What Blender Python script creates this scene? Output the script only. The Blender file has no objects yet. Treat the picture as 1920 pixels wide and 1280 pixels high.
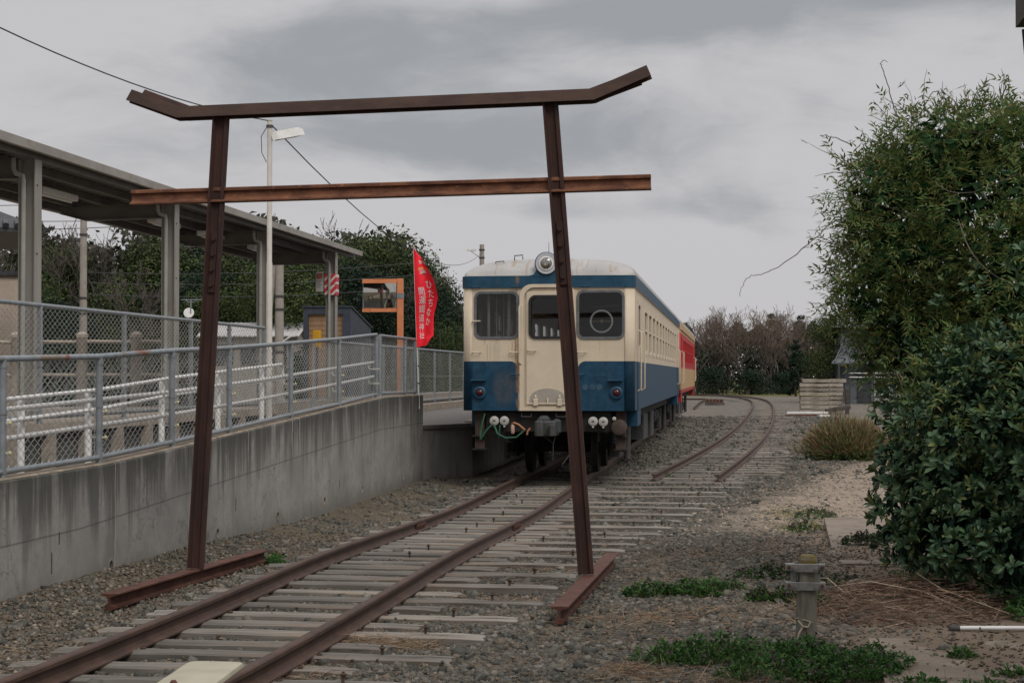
import bpy, bmesh, math, random
import numpy as np
from mathutils import Vector, Matrix, noise, geometry

SC = bpy.context.scene
COL = SC.collection
R = math.radians
random.seed(7)
RNG = np.random.default_rng(11)

# ------------------------------------------------------------------ camera, sky, sun, exposure
CAM_YAW, CAM_PITCH = R(7.414), R(1.1458)
cd = bpy.data.cameras.new("camera")
cd.sensor_width = 36.0
cd.lens = 36.0 * 3150 / 1920
cd.clip_start = 0.05
cd.clip_end = 5000
cam = bpy.data.objects.new("camera", cd)
COL.objects.link(cam)
cam.location = (0, 0, 1.89)
cam.rotation_euler = (math.pi / 2 + CAM_PITCH, 0, CAM_YAW)
SC.camera = cam

SUN_DIR = Vector((0.42, -0.62, 0.80)).normalized()      # towards the veiled sun
world = bpy.data.worlds.new("World")
SC.world = world
world.use_nodes = True


class NG:
    """tiny helper to wire shader nodes"""
    def __init__(s, nt):
        s.nt = nt
    def node(s, typ, **kw):
        n = s.nt.nodes.new(typ)
        for k, v in kw.items():
            setattr(n, k, v)
        return n
    def put(s, sock, v):
        if isinstance(v, bpy.types.NodeSocket):
            s.nt.links.new(v, sock)
        elif v is not None:
            if hasattr(sock.default_value, '__len__') and not hasattr(v, '__len__'):
                v = (v, v, v, 1) if len(sock.default_value) == 4 else (v, v, v)
            elif hasattr(sock.default_value, '__len__') and len(sock.default_value) == 4 and len(v) == 3:
                v = (*v, 1)
            sock.default_value = v
    def m(s, op, a, b=None, c=None, clamp=False):
        n = s.node('ShaderNodeMath', operation=op, use_clamp=clamp)
        s.put(n.inputs[0], a)
        if b is not None: s.put(n.inputs[1], b)
        if c is not None: s.put(n.inputs[2], c)
        return n.outputs[0]
    def vm(s, op, a, b=None):
        n = s.node('ShaderNodeVectorMath', operation=op)
        s.put(n.inputs[0], a)
        if b is not None: s.put(n.inputs[1], b)
        return n.outputs[0]
    def noise(s, vec, scale, detail=4, rough=.55, dist=0, dims='3D'):
        n = s.node('ShaderNodeTexNoise', noise_dimensions=dims)
        if vec is not None: s.put(n.inputs['Vector'], vec)
        s.put(n.inputs['Scale'], scale); s.put(n.inputs['Detail'], detail)
        s.put(n.inputs['Roughness'], rough); s.put(n.inputs['Distortion'], dist)
        return n.outputs['Fac']
    def vor(s, vec, scale, feature='F1', out='Distance', rand=1):
        n = s.node('ShaderNodeTexVoronoi', feature=feature)
        s.put(n.inputs['Vector'], vec); s.put(n.inputs['Scale'], scale); s.put(n.inputs['Randomness'], rand)
        return n.outputs[out]
    def step(s, v, a, b):
        n = s.node('ShaderNodeMapRange', interpolation_type='SMOOTHSTEP')
        s.put(n.inputs[0], v); s.put(n.inputs[1], a); s.put(n.inputs[2], b)
        return n.outputs[0]
    def mix(s, f, a, b, mode='MIX'):
        n = s.node('ShaderNodeMix', data_type='RGBA', blend_type=mode)
        s.put(n.inputs[0], f); s.put(n.inputs[6], a); s.put(n.inputs[7], b)
        return n.outputs[2]
    def ramp(s, f, stops):
        n = s.node('ShaderNodeValToRGB')
        s.put(n.inputs[0], f)
        el = n.color_ramp.elements
        while len(el) < len(stops): el.new(0.5)
        for e, (p, c) in zip(el, stops):
            e.position = p; e.color = (*c, 1) if len(c) == 3 else c
        return n.outputs[0]
    def coords(s, kind='Object', scale=None):
        t = s.node('ShaderNodeTexCoord').outputs[kind]
        if scale is not None:
            mp = s.node('ShaderNodeMapping')
            s.put(mp.inputs['Vector'], t); mp.inputs['Scale'].default_value = scale
            t = mp.outputs[0]
        return t
    def xyz(s, v):
        n = s.node('ShaderNodeSeparateXYZ'); s.put(n.inputs[0], v)
        return n.outputs
    def comb(s, x, y, z):
        n = s.node('ShaderNodeCombineXYZ')
        for i, v in enumerate((x, y, z)): s.put(n.inputs[i], v)
        return n.outputs[0]
    def bump(s, h, strength=.3, dist=.01, normal=None):
        n = s.node('ShaderNodeBump')
        s.put(n.inputs['Height'], h); n.inputs['Strength'].default_value = strength
        n.inputs['Distance'].default_value = dist
        if normal is not None: s.put(n.inputs['Normal'], normal)
        return n.outputs[0]


def build_world():
    nt = world.node_tree
    nt.nodes.clear()
    g = NG(nt)
    sky = g.node('ShaderNodeTexSky', sky_type='NISHITA')
    sky.sun_disc = False
    sky.sun_elevation = math.asin(SUN_DIR.z)
    sky.sun_rotation = math.atan2(SUN_DIR.x, SUN_DIR.y)
    sky.air_density = 1.0; sky.dust_density = 3.0
    blue = g.vm('SCALE', sky.outputs[0]); blue.node.inputs['Scale'].default_value = 0.05
    d = g.coords('Generated')
    x, y, z = g.xyz(d)
    az = g.m('ARCTAN2', x, y)
    el = g.m('ARCSINE', z)
    # broken stratocumulus: warped noise, flattened towards the horizon
    p = g.comb(g.m('MULTIPLY', az, 4.2), g.m('MULTIPLY', el, 10.5), 0.0)
    warp = g.node('ShaderNodeTexNoise'); g.put(warp.inputs['Vector'], p)
    warp.inputs['Scale'].default_value = 1.3; warp.inputs['Detail'].default_value = 2
    w = g.vm('SUBTRACT', warp.outputs['Color'], (0.5, 0.5, 0.5))
    w2 = g.vm('SCALE', w); w2.node.inputs['Scale'].default_value = .55
    p2 = g.vm('ADD', p, w2)
    n1 = g.noise(p2, 1.7, 5, .58)
    n2 = g.noise(p2, 6.5, 4, .6)
    detail = g.m('ADD', g.m('MULTIPLY', g.m('SUBTRACT', n1, .5), 1.9), g.m('MULTIPLY', g.m('SUBTRACT', n2, .5), .55))
    # the cloud banks seen over the station: (azimuth, elevation, half-width, half-height, tilt, weight)
    banks = [(-.07, .215, .22, .036, .16, .75), (-.26, .178, .09, .026, .10, .45), (.12, .232, .16, .030, .05, .8),
             (-.17, .140, .16, .022, .06, .75), (-.075, .125, .07, .018, 0, .55), (.010, .104, .040, .016, 0, .62), (-.105, .097, .06, .008, 0, .5),
             ]
    tot = None
    wx, wy, _ = g.xyz(w)
    azw = g.m('ADD', az, g.m('MULTIPLY', wx, .10)); elw = g.m('ADD', el, g.m('MULTIPLY', wy, .035))
    for a0, e0, rw, rh, tl, wt in banks:
        da = g.m('SUBTRACT', azw, a0)
        de = g.m('SUBTRACT', g.m('SUBTRACT', elw, e0), g.m('MULTIPLY', da, tl))
        q = g.m('ADD', g.m('POWER', g.m('ABSOLUTE', g.m('DIVIDE', da, rw)), 2.0), g.m('POWER', g.m('ABSOLUTE', g.m('DIVIDE', de, rh)), 2.0))
        v = g.m('MULTIPLY', g.m('EXPONENT', g.m('MULTIPLY', q, -.9)), wt)
        tot = v if tot is None else g.m('ADD', tot, v)
    dark = g.step(g.m('ADD', tot, g.m('MULTIPLY', detail, .90)), .06, 1.0)
    cloud = g.mix(dark, (.575, .564, .578), (.345, .362, .384))
    # a little of the sky behind shows through everywhere
    col = g.mix(.06, cloud, blue)
    # overcast luminance grows towards the zenith
    lift = g.m('ADD', 1.0, g.m('MULTIPLY', g.m('MAXIMUM', g.m('SUBTRACT', z, .24), 0.0), 1.7))
    sc_ = g.vm('SCALE', col); g.put(sc_.node.inputs['Scale'], lift); col = sc_
    bg = g.node('ShaderNodeBackground'); g.put(bg.inputs[0], col); bg.inputs[1].default_value = 1.0
    out = g.node('ShaderNodeOutputWorld'); nt.links.new(bg.outputs[0], out.inputs[0])
build_world()
world.cycles.sampling_method = 'MANUAL'
world.cycles.sample_map_resolution = 128

sl = bpy.data.lights.new("sun", 'SUN')
sl.energy = 1.4
sl.angle = R(24)
sl.color = (1.0, .965, .92)
sun = bpy.data.objects.new("sun", sl)
COL.objects.link(sun)
sun.rotation_euler = SUN_DIR.to_track_quat('Z', 'Y').to_euler()
sun.location = (20, -30, 40)

SC.view_settings.view_transform = 'Standard'
SC.view_settings.look = 'None'
SC.view_settings.exposure = 0.0
SC.view_settings.gamma = 1.0
SC.view_settings.use_curve_mapping = False
SC.render.engine = 'CYCLES'
SC.cycles.use_denoising = True
SC.cycles.max_bounces = 5
SC.cycles.diffuse_bounces = 2
SC.cycles.glossy_bounces = 3
SC.cycles.transmission_bounces = 4
SC.cycles.transparent_max_bounces = 12
SC.cycles.caustics_reflective = False
SC.cycles.caustics_refractive = False

# ------------------------------------------------------------------ helpers
def tag(o, label=None, cat=None, group=None, kind=None):
    if label: o['label'] = label
    if cat: o['category'] = cat
    if group: o['group'] = group
    if kind: o['kind'] = kind
    return o

def link(name, data, parent=None, loc=None, rot=None, scale=None):
    o = bpy.data.objects.new(name, data)
    COL.objects.link(o)
    if parent is not None: o.parent = parent
    if loc is not None: o.location = loc
    if rot is not None: o.rotation_euler = rot
    if scale is not None: o.scale = scale
    return o

def empty(name, loc=(0, 0, 0), rz=0):
    o = link(name, None, None, loc, (0, 0, rz))
    o.empty_display_size = .2
    return o

def copy_tree(o, parent=None):
    c = o.copy(); COL.objects.link(c); c.parent = parent
    for ch in [k for k in bpy.data.objects if k.parent == o]:
        copy_tree(ch, c)
    return c

class MB:
    def __init__(s): s.v = []; s.f = []
    def add(s, vs, fs):
        b = len(s.v); s.v += [tuple(p) for p in vs]; s.f += [tuple(i + b for i in f) for f in fs]; return s
    def box(s, c, d, rz=0, mat=None):
        x, y, z = d[0] / 2, d[1] / 2, d[2] / 2
        vs = [(i * x, j * y, k * z) for k in (-1, 1) for j in (-1, 1) for i in (-1, 1)]
        m = Matrix.Translation(c) @ (mat.to_4x4() if mat is not None else Matrix.Rotation(rz, 4, 'Z'))
        return s.add([m @ Vector(p) for p in vs], [(0, 2, 3, 1), (4, 5, 7, 6), (0, 1, 5, 4), (2, 6, 7, 3), (0, 4, 6, 2), (1, 3, 7, 5)])
    def bbox(s, x0, x1, y0, y1, z0, z1):
        return s.box(((x0 + x1) / 2, (y0 + y1) / 2, (z0 + z1) / 2), (x1 - x0, y1 - y0, z1 - z0))
    def cbox(s, c, d, b=.005, rz=0):
        """box with chamfered vertical-plan edges and top"""
        x, y, z = d[0] / 2, d[1] / 2, d[2] / 2
        def ring(ix, zz): 
            xx, yy = x - ix, y - ix
            return [(-xx + b, -yy, zz), (xx - b, -yy, zz), (xx, -yy + b, zz), (xx, yy - b, zz), (xx - b, yy, zz), (-xx + b, yy, zz), (-xx, yy - b, zz), (-xx, -yy + b, zz)]
        vs = ring(0, -z) + ring(0, z - b) + ring(b, z)
        fs = [tuple(range(7, -1, -1)), tuple(range(16, 24))]
        for r in range(2):
            for i in range(8):
                j = (i + 1) % 8; fs.append((r * 8 + i, r * 8 + j, r * 8 + 8 + j, r * 8 + 8 + i))
        m = Matrix.Translation(c) @ Matrix.Rotation(rz, 4, 'Z')
        return s.add([m @ Vector(p) for p in vs], fs)
    def cyl(s, p0, p1, r0, r1=None, n=10, caps=True):
        r1 = r0 if r1 is None else r1
        return s.tube([p0, p1], [r0, r1], n, caps)
    def tube(s, pts, r, n=6, caps=True, closed=False):
        pts = [Vector(p) for p in pts]; k = len(pts)
        rs = [r] * k if not hasattr(r, '__len__') else r
        b = len(s.v); ref = None
        for i, p in enumerate(pts):
            if closed: t = pts[(i + 1) % k] - pts[i - 1]
            else: t = pts[min(i + 1, k - 1)] - pts[max(i - 1, 0)]
            if t.length < 1e-9: t = Vector((0, 0, 1))
            t.normalize()
            if ref is None:
                ref = Vector((0, 0, 1)) if abs(t.z) < .9 else Vector((1, 0, 0))
            u = t.cross(ref)
            if u.length < 1e-6: u = t.orthogonal()
            u.normalize(); w = u.cross(t); ref = w
            for j in range(n):
                a = 2 * math.pi * j / n
                s.v.append(tuple(p + (u * math.cos(a) + w * math.sin(a)) * rs[i]))
        m = k if closed else k - 1
        for i in range(m):
            i2 = (i + 1) % k
            for j in range(n):
                j2 = (j + 1) % n
                s.f.append((b + i * n + j, b + i * n + j2, b + i2 * n + j2, b + i2 * n + j))
        if caps and not closed:
            s.f.append(tuple(b + j for j in range(n - 1, -1, -1)))
            s.f.append(tuple(b + (k - 1) * n + j for j in range(n)))
        return s
    def sweep(s, prof, pts, up=(0, 0, 1), caps=True):
        """2-D profile (a,b) swept along pts: a along side (t x up), b along up; mitred"""
        pts = [Vector(p) for p in pts]; k = len(pts); n = len(prof); b = len(s.v); up = Vector(up).normalized()
        for i, p in enumerate(pts):
            tin = (pts[i] - pts[i - 1]).normalized() if i else None
            tout = (pts[i + 1] - pts[i]).normalized() if i < k - 1 else None
            t = (tin or tout) if tin is None or tout is None else (tin + tout).normalized()
            t0 = tout or tin
            side = t.cross(up).normalized(); u = side.cross(t).normalized()
            c = max(.3, t.dot(t0))
            # stretch in the bend plane
            bend = (tout - tin) if tin is not None and tout is not None else Vector((0, 0, 0))
            bl = bend.length
            for (a, h) in prof:
                q = side * a + u * h
                if bl > 1e-4:
                    bd = bend / bl; q = q + bd * (q.dot(bd)) * (1 / c - 1)
                s.v.append(tuple(p + q))
        for i in range(k - 1):
            for j in range(n):
                j2 = (j + 1) % n
                s.f.append((b + i * n + j, b + i * n + j2, b + (i + 1) * n + j2, b + (i + 1) * n + j))
        if caps:
            s.f.append(tuple(b + j for j in range(n - 1, -1, -1)))
            s.f.append(tuple(b + (k - 1) * n + j for j in range(n)))
        return s
    def lathe(s, c, axis, prof, n=20):
        """prof: list of (r, h) along axis"""
        axis = Vector(axis).normalized(); u = axis.orthogonal().normalized(); w = axis.cross(u); c = Vector(c); b = len(s.v); k = len(prof)
        for r, h in prof:
            for j in range(n):
                a = 2 * math.pi * j / n
                s.v.append(tuple(c + axis * h + (u * math.cos(a) + w * math.sin(a)) * r))
        for i in range(k - 1):
            for j in range(n):
                j2 = (j + 1) % n
                s.f.append((b + i * n + j, b + i * n + j2, b + (i + 1) * n + j2, b + (i + 1) * n + j))
        s.f.append(tuple(b + j for j in range(n - 1, -1, -1))); s.f.append(tuple(b + (k - 1) * n + j for j in range(n)))
        return s
    def panel(s, outer, holes, thick, to3):
        """flat plate with holes; 2-D loops; to3(a,b,t) -> point, t in 0..thick"""
        loops = [[Vector((a, b, 0)) for a, b in lp] for lp in [outer] + holes]
        tris = geometry.tessellate_polygon(loops)
        flat = [p for lp in loops for p in lp]; n = len(flat); b = len(s.v)
        for t in (0, thick):
            s.v += [tuple(to3(p.x, p.y, t)) for p in flat]
        for t in tris:
            s.f.append(tuple(b + i for i in t)); s.f.append(tuple(b + n + i for i in reversed(t)))
        o = 0
        for lp in loops:
            m = len(lp)
            for i in range(m):
                j = (i + 1) % m
                s.f.append((b + o + i, b + o + j, b + n + o + j, b + n + o + i))
            o += m
        return s
    def mesh(s, name, mat=None, smooth=False, fixn=True):
        me = bpy.data.meshes.new(name)
        me.from_pydata(s.v, [], s.f)
        if fixn:
            bm = bmesh.new(); bm.from_mesh(me)
            bmesh.ops.recalc_face_normals(bm, faces=bm.faces)
            bm.to_mesh(me); bm.free()
        if mat is not None: me.materials.append(mat)
        if smooth:
            me.polygons.foreach_set('use_smooth', [True] * len(me.polygons))
            if smooth is not True:
                me.set_sharp_from_angle(angle=R(smooth))
        me.update()
        return me
    def build(s, name, mat=None, parent=None, smooth=False, loc=None, rot=None, fixn=True):
        return link(name, s.mesh(name, mat, smooth, fixn), parent, loc, rot)

def np_mesh(name, verts, faces, mat=None, smooth=False):
    """verts (n,3), faces (m,k) numpy"""
    me = bpy.data.meshes.new(name)
    n, (m, k) = len(verts), faces.shape
    me.vertices.add(n); me.vertices.foreach_set('co', np.asarray(verts, np.float32).ravel())
    me.loops.add(m * k); me.loops.foreach_set('vertex_index', faces.astype(np.int32).ravel())
    me.polygons.add(m); me.polygons.foreach_set('loop_start', np.arange(0, m * k, k, dtype=np.int32))
    me.update(calc_edges=True)
    if smooth: me.polygons.foreach_set('use_smooth', np.ones(m, bool))
    if mat is not None: me.materials.append(mat)
    return me

def rrect(x0, x1, z0, z1, r, n=5):
    out = []
    for cx, cz, a0 in ((x1 - r, z1 - r, 0), (x0 + r, z1 - r, 90), (x0 + r, z0 + r, 180), (x1 - r, z0 + r, 270)):
        for i in range(n + 1):
            a = R(a0 + 90 * i / n); out.append((cx + r * math.cos(a), cz + r * math.sin(a)))
    return out

def sstep(t):
    t = min(1, max(0, t)); return t * t * (3 - 2 * t)

def gz(y):
    """ground level along the line: a shade higher towards the camera"""
    return .17 * (1 - sstep((y - 13) / 10))

def track_x(y):
    return -3.05 - (.0036 * (14 - y) ** 2 if y < 14 else 0)

def lerp_tab(t, tab):
    if t <= tab[0][0]: return tab[0][1]
    for (a, b), (c, d) in zip(tab, tab[1:]):
        if t <= c: return b + (d - b) * (t - a) / (c - a)
    return tab[-1][1]

RAIL = [(-.061, 0), (.061, 0), (.061, .011), (.014, .026), (.0075, .04), (.0075, .085), (.0315, .094), (.0315, .114), (.024, .122), (-.024, .122), (-.0315, .114), (-.0315, .094), (-.0075, .085), (-.0075, .04), (-.014, .026), (-.061, .011)]

# ------------------------------------------------------------------ materials
def new_mat(name):
    m = bpy.data.materials.new(name); m.use_nodes = True
    m.node_tree.nodes.clear()
    g = NG(m.node_tree)
    b = g.node('ShaderNodeBsdfPrincipled'); o = g.node('ShaderNodeOutputMaterial')
    m.node_tree.links.new(b.outputs[0], o.inputs[0])
    return m, g, b

def mat(name, c1, c2=None, scale=6, rough=.75, bump=0, bdist=.004, metal=0, stretch=None, spots=None, vary=0, detail=5, lo=.35, hi=.65, coord='Object', spec=.4):
    m, g, b = new_mat(name)
    co = g.coords(coord, stretch)
    n = g.noise(co, scale, detail, .6)
    col = g.mix(g.step(n, lo, hi), c1, c2 if c2 else c1)
    if spots:                                   # (colour, scale, lo, hi)
        for sc, ss, slo, shi in spots:
            col = g.mix(g.step(g.noise(co, ss, 6, .65), slo, shi), col, sc)
    if vary:
        r = g.node('ShaderNodeObjectInfo').outputs['Random']
        hsv = g.node('ShaderNodeHueSaturation')
        g.put(hsv.inputs['Value'], g.m('ADD', 1 - vary, g.m('MULTIPLY', r, 2 * vary)))
        g.put(hsv.inputs['Color'], col); col = hsv.outputs[0]
    g.put(b.inputs['Base Color'], col)
    b.inputs['Roughness'].default_value = rough
    b.inputs['Metallic'].default_value = metal
    b.inputs['Specular IOR Level'].default_value = spec
    if bump:
        g.put(b.inputs['Normal'], g.bump(g.noise(co, scale * 4, 6, .6), bump, bdist))
    return m

def leaf_mat(name, cols, rough=.45, trans=.25, spec=.35):
    """per-leaf colour from a ramp, thin translucent leaf"""
    m, g, b = new_mat(name)
    r = g.node('ShaderNodeNewGeometry').outputs['Random Per Island']
    col = g.ramp(r, [(i / max(1, len(cols) - 1), c) for i, c in enumerate(cols)])
    g.put(b.inputs['Base Color'], col)
    b.inputs['Roughness'].default_value = rough
    b.inputs['Specular IOR Level'].default_value = spec
    if trans:
        t = g.node('ShaderNodeBsdfTranslucent'); g.put(t.inputs[0], col)
        mx = g.node('ShaderNodeMixShader'); mx.inputs[0].default_value = trans
        out = [n for n in m.node_tree.nodes if n.type == 'OUTPUT_MATERIAL'][0]
        m.node_tree.links.new(b.outputs[0], mx.inputs[1]); m.node_tree.links.new(t.outputs[0], mx.inputs[2])
        m.node_tree.links.new(mx.outputs[0], out.inputs[0])
    return m

def glass_mat(name, tint=(.75, .8, .8), refl=.09, rough=.02):
    m, g, b = new_mat(name)
    m.node_tree.nodes.remove(b)
    out = [n for n in m.node_tree.nodes if n.type == 'OUTPUT_MATERIAL'][0]
    t = g.node('ShaderNodeBsdfTransparent'); t.inputs[0].default_value = (*tint, 1)
    gl = g.node('ShaderNodeBsdfGlossy'); gl.inputs['Roughness'].default_value = rough
    lw = g.node('ShaderNodeLayerWeight'); lw.inputs[0].default_value = .25
    f = g.m('ADD', g.m('MULTIPLY', lw.outputs['Fresnel'], .8), refl, clamp=True)
    mx = g.node('ShaderNodeMixShader'); g.put(mx.inputs[0], f)
    m.node_tree.links.new(t.outputs[0], mx.inputs[1]); m.node_tree.links.new(gl.outputs[0], mx.inputs[2])
    m.node_tree.links.new(mx.outputs[0], out.inputs[0])
    return m

MT = {}
MT['rust'] = mat('rust', (.060, .022, .014), (.105, .042, .027), 7, .85, .5, .003, spots=[((.20, .075, .035), 16, .60, .74), ((.026, .013, .011), 5, .60, .8)])
MT['rust_dark'] = mat('rust_dark', (.028, .013, .010), (.050, .021, .015), 6, .85, .5, .003, spots=[((.11, .042, .02), 14, .62, .8), ((.018, .011, .010), 4, .58, .75)], stretch=(1, 1, .35))
MT['rust_beam'] = mat('rust_beam', (.085, .032, .018), (.19, .080, .040), 9, .85, .5, .003, spots=[((.30, .13, .065), 22, .58, .72), ((.035, .015, .011), 7, .58, .75)], stretch=(.5, 1, 1))
MT['rail'] = mat('rail', (.048, .026, .017), (.074, .040, .027), 5, .7, .35, .002, spots=[((.040, .018, .014), 3, .55, .75)])
MT['galv'] = mat('galv', (.205, .225, .238), (.275, .295, .308), 12, .5, .15, .002, metal=.35, spots=[((.16, .15, .13), 5, .62, .8)], lo=.3, hi=.7)
MT['galv_rusty'] = mat('galv_rusty', (.20, .23, .25), (.27, .30, .32), 12, .5, .15, .002, metal=.3, spots=[((.22, .17, .10), 1.3, .50, .62), ((.24, .075, .028), .9, .58, .64)])
MT['wire'] = mat('wire', (.42, .42, .40), (.54, .54, .51), 8, .5, metal=.2)
MT['white_paint'] = mat('white_paint', (.62, .61, .58), (.70, .69, .66), 8, .45, spots=[((.35, .26, .18), 9, .70, .80)])
MT['pole_white'] = mat('pole_white', (.50, .47, .42), (.58, .55, .50), 4, .5)
MT['canopy_steel'] = mat('canopy_steel', (.235, .218, .192), (.305, .285, .255), 3, .6, spots=[((.17, .135, .10), 7, .58, .78), ((.16, .085, .045), 14, .68, .76)], stretch=(1, 1, .2))
MT['canopy_sheet'] = mat('canopy_sheet', (.11, .104, .096), (.15, .14, .13), 3, .6)
MT['canopy_edge'] = mat('canopy_edge', (.24, .22, .19), (.30, .28, .245), 2, .6, spots=[((.17, .14, .11), 2.2, .55, .75)])
MT['conc_pole'] = mat('conc_pole', (.26, .23, .20), (.32, .29, .25), 5, .85, .2)
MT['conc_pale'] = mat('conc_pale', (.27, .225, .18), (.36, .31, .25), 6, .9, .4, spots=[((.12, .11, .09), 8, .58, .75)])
MT['conc_old'] = mat('conc_old', (.17, .145, .115), (.27, .235, .19), 3.5, .9, .4, spots=[((.085, .075, .06), 4, .55, .72), ((.34, .31, .27), 11, .62, .75)], vary=.25)
MT['asphalt'] = mat('asphalt', (.10, .092, .085), (.135, .125, .112), 9, .9, .5, .004)
MT['wood'] = mat('wood', (.100, .089, .074), (.232, .212, .182), 9, .9, .9, .006, stretch=(.10, 1.8, 1), spots=[((.060, .052, .042), 14, .54, .68), ((.19, .135, .095), 3, .55, .72), ((.10, .10, .07), 5, .60, .75)], vary=.30, lo=.3, hi=.72)
MT['wood_dark'] = mat('wood_dark', (.05, .042, .036), (.10, .085, .07), 9, .9, .5, stretch=(.15, 1, 1), vary=.2)
MT['black'] = mat('black', (.012, .012, .012), (.02, .019, .018), 8, .7)
MT['under'] = mat('under', (.012, .011, .010), (.024, .021, .018), 7, .85, .3, spots=[((.085, .04, .025), 5, .62, .78)])
MT['under_grey'] = mat('under_grey', (.040, .042, .042), (.065, .064, .062), 8, .7, spots=[((.08, .045, .03), 6, .6, .75)])
MT['rubber'] = mat('rubber', (.09, .095, .10), (.13, .135, .14), 9, .6)
MT['cream'] = mat('cream', (.55, .465, .345), (.60, .51, .385), 3, .5, spots=[((.42, .28, .16), 11, .70, .80)])
MT['red'] = mat('red', (.78, .008, .022), (.84, .012, .028), 5, .7)
MT['orange'] = mat('orange', (.62, .21, .085), (.68, .25, .11), 5, .55, spots=[((.45, .17, .08), 8, .62, .75)])
MT['yellow'] = mat('yellow', (.62, .33, .02), None, 5, .5)
MT['navy_metal'] = mat('navy_metal', (.030, .038, .052), (.040, .050, .066), 3, .5, spec=.4)
MT['tan_door'] = mat('tan_door', (.20, .115, .058), (.25, .15, .08), 4, .7, stretch=(1, 1, .2))
MT['beige_wall'] = mat('beige_wall', (.37, .30, .235), (.42, .345, .27), 3, .8)
MT['tile_black'] = mat('tile_black', (.022, .022, .024), (.045, .045, .048), 6, .45)
MT['white_roof'] = mat('white_roof', (.38, .37, .36), (.45, .44, .42), 2, .6)
MT['house_grey'] = mat('house_grey', (.085, .095, .105), (.12, .13, .14), 2, .7)
MT['house_dark'] = mat('house_dark', (.025, .028, .033), (.04, .044, .05), 2, .5)
MT['house_pale'] = mat('house_pale', (.30, .31, .30), (.38, .39, .37), 2, .7)
MT['glass_side'] = glass_mat('glass_side', (.85, .88, .87), .02)
MT['glass'] = glass_mat('glass', (.66, .70, .70), .03)
MT['lens'] = glass_mat('lens', (.95, .93, .85), .2)
MT['canopy_beam'] = mat('canopy_beam', (.125, .113, .096), (.16, .145, .124), 3, .6)
MT['bark'] = mat('bark', (.060, .050, .042), (.11, .095, .08), 7, .9, .5)
MT['twig'] = mat('twig', (.075, .063, .052), (.12, .10, .084), 3, .9)
MT['twig_red'] = mat('twig_red', (.115, .086, .066), (.17, .130, .10), .6, .9)
MT['vine'] = mat('vine', (.075, .058, .042), (.12, .10, .075), 6, .85)
MT['tobira'] = leaf_mat('tobira', [(.020, .046, .028), (.036, .078, .040), (.054, .105, .050), (.074, .130, .060), (.092, .150, .068), (.046, .090, .050), (.15, .17, .05)], .42, .15, .25)
MT['nandina'] = leaf_mat('nandina', [(.040, .082, .032), (.066, .120, .042), (.095, .155, .050), (.135, .190, .058), (.075, .130, .044), (.17, .205, .062), (.11, .165, .052), (.19, .19, .058), (.20, .14, .045)], .5, .25, .14)
MT['evergreen'] = leaf_mat('evergreen', [(.017, .028, .015), (.031, .050, .022), (.046, .070, .027), (.070, .095, .030), (.10, .112, .034)], .7, .12, .1)
MT['evergreen_dark'] = leaf_mat('evergreen_dark', [(.010, .018, .014), (.016, .027, .018), (.022, .040, .024), (.034, .054, .028)], .7, .1, .1)
MT['weed'] = leaf_mat('weed', [(.018, .058, .016), (.030, .090, .024), (.046, .118, .030), (.070, .145, .038), (.10, .15, .045)], .6, .25, .1)
MT['weed_purple'] = leaf_mat('weed_purple', [(.035, .060, .025), (.060, .045, .040), (.085, .045, .055)], .6, .15)
MT['reed'] = leaf_mat('reed', [(.10, .135, .035), (.15, .17, .05), (.20, .17, .075), (.30, .22, .13), (.17, .085, .05), (.24, .15, .10), (.09, .12, .04)], .7, .15)
MT['straw'] = leaf_mat('straw', [(.20, .14, .09), (.27, .195, .125), (.34, .25, .165), (.17, .105, .065)], .8, .1)
MT['brush'] = leaf_mat('brush', [(.085, .05, .036), (.13, .075, .052), (.17, .105, .072), (.24, .17, .115), (.10, .065, .05)], .85, 0)
MT['moss'] = leaf_mat('moss', [(.11, .115, .02), (.15, .14, .028), (.09, .10, .02)], .9, 0)
MT['stone'] = leaf_mat('stone', [(.038, .038, .034), (.066, .065, .055), (.096, .092, .076), (.118, .110, .088), (.078, .078, .068), (.135, .124, .10), (.128, .096, .07), (.19, .176, .148), (.054, .054, .046), (.092, .083, .065)], .9, 0, .25)
MT['stone_pale'] = leaf_mat('stone_pale', [(.16, .13, .10), (.22, .18, .14), (.28, .235, .185), (.38, .33, .27), (.18, .15, .12), (.10, .09, .08)], .9, 0, .2)

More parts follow.
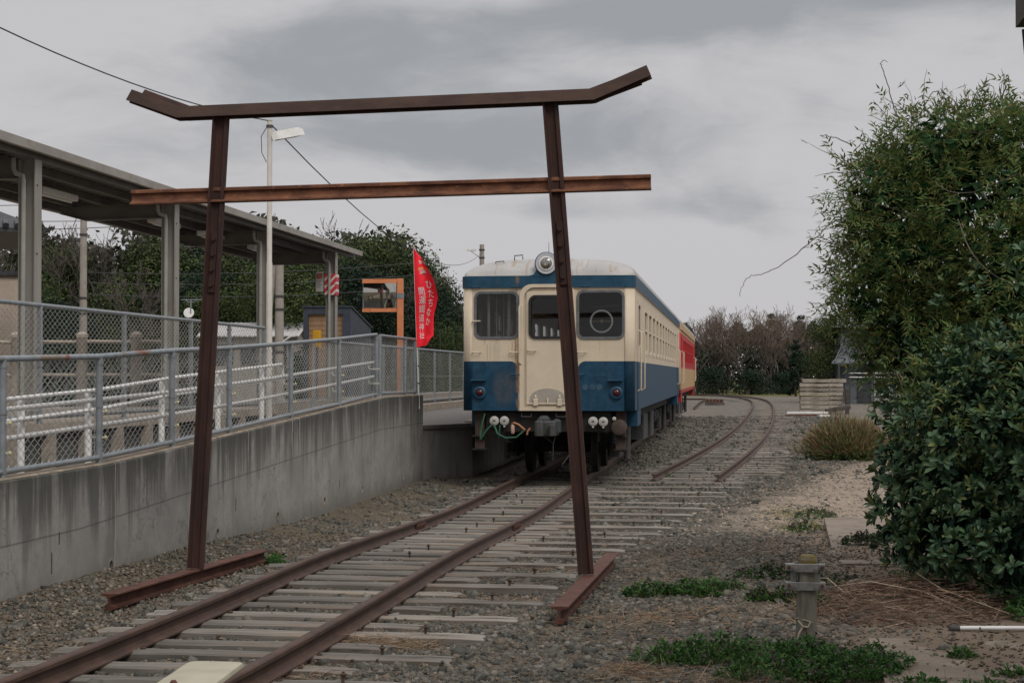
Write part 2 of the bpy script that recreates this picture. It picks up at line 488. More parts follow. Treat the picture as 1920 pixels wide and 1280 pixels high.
# ------------------------------------------------------------------ ground
def ground_material():
    m, g, b = new_mat('ground')
    co = g.coords('Object')
    x, y, z = g.xyz(co)
    wn = g.node('ShaderNodeTexNoise'); g.put(wn.inputs['Vector'], co); wn.inputs['Scale'].default_value = .9; wn.inputs['Detail'].default_value = 5
    w = g.vm('SUBTRACT', wn.outputs['Color'], (.5, .5, .5)); wx, wy, _ = g.xyz(w)
    xw = g.m('ADD', x, g.m('MULTIPLY', wx, 1.6)); yw = g.m('ADD', y, g.m('MULTIPLY', wy, 2.5))
    cell = g.node('ShaderNodeTexVoronoi'); g.put(cell.inputs['Vector'], co); cell.inputs['Scale'].default_value = 26
    cr = g.xyz(cell.outputs['Color'])[0]
    grav = g.ramp(cr, [(0, (.042, .042, .036)), (.3, (.078, .075, .060)), (.6, (.11, .10, .079)), (.85, (.14, .126, .10)), (1, (.19, .168, .135))])
    dark = g.step(cell.outputs['Distance'], .25, .62)
    grav = g.mix(g.m('MULTIPLY', dark, .6), grav, (.035, .033, .029))
    # fines: brown soil and dead leaves between the stones
    soil_n = g.noise(co, 1.7, 6, .65)
    soil = g.mix(g.noise(co, 30, 5, .7), (.078, .060, .042), (.20, .158, .112))
    soil_amt = g.step(g.m('ADD', soil_n, g.m('MULTIPLY', g.step(g.m('ABSOLUTE', g.m('ADD', xw, 1.2)), 1.2, 4.0), .10)), .44, .64)
    col = g.mix(soil_amt, grav, soil)
    # pale sandy patch right of the cut track and the trodden yard beyond
    edge = g.m('ADD', -1.0, g.m('MULTIPLY', g.m('SUBTRACT', yw, 21.0), .19))
    s1 = g.m('MULTIPLY', g.step(g.m('SUBTRACT', xw, edge), .2, 1.2), g.m('MULTIPLY', g.step(yw, 19.5, 22.5), g.m('SUBTRACT', 1.0, g.step(yw, 37, 42))))
    sand = g.mix(g.noise(co, 22, 6, .75), (.19, .145, .105), (.37, .30, .235))
    sand = g.mix(g.step(g.noise(co, .8, 4, .6), .5, .7), sand, (.22, .18, .135))
    col = g.mix(s1, col, sand)
    # bare earth under the shrub and behind the post
    s2 = g.m('MULTIPLY', g.step(xw, .1, 1.0), g.m('SUBTRACT', 1.0, g.step(yw, 19, 21.5)))
    earth = g.mix(g.noise(co, 14, 6, .75), (.12, .088, .062), (.25, .195, .145))
    col = g.mix(g.m('MULTIPLY', s2, .9), col, earth)
    # moss and litter along the foot of the wall
    s3 = g.m('SUBTRACT', 1.0, g.step(xw, -4.9, -3.9))
    litter = g.mix(g.noise(co, 18, 6, .7), (.065, .062, .035), (.17, .135, .095))
    col = g.mix(g.m('MULTIPLY', s3, g.step(g.noise(co, 3.2, 5, .6), .42, .6)), col, litter)
    # green film in places
    mossf = g.step(g.noise(co, 2.3, 6, .7), .66, .76)
    col = g.mix(g.m('MULTIPLY', mossf, .55), col, (.065, .085, .03))
    # the far yard: paler grey-brown gravel, then rough grass
    far = g.step(yw, 34, 60)
    fg = g.mix(g.step(g.noise(co, 9, 6, .8), .36, .66), (.075, .070, .060), (.27, .245, .205))
    fg = g.mix(g.step(g.noise(g.comb(g.m('MULTIPLY', x, 2.2), g.m('MULTIPLY', y, .45), 0.0), 1.0, 5, .65), .40, .66), fg, (.125, .115, .10))
    fg = g.mix(g.step(g.noise(co, .35, 4, .6), .52, .68), fg, (.20, .155, .11))
    col = g.mix(g.m('MULTIPLY', far, .8), col, fg)
    grass = g.step(yw, 146, 156)
    gc = g.mix(g.noise(co, 3.5, 5, .7), (.075, .085, .025), (.16, .14, .05))
    col = g.mix(grass, col, gc)
    g.put(b.inputs['Base Color'], col)
    b.inputs['Roughness'].default_value = .92
    b.inputs['Specular IOR Level'].default_value = .2
    h = g.m('ADD', g.m('MULTIPLY', g.m('SUBTRACT', 1.0, cell.outputs['Distance']), g.m('SUBTRACT', 1.0, g.m('MULTIPLY', g.m('MAXIMUM', s1, s2), .8))), g.m('MULTIPLY', g.noise(co, 55, 5, .7), .6))
    g.put(b.inputs['Normal'], g.bump(h, .9, .03))
    return m

def ground_h(x, y):
    h = gz(y)
    if -7 < x < 6 and y < 45:
        h += .018 * noise.noise(Vector((x * 1.3, y * 1.3, 0))) + .012 * noise.noise(Vector((x * 4, y * 4, 3)))
        if x < -4.6: h += .05 * min(1, (-4.6 - x) / .7)
        if x > .4 and y < 20: h += .06 * min(1, (x - .4) / 1.0)
    if abs(x - track_x(y)) < 2.4: h -= .012
    return h

def ground():
    xs = sorted(set([-900, -500, -250, -120, -60, -40, -25, -18, -12, -9] + [round(-7.5 + .16 * i, 3) for i in range(82)] + [6.5, 8, 11, 16, 25, 40, 60, 120, 250, 500, 900]))
    ys = sorted(set([-60, -20, -6, 0, 3, 5] + [round(6 + .16 * i, 3) for i in range(125)] + [26 + .5 * i for i in range(40)] + [47, 50, 55, 60, 70, 85, 100, 120, 150, 200, 280, 400, 700, 1400]))
    mb = MB()
    nx = len(xs)
    mb.v = [(x, y, ground_h(x, y)) for y in ys for x in xs]
    mb.f = [(j * nx + i, j * nx + i + 1, (j + 1) * nx + i + 1, (j + 1) * nx + i) for j in range(len(ys) - 1) for i in range(nx - 1)]
    o = mb.build('ground', ground_material(), smooth=True)
    tag(o, kind='structure')
ground()

# ------------------------------------------------------------------ tracks
def long_end(y):
    return lerp_tab(y, [(7, -1.78), (10.3, -1.64), (11.8, -1.44), (13.7, -1.32), (16, -1.08), (18, -.94), (20.8, -.70), (23, -.43), (25, -.2), (29, .3)])

def sleeper_mesh(L, W, T, seed, ends=.03):
    """weathered timber: grain-split top, ragged ends, local x along the timber"""
    rr = random.Random(seed); nx = max(8, int(L / .13)); ny = 5
    vs = []; fs = []
    rowoff = [rr.uniform(-ends, ends) for _ in range(ny + 1)], [rr.uniform(-ends, ends) for _ in range(ny + 1)]
    for i in range(nx + 1):
        t = i / nx
        for j in range(ny + 1):
            s = j / ny
            x = -L / 2 + L * t
            if i == 0: x += rowoff[0][j]
            if i == nx: x += rowoff[1][j]
            y = (s - .5) * W + .006 * noise.noise(Vector((x * 3, s * 2, seed))) * (1 if j in (0, ny) else 0)
            z = T + .007 * noise.noise(Vector((x * 2.2, s * 9, seed * 1.7))) - (.011 if j in (0, ny) else 0)
            z -= .016 * max(0, noise.noise(Vector((x * 1.4, s * 6, seed + 9))) - .25) * 2
            if i in (0, nx): z -= .006
            vs.append((x, y, z))
    n1 = ny + 1
    for i in range(nx):
        for j in range(ny):
            fs.append((i * n1 + j, (i + 1) * n1 + j, (i + 1) * n1 + j + 1, i * n1 + j + 1))
    b = len(vs)
    loop = [i * n1 for i in range(nx + 1)] + [nx * n1 + j for j in range(1, n1)] + [i * n1 + ny for i in range(nx - 1, -1, -1)] + [j for j in range(ny - 1, 0, -1)]
    for k in loop: vs.append((vs[k][0], vs[k][1], -.12))
    n = len(loop)
    for k in range(n):
        fs.append((loop[k], b + k, b + (k + 1) % n, loop[(k + 1) % n]))
    mb = MB(); mb.v = vs; mb.f = fs
    return mb.mesh('sleeper', MT['wood'])

def spike_mesh():
    return MB().lathe((0, 0, -.03), (0, 0, 1), [(.009, 0), (.009, .072), (.013, .073), (.019, .078), (.019, .085), (.009, .089), (.008, .098)], 8).mesh('spike', MT['rail'])
SPIKE = spike_mesh()
SLEEPERS = []          # footprints: (y, half width, x0, x1, rz) for the ballast scatter

def main_track():
    t = empty('railway_track', (track_x(10), 10, gz(10)))
    tag(t, 'rusty main track with closely laid weathered timbers running under the torii', 'railway track')
    off = -t.location
    rail_y = [6.2 + .5 * i for i in range(132)]
    for side in (-1, 1):
        for a, bnd in ((6.0, 19.35), (19.36, 88.0)):
            ys = [a] + [y for y in rail_y if a + .05 < y < bnd - .05] + [bnd]
            MB().sweep(RAIL, [Vector((track_x(y) + side * .565, y, gz(y) + .028)) + off for y in ys]).build('rail', MT['rail'], t)
        for s2 in (-1, 1):
            x = track_x(19.35) + side * .565 + s2 * .022
            jb = MB().sweep([(-.009, -.028), (.009, -.028), (.009, .028), (-.009, .028)], [Vector((x, 19.08, gz(19.1) + .088)) + off, Vector((x, 19.62, gz(19.6) + .088)) + off]).build('joint_bar', MT['rust'], t)
            for k in range(4):
                y = 19.14 + k * .14
                MB().cyl(Vector((x, y, gz(y) + .088)) + off, Vector((x + s2 * .028, y, gz(y) + .088)) + off, .014, n=6).build('bolt', MT['rust'], jb)
    rr = random.Random(3)
    y, i = 6.9, 0
    while y < 33:
        gl = gz(y) + rr.uniform(.004, .022) - (.012 if y > 24 else 0)
        if i % 2 == 0:
            x0, x1 = track_x(y) - 1.06 + rr.uniform(-.05, .05), track_x(y) + 1.0 + rr.uniform(-.04, .04)
        else:
            x1 = long_end(y) + rr.uniform(-.05, .05); x0 = track_x(y) - lerp_tab(y, [(8, 1.15), (14, .95), (20, .75), (30, .75)]) + rr.uniform(-.1, .1)
        w = rr.uniform(.185, .225); rz = rr.uniform(-.012, .012)
        me = sleeper_mesh(x1 - x0, w, .02, i * 13 + 1)
        sl = link('sleeper', me, t, Vector(((x0 + x1) / 2, y, gl)) + off, (rr.uniform(-.02, .02), rr.uniform(-.004, .004), rz))
        SLEEPERS.append((y, w / 2, x0, x1))
        spots = []
        if i % 2 == 1 and (y < 15 or rr.random() < .45): spots.append(x1 - .42 + rr.uniform(-.05, .05))
        if i % 2 == 0 and rr.random() < .45: spots.append(track_x(y) + rr.uniform(-.25, .12))
        if y > 15 and i % 2 == 1 and rr.random() < .18: spots.append(x1 - 1.0)
        if y < 20:
            for s in (-1, 1):
                if rr.random() < .8: spots.append(track_x(y) + s * .565 + .085 * (1 if rr.random() < .5 else -1))
        for sx in spots:
            lowspike = abs(abs(sx - track_x(y)) - .565) < .12
            link('spike', SPIKE, sl, (sx - (x0 + x1) / 2, rr.uniform(-.05, .05), .012 if not lowspike else -.028), (rr.uniform(-.1, .1), rr.uniform(-.12, .12), rr.uniform(0, 3)))
        y += rr.uniform(.40, .47) if y < 20 else rr.uniform(.52, .62)
        i += 1
main_track()

SIDE = [(-.79, 29.6), (-.40, 35), (-.02, 41), (.36, 48), (.70, 56), (1.05, 66), (1.38, 78), (1.72, 92), (1.92, 105), (1.95, 118), (1.62, 129), (.85, 139), (-.45, 147.5), (-2.6, 153.5), (-6, 157.5), (-12, 160), (-25, 162)]
def smooth_path(pts, n=6):
    out = []
    P = [Vector((*p, 0)) for p in pts]
    for i in range(len(P) - 1):
        p0, p1, p2, p3 = P[max(i - 1, 0)], P[i], P[i + 1], P[min(i + 2, len(P) - 1)]
        for k in range(n):
            u = k / n
            out.append(.5 * ((2 * p1) + (p2 - p0) * u + (2 * p0 - 5 * p1 + 4 * p2 - p3) * u * u + (3 * p1 - p0 - 3 * p2 + p3) * u ** 3))
    out.append(P[-1]); return out

def side_track():
    t = empty('railway_track', (-.79, 29.6, 0))
    tag(t, 'rusty curved siding that ends abruptly right of the railcars and bends away to the trees', 'railway track')
    off = -t.location
    path = smooth_path(SIDE)
    for s in (-1, 1):
        pts = []
        for i, p in enumerate(path):
            d = (path[min(i + 1, len(path) - 1)] - path[max(i - 1, 0)]).normalized(); n = Vector((d.y, -d.x, 0))
            pts.append(p + n * .565 * s + Vector((0, 0, .03)) + off)
        MB().sweep(RAIL, pts).build('rail', MT['rail'], t)
    rr = random.Random(5)
    acc, nxt, i = 0, .15, 0
    for a, b in zip(path, path[1:]):
        seg = (b - a).length; d = (b - a).normalized()
        while acc + seg > nxt:
            p = a + d * (nxt - acc)
            if p.y > 92: break
            L = rr.uniform(2.1, 2.3) + (.35 if rr.random() < .4 else 0) ; sh = rr.uniform(.0, .3)
            me = sleeper_mesh(L, rr.uniform(.19, .23), .02, 900 + i)
            link('sleeper', me, t, p + Vector((sh, 0, rr.uniform(-.006, .016))) + off, (0, 0, rr.uniform(-.02, .02)))
            i += 1; nxt += rr.uniform(.52, .66) if p.y < 45 else rr.uniform(.9, 1.2)
        acc += seg
side_track()

def far_rails():
    t = empty('railway_track', (-2.0, 93, 0))
    tag(t, 'short stretch of far track showing behind the red and cream railcar', 'railway track')
    for s, pts in ((0, [(0, 0, .03), (-.02, 16, .03), (.25, 33, .03)]), (1, [(.25, 33, .03), (-5, 34.2, .03)])):
        MB().sweep(RAIL, pts).build('rail', MT['rail'], t)
    gr = 'short cut rails lying across the curved siding'
    for k, (x, y) in enumerate([(-.35, 138), (.25, 133), (.5, 130.5), (.78, 128), (.95, 125), (1.15, 121.5)]):
        o = MB().sweep(RAIL, [(-.75, 1.5, .01), (.55, -5.5, .01)] if k < 4 else [(-.2, 1, .01), (.3, -3.2, .01)]).build('scrap_rail', MT['rail'], None, loc=(x - .8, y, .19 + .02 * k))
        tag(o, 'short rusty rail offcut across the siding bend, ' + ['leftmost of the row', 'second from the left', 'third from the left', 'fourth from the left', 'fifth and shorter', 'rightmost and shorter'][k], 'rail', gr)
    c = empty('rail_chairs_pile', (-1.0, 107, 0))
    tag(c, 'small pile of rusty rail fittings on bare gravel between the two tracks', 'scrap')
    for k in range(5):
        MB().cbox((k * .22 - .45, 0, .28), (.16, .5, .2), .02, .1).build('rail_chair', MT['rust'], c)
    MB().bbox(-.62, .62, -.3, .3, .0, .18).build('timber', MT['wood_dark'], c)
far_rails()

# ------------------------------------------------------------------ ballast and litter
def rock_soup(name, pts, sizes, flat, m, label, seed):
    rg = np.random.default_rng(seed); n = len(pts)
    cube = np.array([(i, j, k) for k in (-1, 1) for j in (-1, 1) for i in (-1, 1)], float) * .5
    quads = np.array([(0, 2, 3, 1), (4, 5, 7, 6), (0, 1, 5, 4), (2, 6, 7, 3), (0, 4, 6, 2), (1, 3, 7, 5)])
    v = cube[None] + rg.uniform(-.30, .30, (n, 8, 3))
    v *= (sizes[:, None, None] * rg.uniform(.65, 1.25, (n, 1, 3)))
    ax = rg.normal(size=(n, 3)); ax /= np.linalg.norm(ax, axis=1)[:, None]; a = rg.uniform(0, 2 * np.pi, n)
    c, s = np.cos(a)[:, None, None], np.sin(a)[:, None, None]; k = ax[:, None, :]
    v = v * c + np.cross(np.broadcast_to(k, v.shape), v) * s + k * (np.sum(v * k, axis=2, keepdims=True)) * (1 - c)
    v[:, :, 2] *= flat
    v += pts[:, None, :]
    f = (quads[None] + (np.arange(n) * 8)[:, None, None]).reshape(-1, 4)
    o = link(name, np_mesh(name, v.reshape(-1, 3), f, m))
    return tag(o, label, 'gravel', kind='stuff')

def scatter(n, x0, x1, y0, y1, rg):
    return rg.uniform(x0, x1, n), rg.uniform(y0, y1, n)

MT['grit'] = leaf_mat('grit', [(.07, .055, .04), (.12, .092, .065), (.17, .13, .092), (.10, .085, .068), (.22, .175, .13), (.06, .055, .045)], .95, 0, .15)
MT['pebble'] = leaf_mat('pebble', [(.10, .085, .065), (.15, .125, .095), (.09, .085, .07), (.20, .17, .13), (.12, .10, .075), (.30, .26, .21)], .9, 0, .2)
def ballast():
    rg = np.random.default_rng(21)
    X, Y, S = [], [], []
    for n, x0, x1, y0, y1, s0, s1 in ((46000, -5.35, 1.6, 7.2, 14, .016, .042), (26000, -5.35, 1.3, 14, 21, .020, .044), (15000, -5.3, 1.5, 21, 30, .028, .054), (12000, -4.4, 2.8, 30, 44, .030, .062), (11000, -3.6, 4.5, 44, 78, .045, .085)):
        x, y = scatter(n, x0, x1, y0, y1, rg); X.append(x); Y.append(y); S.append((s0 + (s1 - s0) * rg.random(n) ** 1.5) * rg.choice([.7, 1, 1, 1.55], n, p=[.3, .4, .22, .08]))
    X, Y, S = map(np.concatenate, (X, Y, S))
    keep = np.ones(len(X), bool)
    for y, hw, a, b in SLEEPERS:
        ins = (np.abs(Y - y) < hw - .012) & (X > a) & (X < b)
        keep &= ~(ins & (rg.random(len(X)) > .015))
    tx = np.array([track_x(y) for y in Y])
    keep &= ~(np.abs(np.abs(X - tx) - .565) < .07)
    # thins out where earth, sand or litter takes over
    thin = np.where((X > .35) & (Y < 19.5), np.clip(1 - (X - .35) * 1.2, .05, 1), 1)
    thin = np.where((Y > 20) & (X > -1.0 + (Y - 21) * .19 + .6), .10, thin)
    nz = np.array([noise.noise(Vector((x * .9, y * .9, 5))) for x, y in zip(X, Y)])
    thin *= np.clip(1.0 - np.clip(nz - .02, 0, 1) * 3.2, .22, 1)
    thin = np.where(Y > 44, thin * .9, thin)
    thin = np.where(X < -4.15, thin * .65, thin)
    keep &= rg.random(len(X)) < thin
    X, Y, S = X[keep], Y[keep], S[keep]
    Z = np.array([ground_h(x, y) for x, y in zip(X, Y)]) + S * rg.uniform(-.30, .24, len(X)) - .004
    rock_soup('ballast', np.stack([X, Y, Z], 1), S, .80, MT['stone'], 'dark grey crushed stone ballast between and beside the tracks', 4)
    # grit and fines between the stones
    n = 22000; gx, gy = scatter(n, -5.3, 1.8, 7.3, 19, rg); gs = rg.uniform(.008, .019, n)
    gk = np.ones(n, bool)
    for y, hw, a, b in SLEEPERS: gk &= ~((np.abs(gy - y) < hw - .01) & (gx > a) & (gx < b) & (rg.random(n) > .10))
    gx, gy, gs = gx[gk], gy[gk], gs[gk]
    rock_soup('grit', np.stack([gx, gy, np.array([ground_h(a, b) for a, b in zip(gx, gy)]) + np.where(rg.random(len(gx)) < .1, .03, .004)], 1), gs, .7, MT['grit'], 'fine brown grit and soil crumbs between the ballast stones', 7)
    # pale chips on the sandy patch, small gravel by the wall
    x, y = scatter(9000, -1.2, 4.2, 19.5, 39, rg)
    k = (x > -1.0 + (y - 21) * .19) & (rg.random(9000) < .8)
    x, y = x[k], y[k]; s = rg.uniform(.014, .04, len(x))
    rock_soup('sand_chips', np.stack([x, y, np.array([ground_h(a, b) for a, b in zip(x, y)])], 1), s, .6, MT['stone_pale'], 'pale tan chippings on the sandy patch', 5)
    x, y = scatter(2600 - 0, -5.35, -3.9, 7.5, 16, rg); s = rg.uniform(.010, .030, 2600)
    rock_soup('pebbles', np.stack([x, y, np.array([ground_h(a, b) for a, b in zip(x, y)]) + .01], 1), s, .8, MT['pebble'], 'pale pebbles along the foot of the concrete wall', 6)
ballast()

def blades(name, base, direc, length, width, m, curl=.3, seed=0, nseg=3, parent=None):
    """flat curved blades (grass, straw, twigs): base (n,3), direc (n,3) unit, length (n), width (n)"""
    rg = np.random.default_rng(seed); n = len(base)
    side = np.cross(direc, rg.normal(size=(n, 3))); side /= np.linalg.norm(side, axis=1)[:, None] + 1e-9
    bend = np.cross(side, direc)
    V = np.zeros((n, (nseg + 1) * 2, 3))
    cu = rg.uniform(-curl, curl, n)[:, None]
    for i in range(nseg + 1):
        t = i / nseg
        c = base + direc * (length * t)[:, None] + bend * (cu * (length * t * t)[:, None])
        w = (width * (1 - .75 * t))[:, None] * .5
        V[:, 2 * i] = c - side * w; V[:, 2 * i + 1] = c + side * w
    f1 = np.array([(2 * i, 2 * i + 1, 2 * i + 3, 2 * i + 2) for i in range(nseg)])
    F = (f1[None] + (np.arange(n) * (nseg + 1) * 2)[:, None, None]).reshape(-1, 4)
    return link(name, np_mesh(name, V.reshape(-1, 3), F, m), parent)

def litter():
    rg = np.random.default_rng(31)
    B, D, L = [], [], []
    def patch(cx, cy, rx, ry, n, z=.03, lmin=.05, lmax=.2):
        r = np.sqrt(rg.random(n)); a = rg.uniform(0, 6.283, n)
        x = cx + rx * r * np.cos(a); y = cy + ry * r * np.sin(a)
        hh = np.array([ground_h(p, q) for p, q in zip(x, y)])
        B.append(np.stack([x, y, hh + rg.uniform(0, z, n) * (1 - r) + .012], 1))
        th = rg.uniform(0, 6.283, n); D.append(np.stack([np.cos(th), np.sin(th), rg.uniform(-.08, .22, n)], 1)); L.append(rg.uniform(lmin, lmax, n))
    patch(-2.25, 10.62, .42, .22, 900, .07)                # straw tuft beside the right rail
    patch(-2.45, 9.45, .2, .2, 160, .04)
    patch(-.78, 11.8, .4, .25, 260, .04); patch(-.5, 12.0, .3, .2, 150)
    patch(-.55, 9.75, .22, .18, 380, .06); patch(-.2, 9.5, .7, .3, 380, .03)
    patch(-4.4, 9.4, .7, .9, 420, .02); patch(-1.6, 12.7, .2, .15, 90)
    patch(-3.1, 8.2, .3, .3, 120); patch(.2, 12.2, .6, .6, 400, .02); patch(.4, 9.6, .8, .6, 350, .02)
    for _ in range(95):
        patch(rg.uniform(-5, .8), rg.uniform(8, 20), .35, .35, 26, .01, .03, .14)
    B, D, L = map(np.concatenate, (B, D, L)); D /= np.linalg.norm(D, axis=1)[:, None]
    o = blades('straw_litter', B, D, L, rg.uniform(.002, .005, len(L)), MT['straw'], .5, 3)
    tag(o, 'dry straw and dead stems strewn over the ballast and sleepers', 'straw', kind='stuff')
litter()

# ------------------------------------------------------------------ torii of old rails
MT['rust_top'] = mat('rust_top', (.036, .020, .015), (.062, .033, .023), 6, .85, .5, .003, spots=[((.035, .018, .014), 4, .55, .75)], stretch=(.4, 1, 1))
def torii():
    Y0 = 13.47
    t = empty('torii_gate', (-2.77, Y0, gz(Y0)))
    tag(t, 'rusty torii gate welded from old rails straddling the near track', 'torii gate')
    off = -t.location
    g0 = gz(Y0)
    # rails laid foot-up along the ground under each post
    inv = [(a, -h) for a, h in RAIL]
    for x0, x1, ya, yb in ((-4.50, -4.29, 11.8, 15.15), (-1.175, -1.07, 11.55, 15.35)):
        MB().sweep(inv, [Vector((x0, ya, gz(ya) + .128)) + off, Vector((x1, yb, gz(yb) + .128)) + off]).build('base_rail', MT['rust'], t)
    posts = [((-4.385, 0, g0 + .128), (-4.18, 0, 4.03), 1), ((-1.152, 0, g0 + .128), (-1.44, 0, 4.10), -1)]
    cen = [(a, h - .061) for a, h in RAIL]
    for p0, p1, s in posts:
        a = Vector((p0[0], Y0, p0[2])) + off; b = Vector((p1[0], Y0, p1[2])) + off
        po = MB().sweep(cen, [a, b], up=(-s, 0, 0) if s < 0 else (1, 0, 0)).build('post', MT['rust_dark'], t)
        d = (b - a)
        # splice plates bolted over the web at mid height
        f0, f1 = (.61, .745)
        pl = MB()
        cmid = a + d * ((f0 + f1) / 2); L = d.length * (f1 - f0)
        rot = Matrix.Rotation(math.atan2(d.x, d.z), 3, 'Y')
        pl.box(cmid + Vector((0, -.018, 0)), (.052, .016, L), mat=rot)
        sp = pl.build('splice_plate', MT['rust_dark'], po)
        for k in range(4):
            c = a + d * (f0 + (f1 - f0) * (.12 + .25 * k)) + Vector((0, -.027, 0))
            MB().cyl(c, c + Vector((0, -.024, 0)), .017, n=6).build('bolt', MT['rust_dark'], sp)
    # tie beam, head up
    nu = Vector((0, Y0 + .012, 0))
    MB().sweep([(a, h - .061) for a, h in RAIL], [Vector((-4.955, 0, 3.37)) + nu + off, Vector((-.63, 0, 3.437)) + nu + off]).build('tie_beam', MT['rust_beam'], t)
    # top beam: foot towards the viewer, ends cut and bent up
    for dy, x0, z0, x1, z1 in ((-.02, -4.965, 4.215, -.635, 4.325),):
        pts = [(x0, z0 - .012), (-4.535, 4.045), (-1.085, 4.120), (x1, z1 - .02)]
        MB().sweep([(a * .86, (h - .061) * .86) for a, h in RAIL], [Vector((x, Y0 + dy, z)) + off for x, z in pts], up=(0, 1, -.45)).build('top_beam', MT['rust_top'], t)
    pts = [(-4.905, 4.222), (-4.50, 4.070), (-1.12, 4.142), (-.72, 4.285)]
    MB().sweep([(a * .86, (h - .061) * .86) for a, h in RAIL], [Vector((x, Y0 + .112, z)) + off for x, z in pts], up=(0, 1, -.7)).build('rear_top_beam', MT['rust_dark'], t)
torii()

# ------------------------------------------------------------------ ramp wall
WX = -5.4
WALL_TOP = [(6, 1.06), (11.94, 1.095), (14.13, 1.107), (16.19, 1.173), (18.11, 1.245), (20.58, 1.334), (23.33, 1.444), (26.1, 1.536), (29.3, 1.536)]
def wall_top(y): return lerp_tab(y, WALL_TOP)

def wall_material():
    m, g, b = new_mat('concrete_wall')
    co = g.coords('Object')
    x, y, z = g.xyz(co)
    base = g.mix(g.step(g.noise(co, 1.1, 6, .6), .3, .7), (.215, .209, .192), (.325, .308, .284))
    base = g.mix(g.step(g.noise(co, 9, 6, .7), .35, .75), base, (.225, .218, .202))
    pits = g.step(g.noise(co, 60, 3, .6), .66, .74)
    base = g.mix(g.m('MULTIPLY', pits, .6), base, (.09, .087, .078))
    # rain streaks: noise stretched down the face, strongest under the coping
    top = g.node('ShaderNodeMapRange'); g.put(top.inputs[0], y)
    ramp_z = g.m('ADD', 1.10, g.m('MULTIPLY', g.m('MAXIMUM', g.m('SUBTRACT', y, 13.5), 0.0), .036))
    depth = g.m('SUBTRACT', g.m('MINIMUM', ramp_z, 1.54), z)
    st = g.noise(g.comb(g.m('MULTIPLY', y, 5.0), g.m('MULTIPLY', x, 1.0), g.m('MULTIPLY', z, .35)), 1.0, 6, .7)
    fine = g.noise(g.comb(g.m('MULTIPLY', y, 22.0), g.m('MULTIPLY', x, 1.0), g.m('MULTIPLY', z, .8)), 1.0, 4, .6)
    reach = g.m('SUBTRACT', 1.0, g.step(depth, 0.02, 1.05))
    streak = g.m('MULTIPLY', g.step(g.m('ADD', st, g.m('MULTIPLY', reach, .22)), .55, .74), g.m('ADD', .25, g.m('MULTIPLY', reach, .75)))
    base = g.mix(g.m('MULTIPLY', streak, .85), base, (.060, .060, .052))
    pale = g.m('MULTIPLY', g.step(fine, .66, .78), g.step(reach, .25, .9))
    base = g.mix(g.m('MULTIPLY', pale, .55), base, (.36, .33, .29))
    topd = g.m('SUBTRACT', 1.0, g.step(depth, .01, .22))
    base = g.mix(g.m('MULTIPLY', g.m('MULTIPLY', topd, g.step(g.noise(co, 3.0, 5, .65), .35, .6)), .6), base, (.05, .052, .042))
    # blotches, splashed foot and hairline cracks
    blot = g.step(g.noise(g.comb(g.m('MULTIPLY', y, 1.6), 0.0, g.m('MULTIPLY', z, 1.1)), 1.0, 6, .65), .52, .70)
    base = g.mix(g.m('MULTIPLY', blot, .45), base, (.10, .098, .088))
    foot = g.m('MULTIPLY', g.m('SUBTRACT', 1.0, g.step(g.m('ADD', z, g.m('MULTIPLY', g.noise(co, 4, 5, .7), .35)), .22, .52)), .55)
    base = g.mix(foot, base, (.105, .098, .078))
    crack = g.node('ShaderNodeTexVoronoi', feature='DISTANCE_TO_EDGE'); g.put(crack.inputs['Vector'], g.vm('ADD', co, g.vm('SCALE', g.comb(0.0, g.noise(co, 3, 4, .7), g.noise(co, 3.3, 4, .7))))); crack.inputs['Scale'].default_value = .42
    base = g.mix(g.m('MULTIPLY', g.m('SUBTRACT', 1.0, g.step(crack.outputs['Distance'], .001, .006)), .5), base, (.07, .066, .058))
    # pour line and a few white lime runs
    pl = g.m('ABSOLUTE', g.m('SUBTRACT', g.m('ADD', depth, g.m('MULTIPLY', g.noise(co, 6, 3, .5), .012)), .50))
    base = g.mix(g.m('MULTIPLY', g.m('SUBTRACT', 1.0, g.step(pl, .003, .012)), .55), base, (.06, .058, .052))
    for yc, wd in ((14.31, .010), (20.35, .022), (20.72, .015), (18.45, .014), (23.3, .014), (27.2, .02), (28.3, .02)):
        d = g.m('ABSOLUTE', g.m('SUBTRACT', g.m('ADD', y, g.m('MULTIPLY', g.m('SUBTRACT', g.noise(co, 4.0, 3, .6), .5), .10)), yc))
        reach_r = g.m('SUBTRACT', 1.0, g.step(depth, .15 if yc > 15 else .9, .62 if yc > 15 else 1.0))
        base = g.mix(g.m('MULTIPLY', g.m('MULTIPLY', g.m('SUBTRACT', 1.0, g.step(d, wd * .4, wd)), reach_r), .7), base, (.46, .42, .37))
    g.put(b.inputs['Base Color'], base)
    b.inputs['Roughness'].default_value = .9; b.inputs['Specular IOR Level'].default_value = .25
    g.put(b.inputs['Normal'], g.bump(g.m('ADD', g.noise(co, 40, 6, .7), g.m('MULTIPLY', pits, -.8)), .35, .006))
    return m

def cut_round(obj, centres, r, depth):
    """drill weep holes: boolean with a throw-away cutter, result kept as plain mesh"""
    cut = MB()
    for c in centres:
        cut.cyl(Vector(c) + Vector((-depth, 0, 0)), Vector(c) + Vector((.2, 0, 0)), r, n=14)
    co = link('cutter', cut.mesh('cutter'))
    md = obj.modifiers.new('b', 'BOOLEAN'); md.operation = 'DIFFERENCE'; md.object = co; md.solver = 'EXACT'
    dg = bpy.context.evaluated_depsgraph_get()
    me = bpy.data.meshes.new_from_object(obj.evaluated_get(dg))
    obj.modifiers.clear(); old = obj.data; obj.data = me; bpy.data.meshes.remove(old)
    cm = co.data; bpy.data.objects.remove(co); bpy.data.meshes.remove(cm)

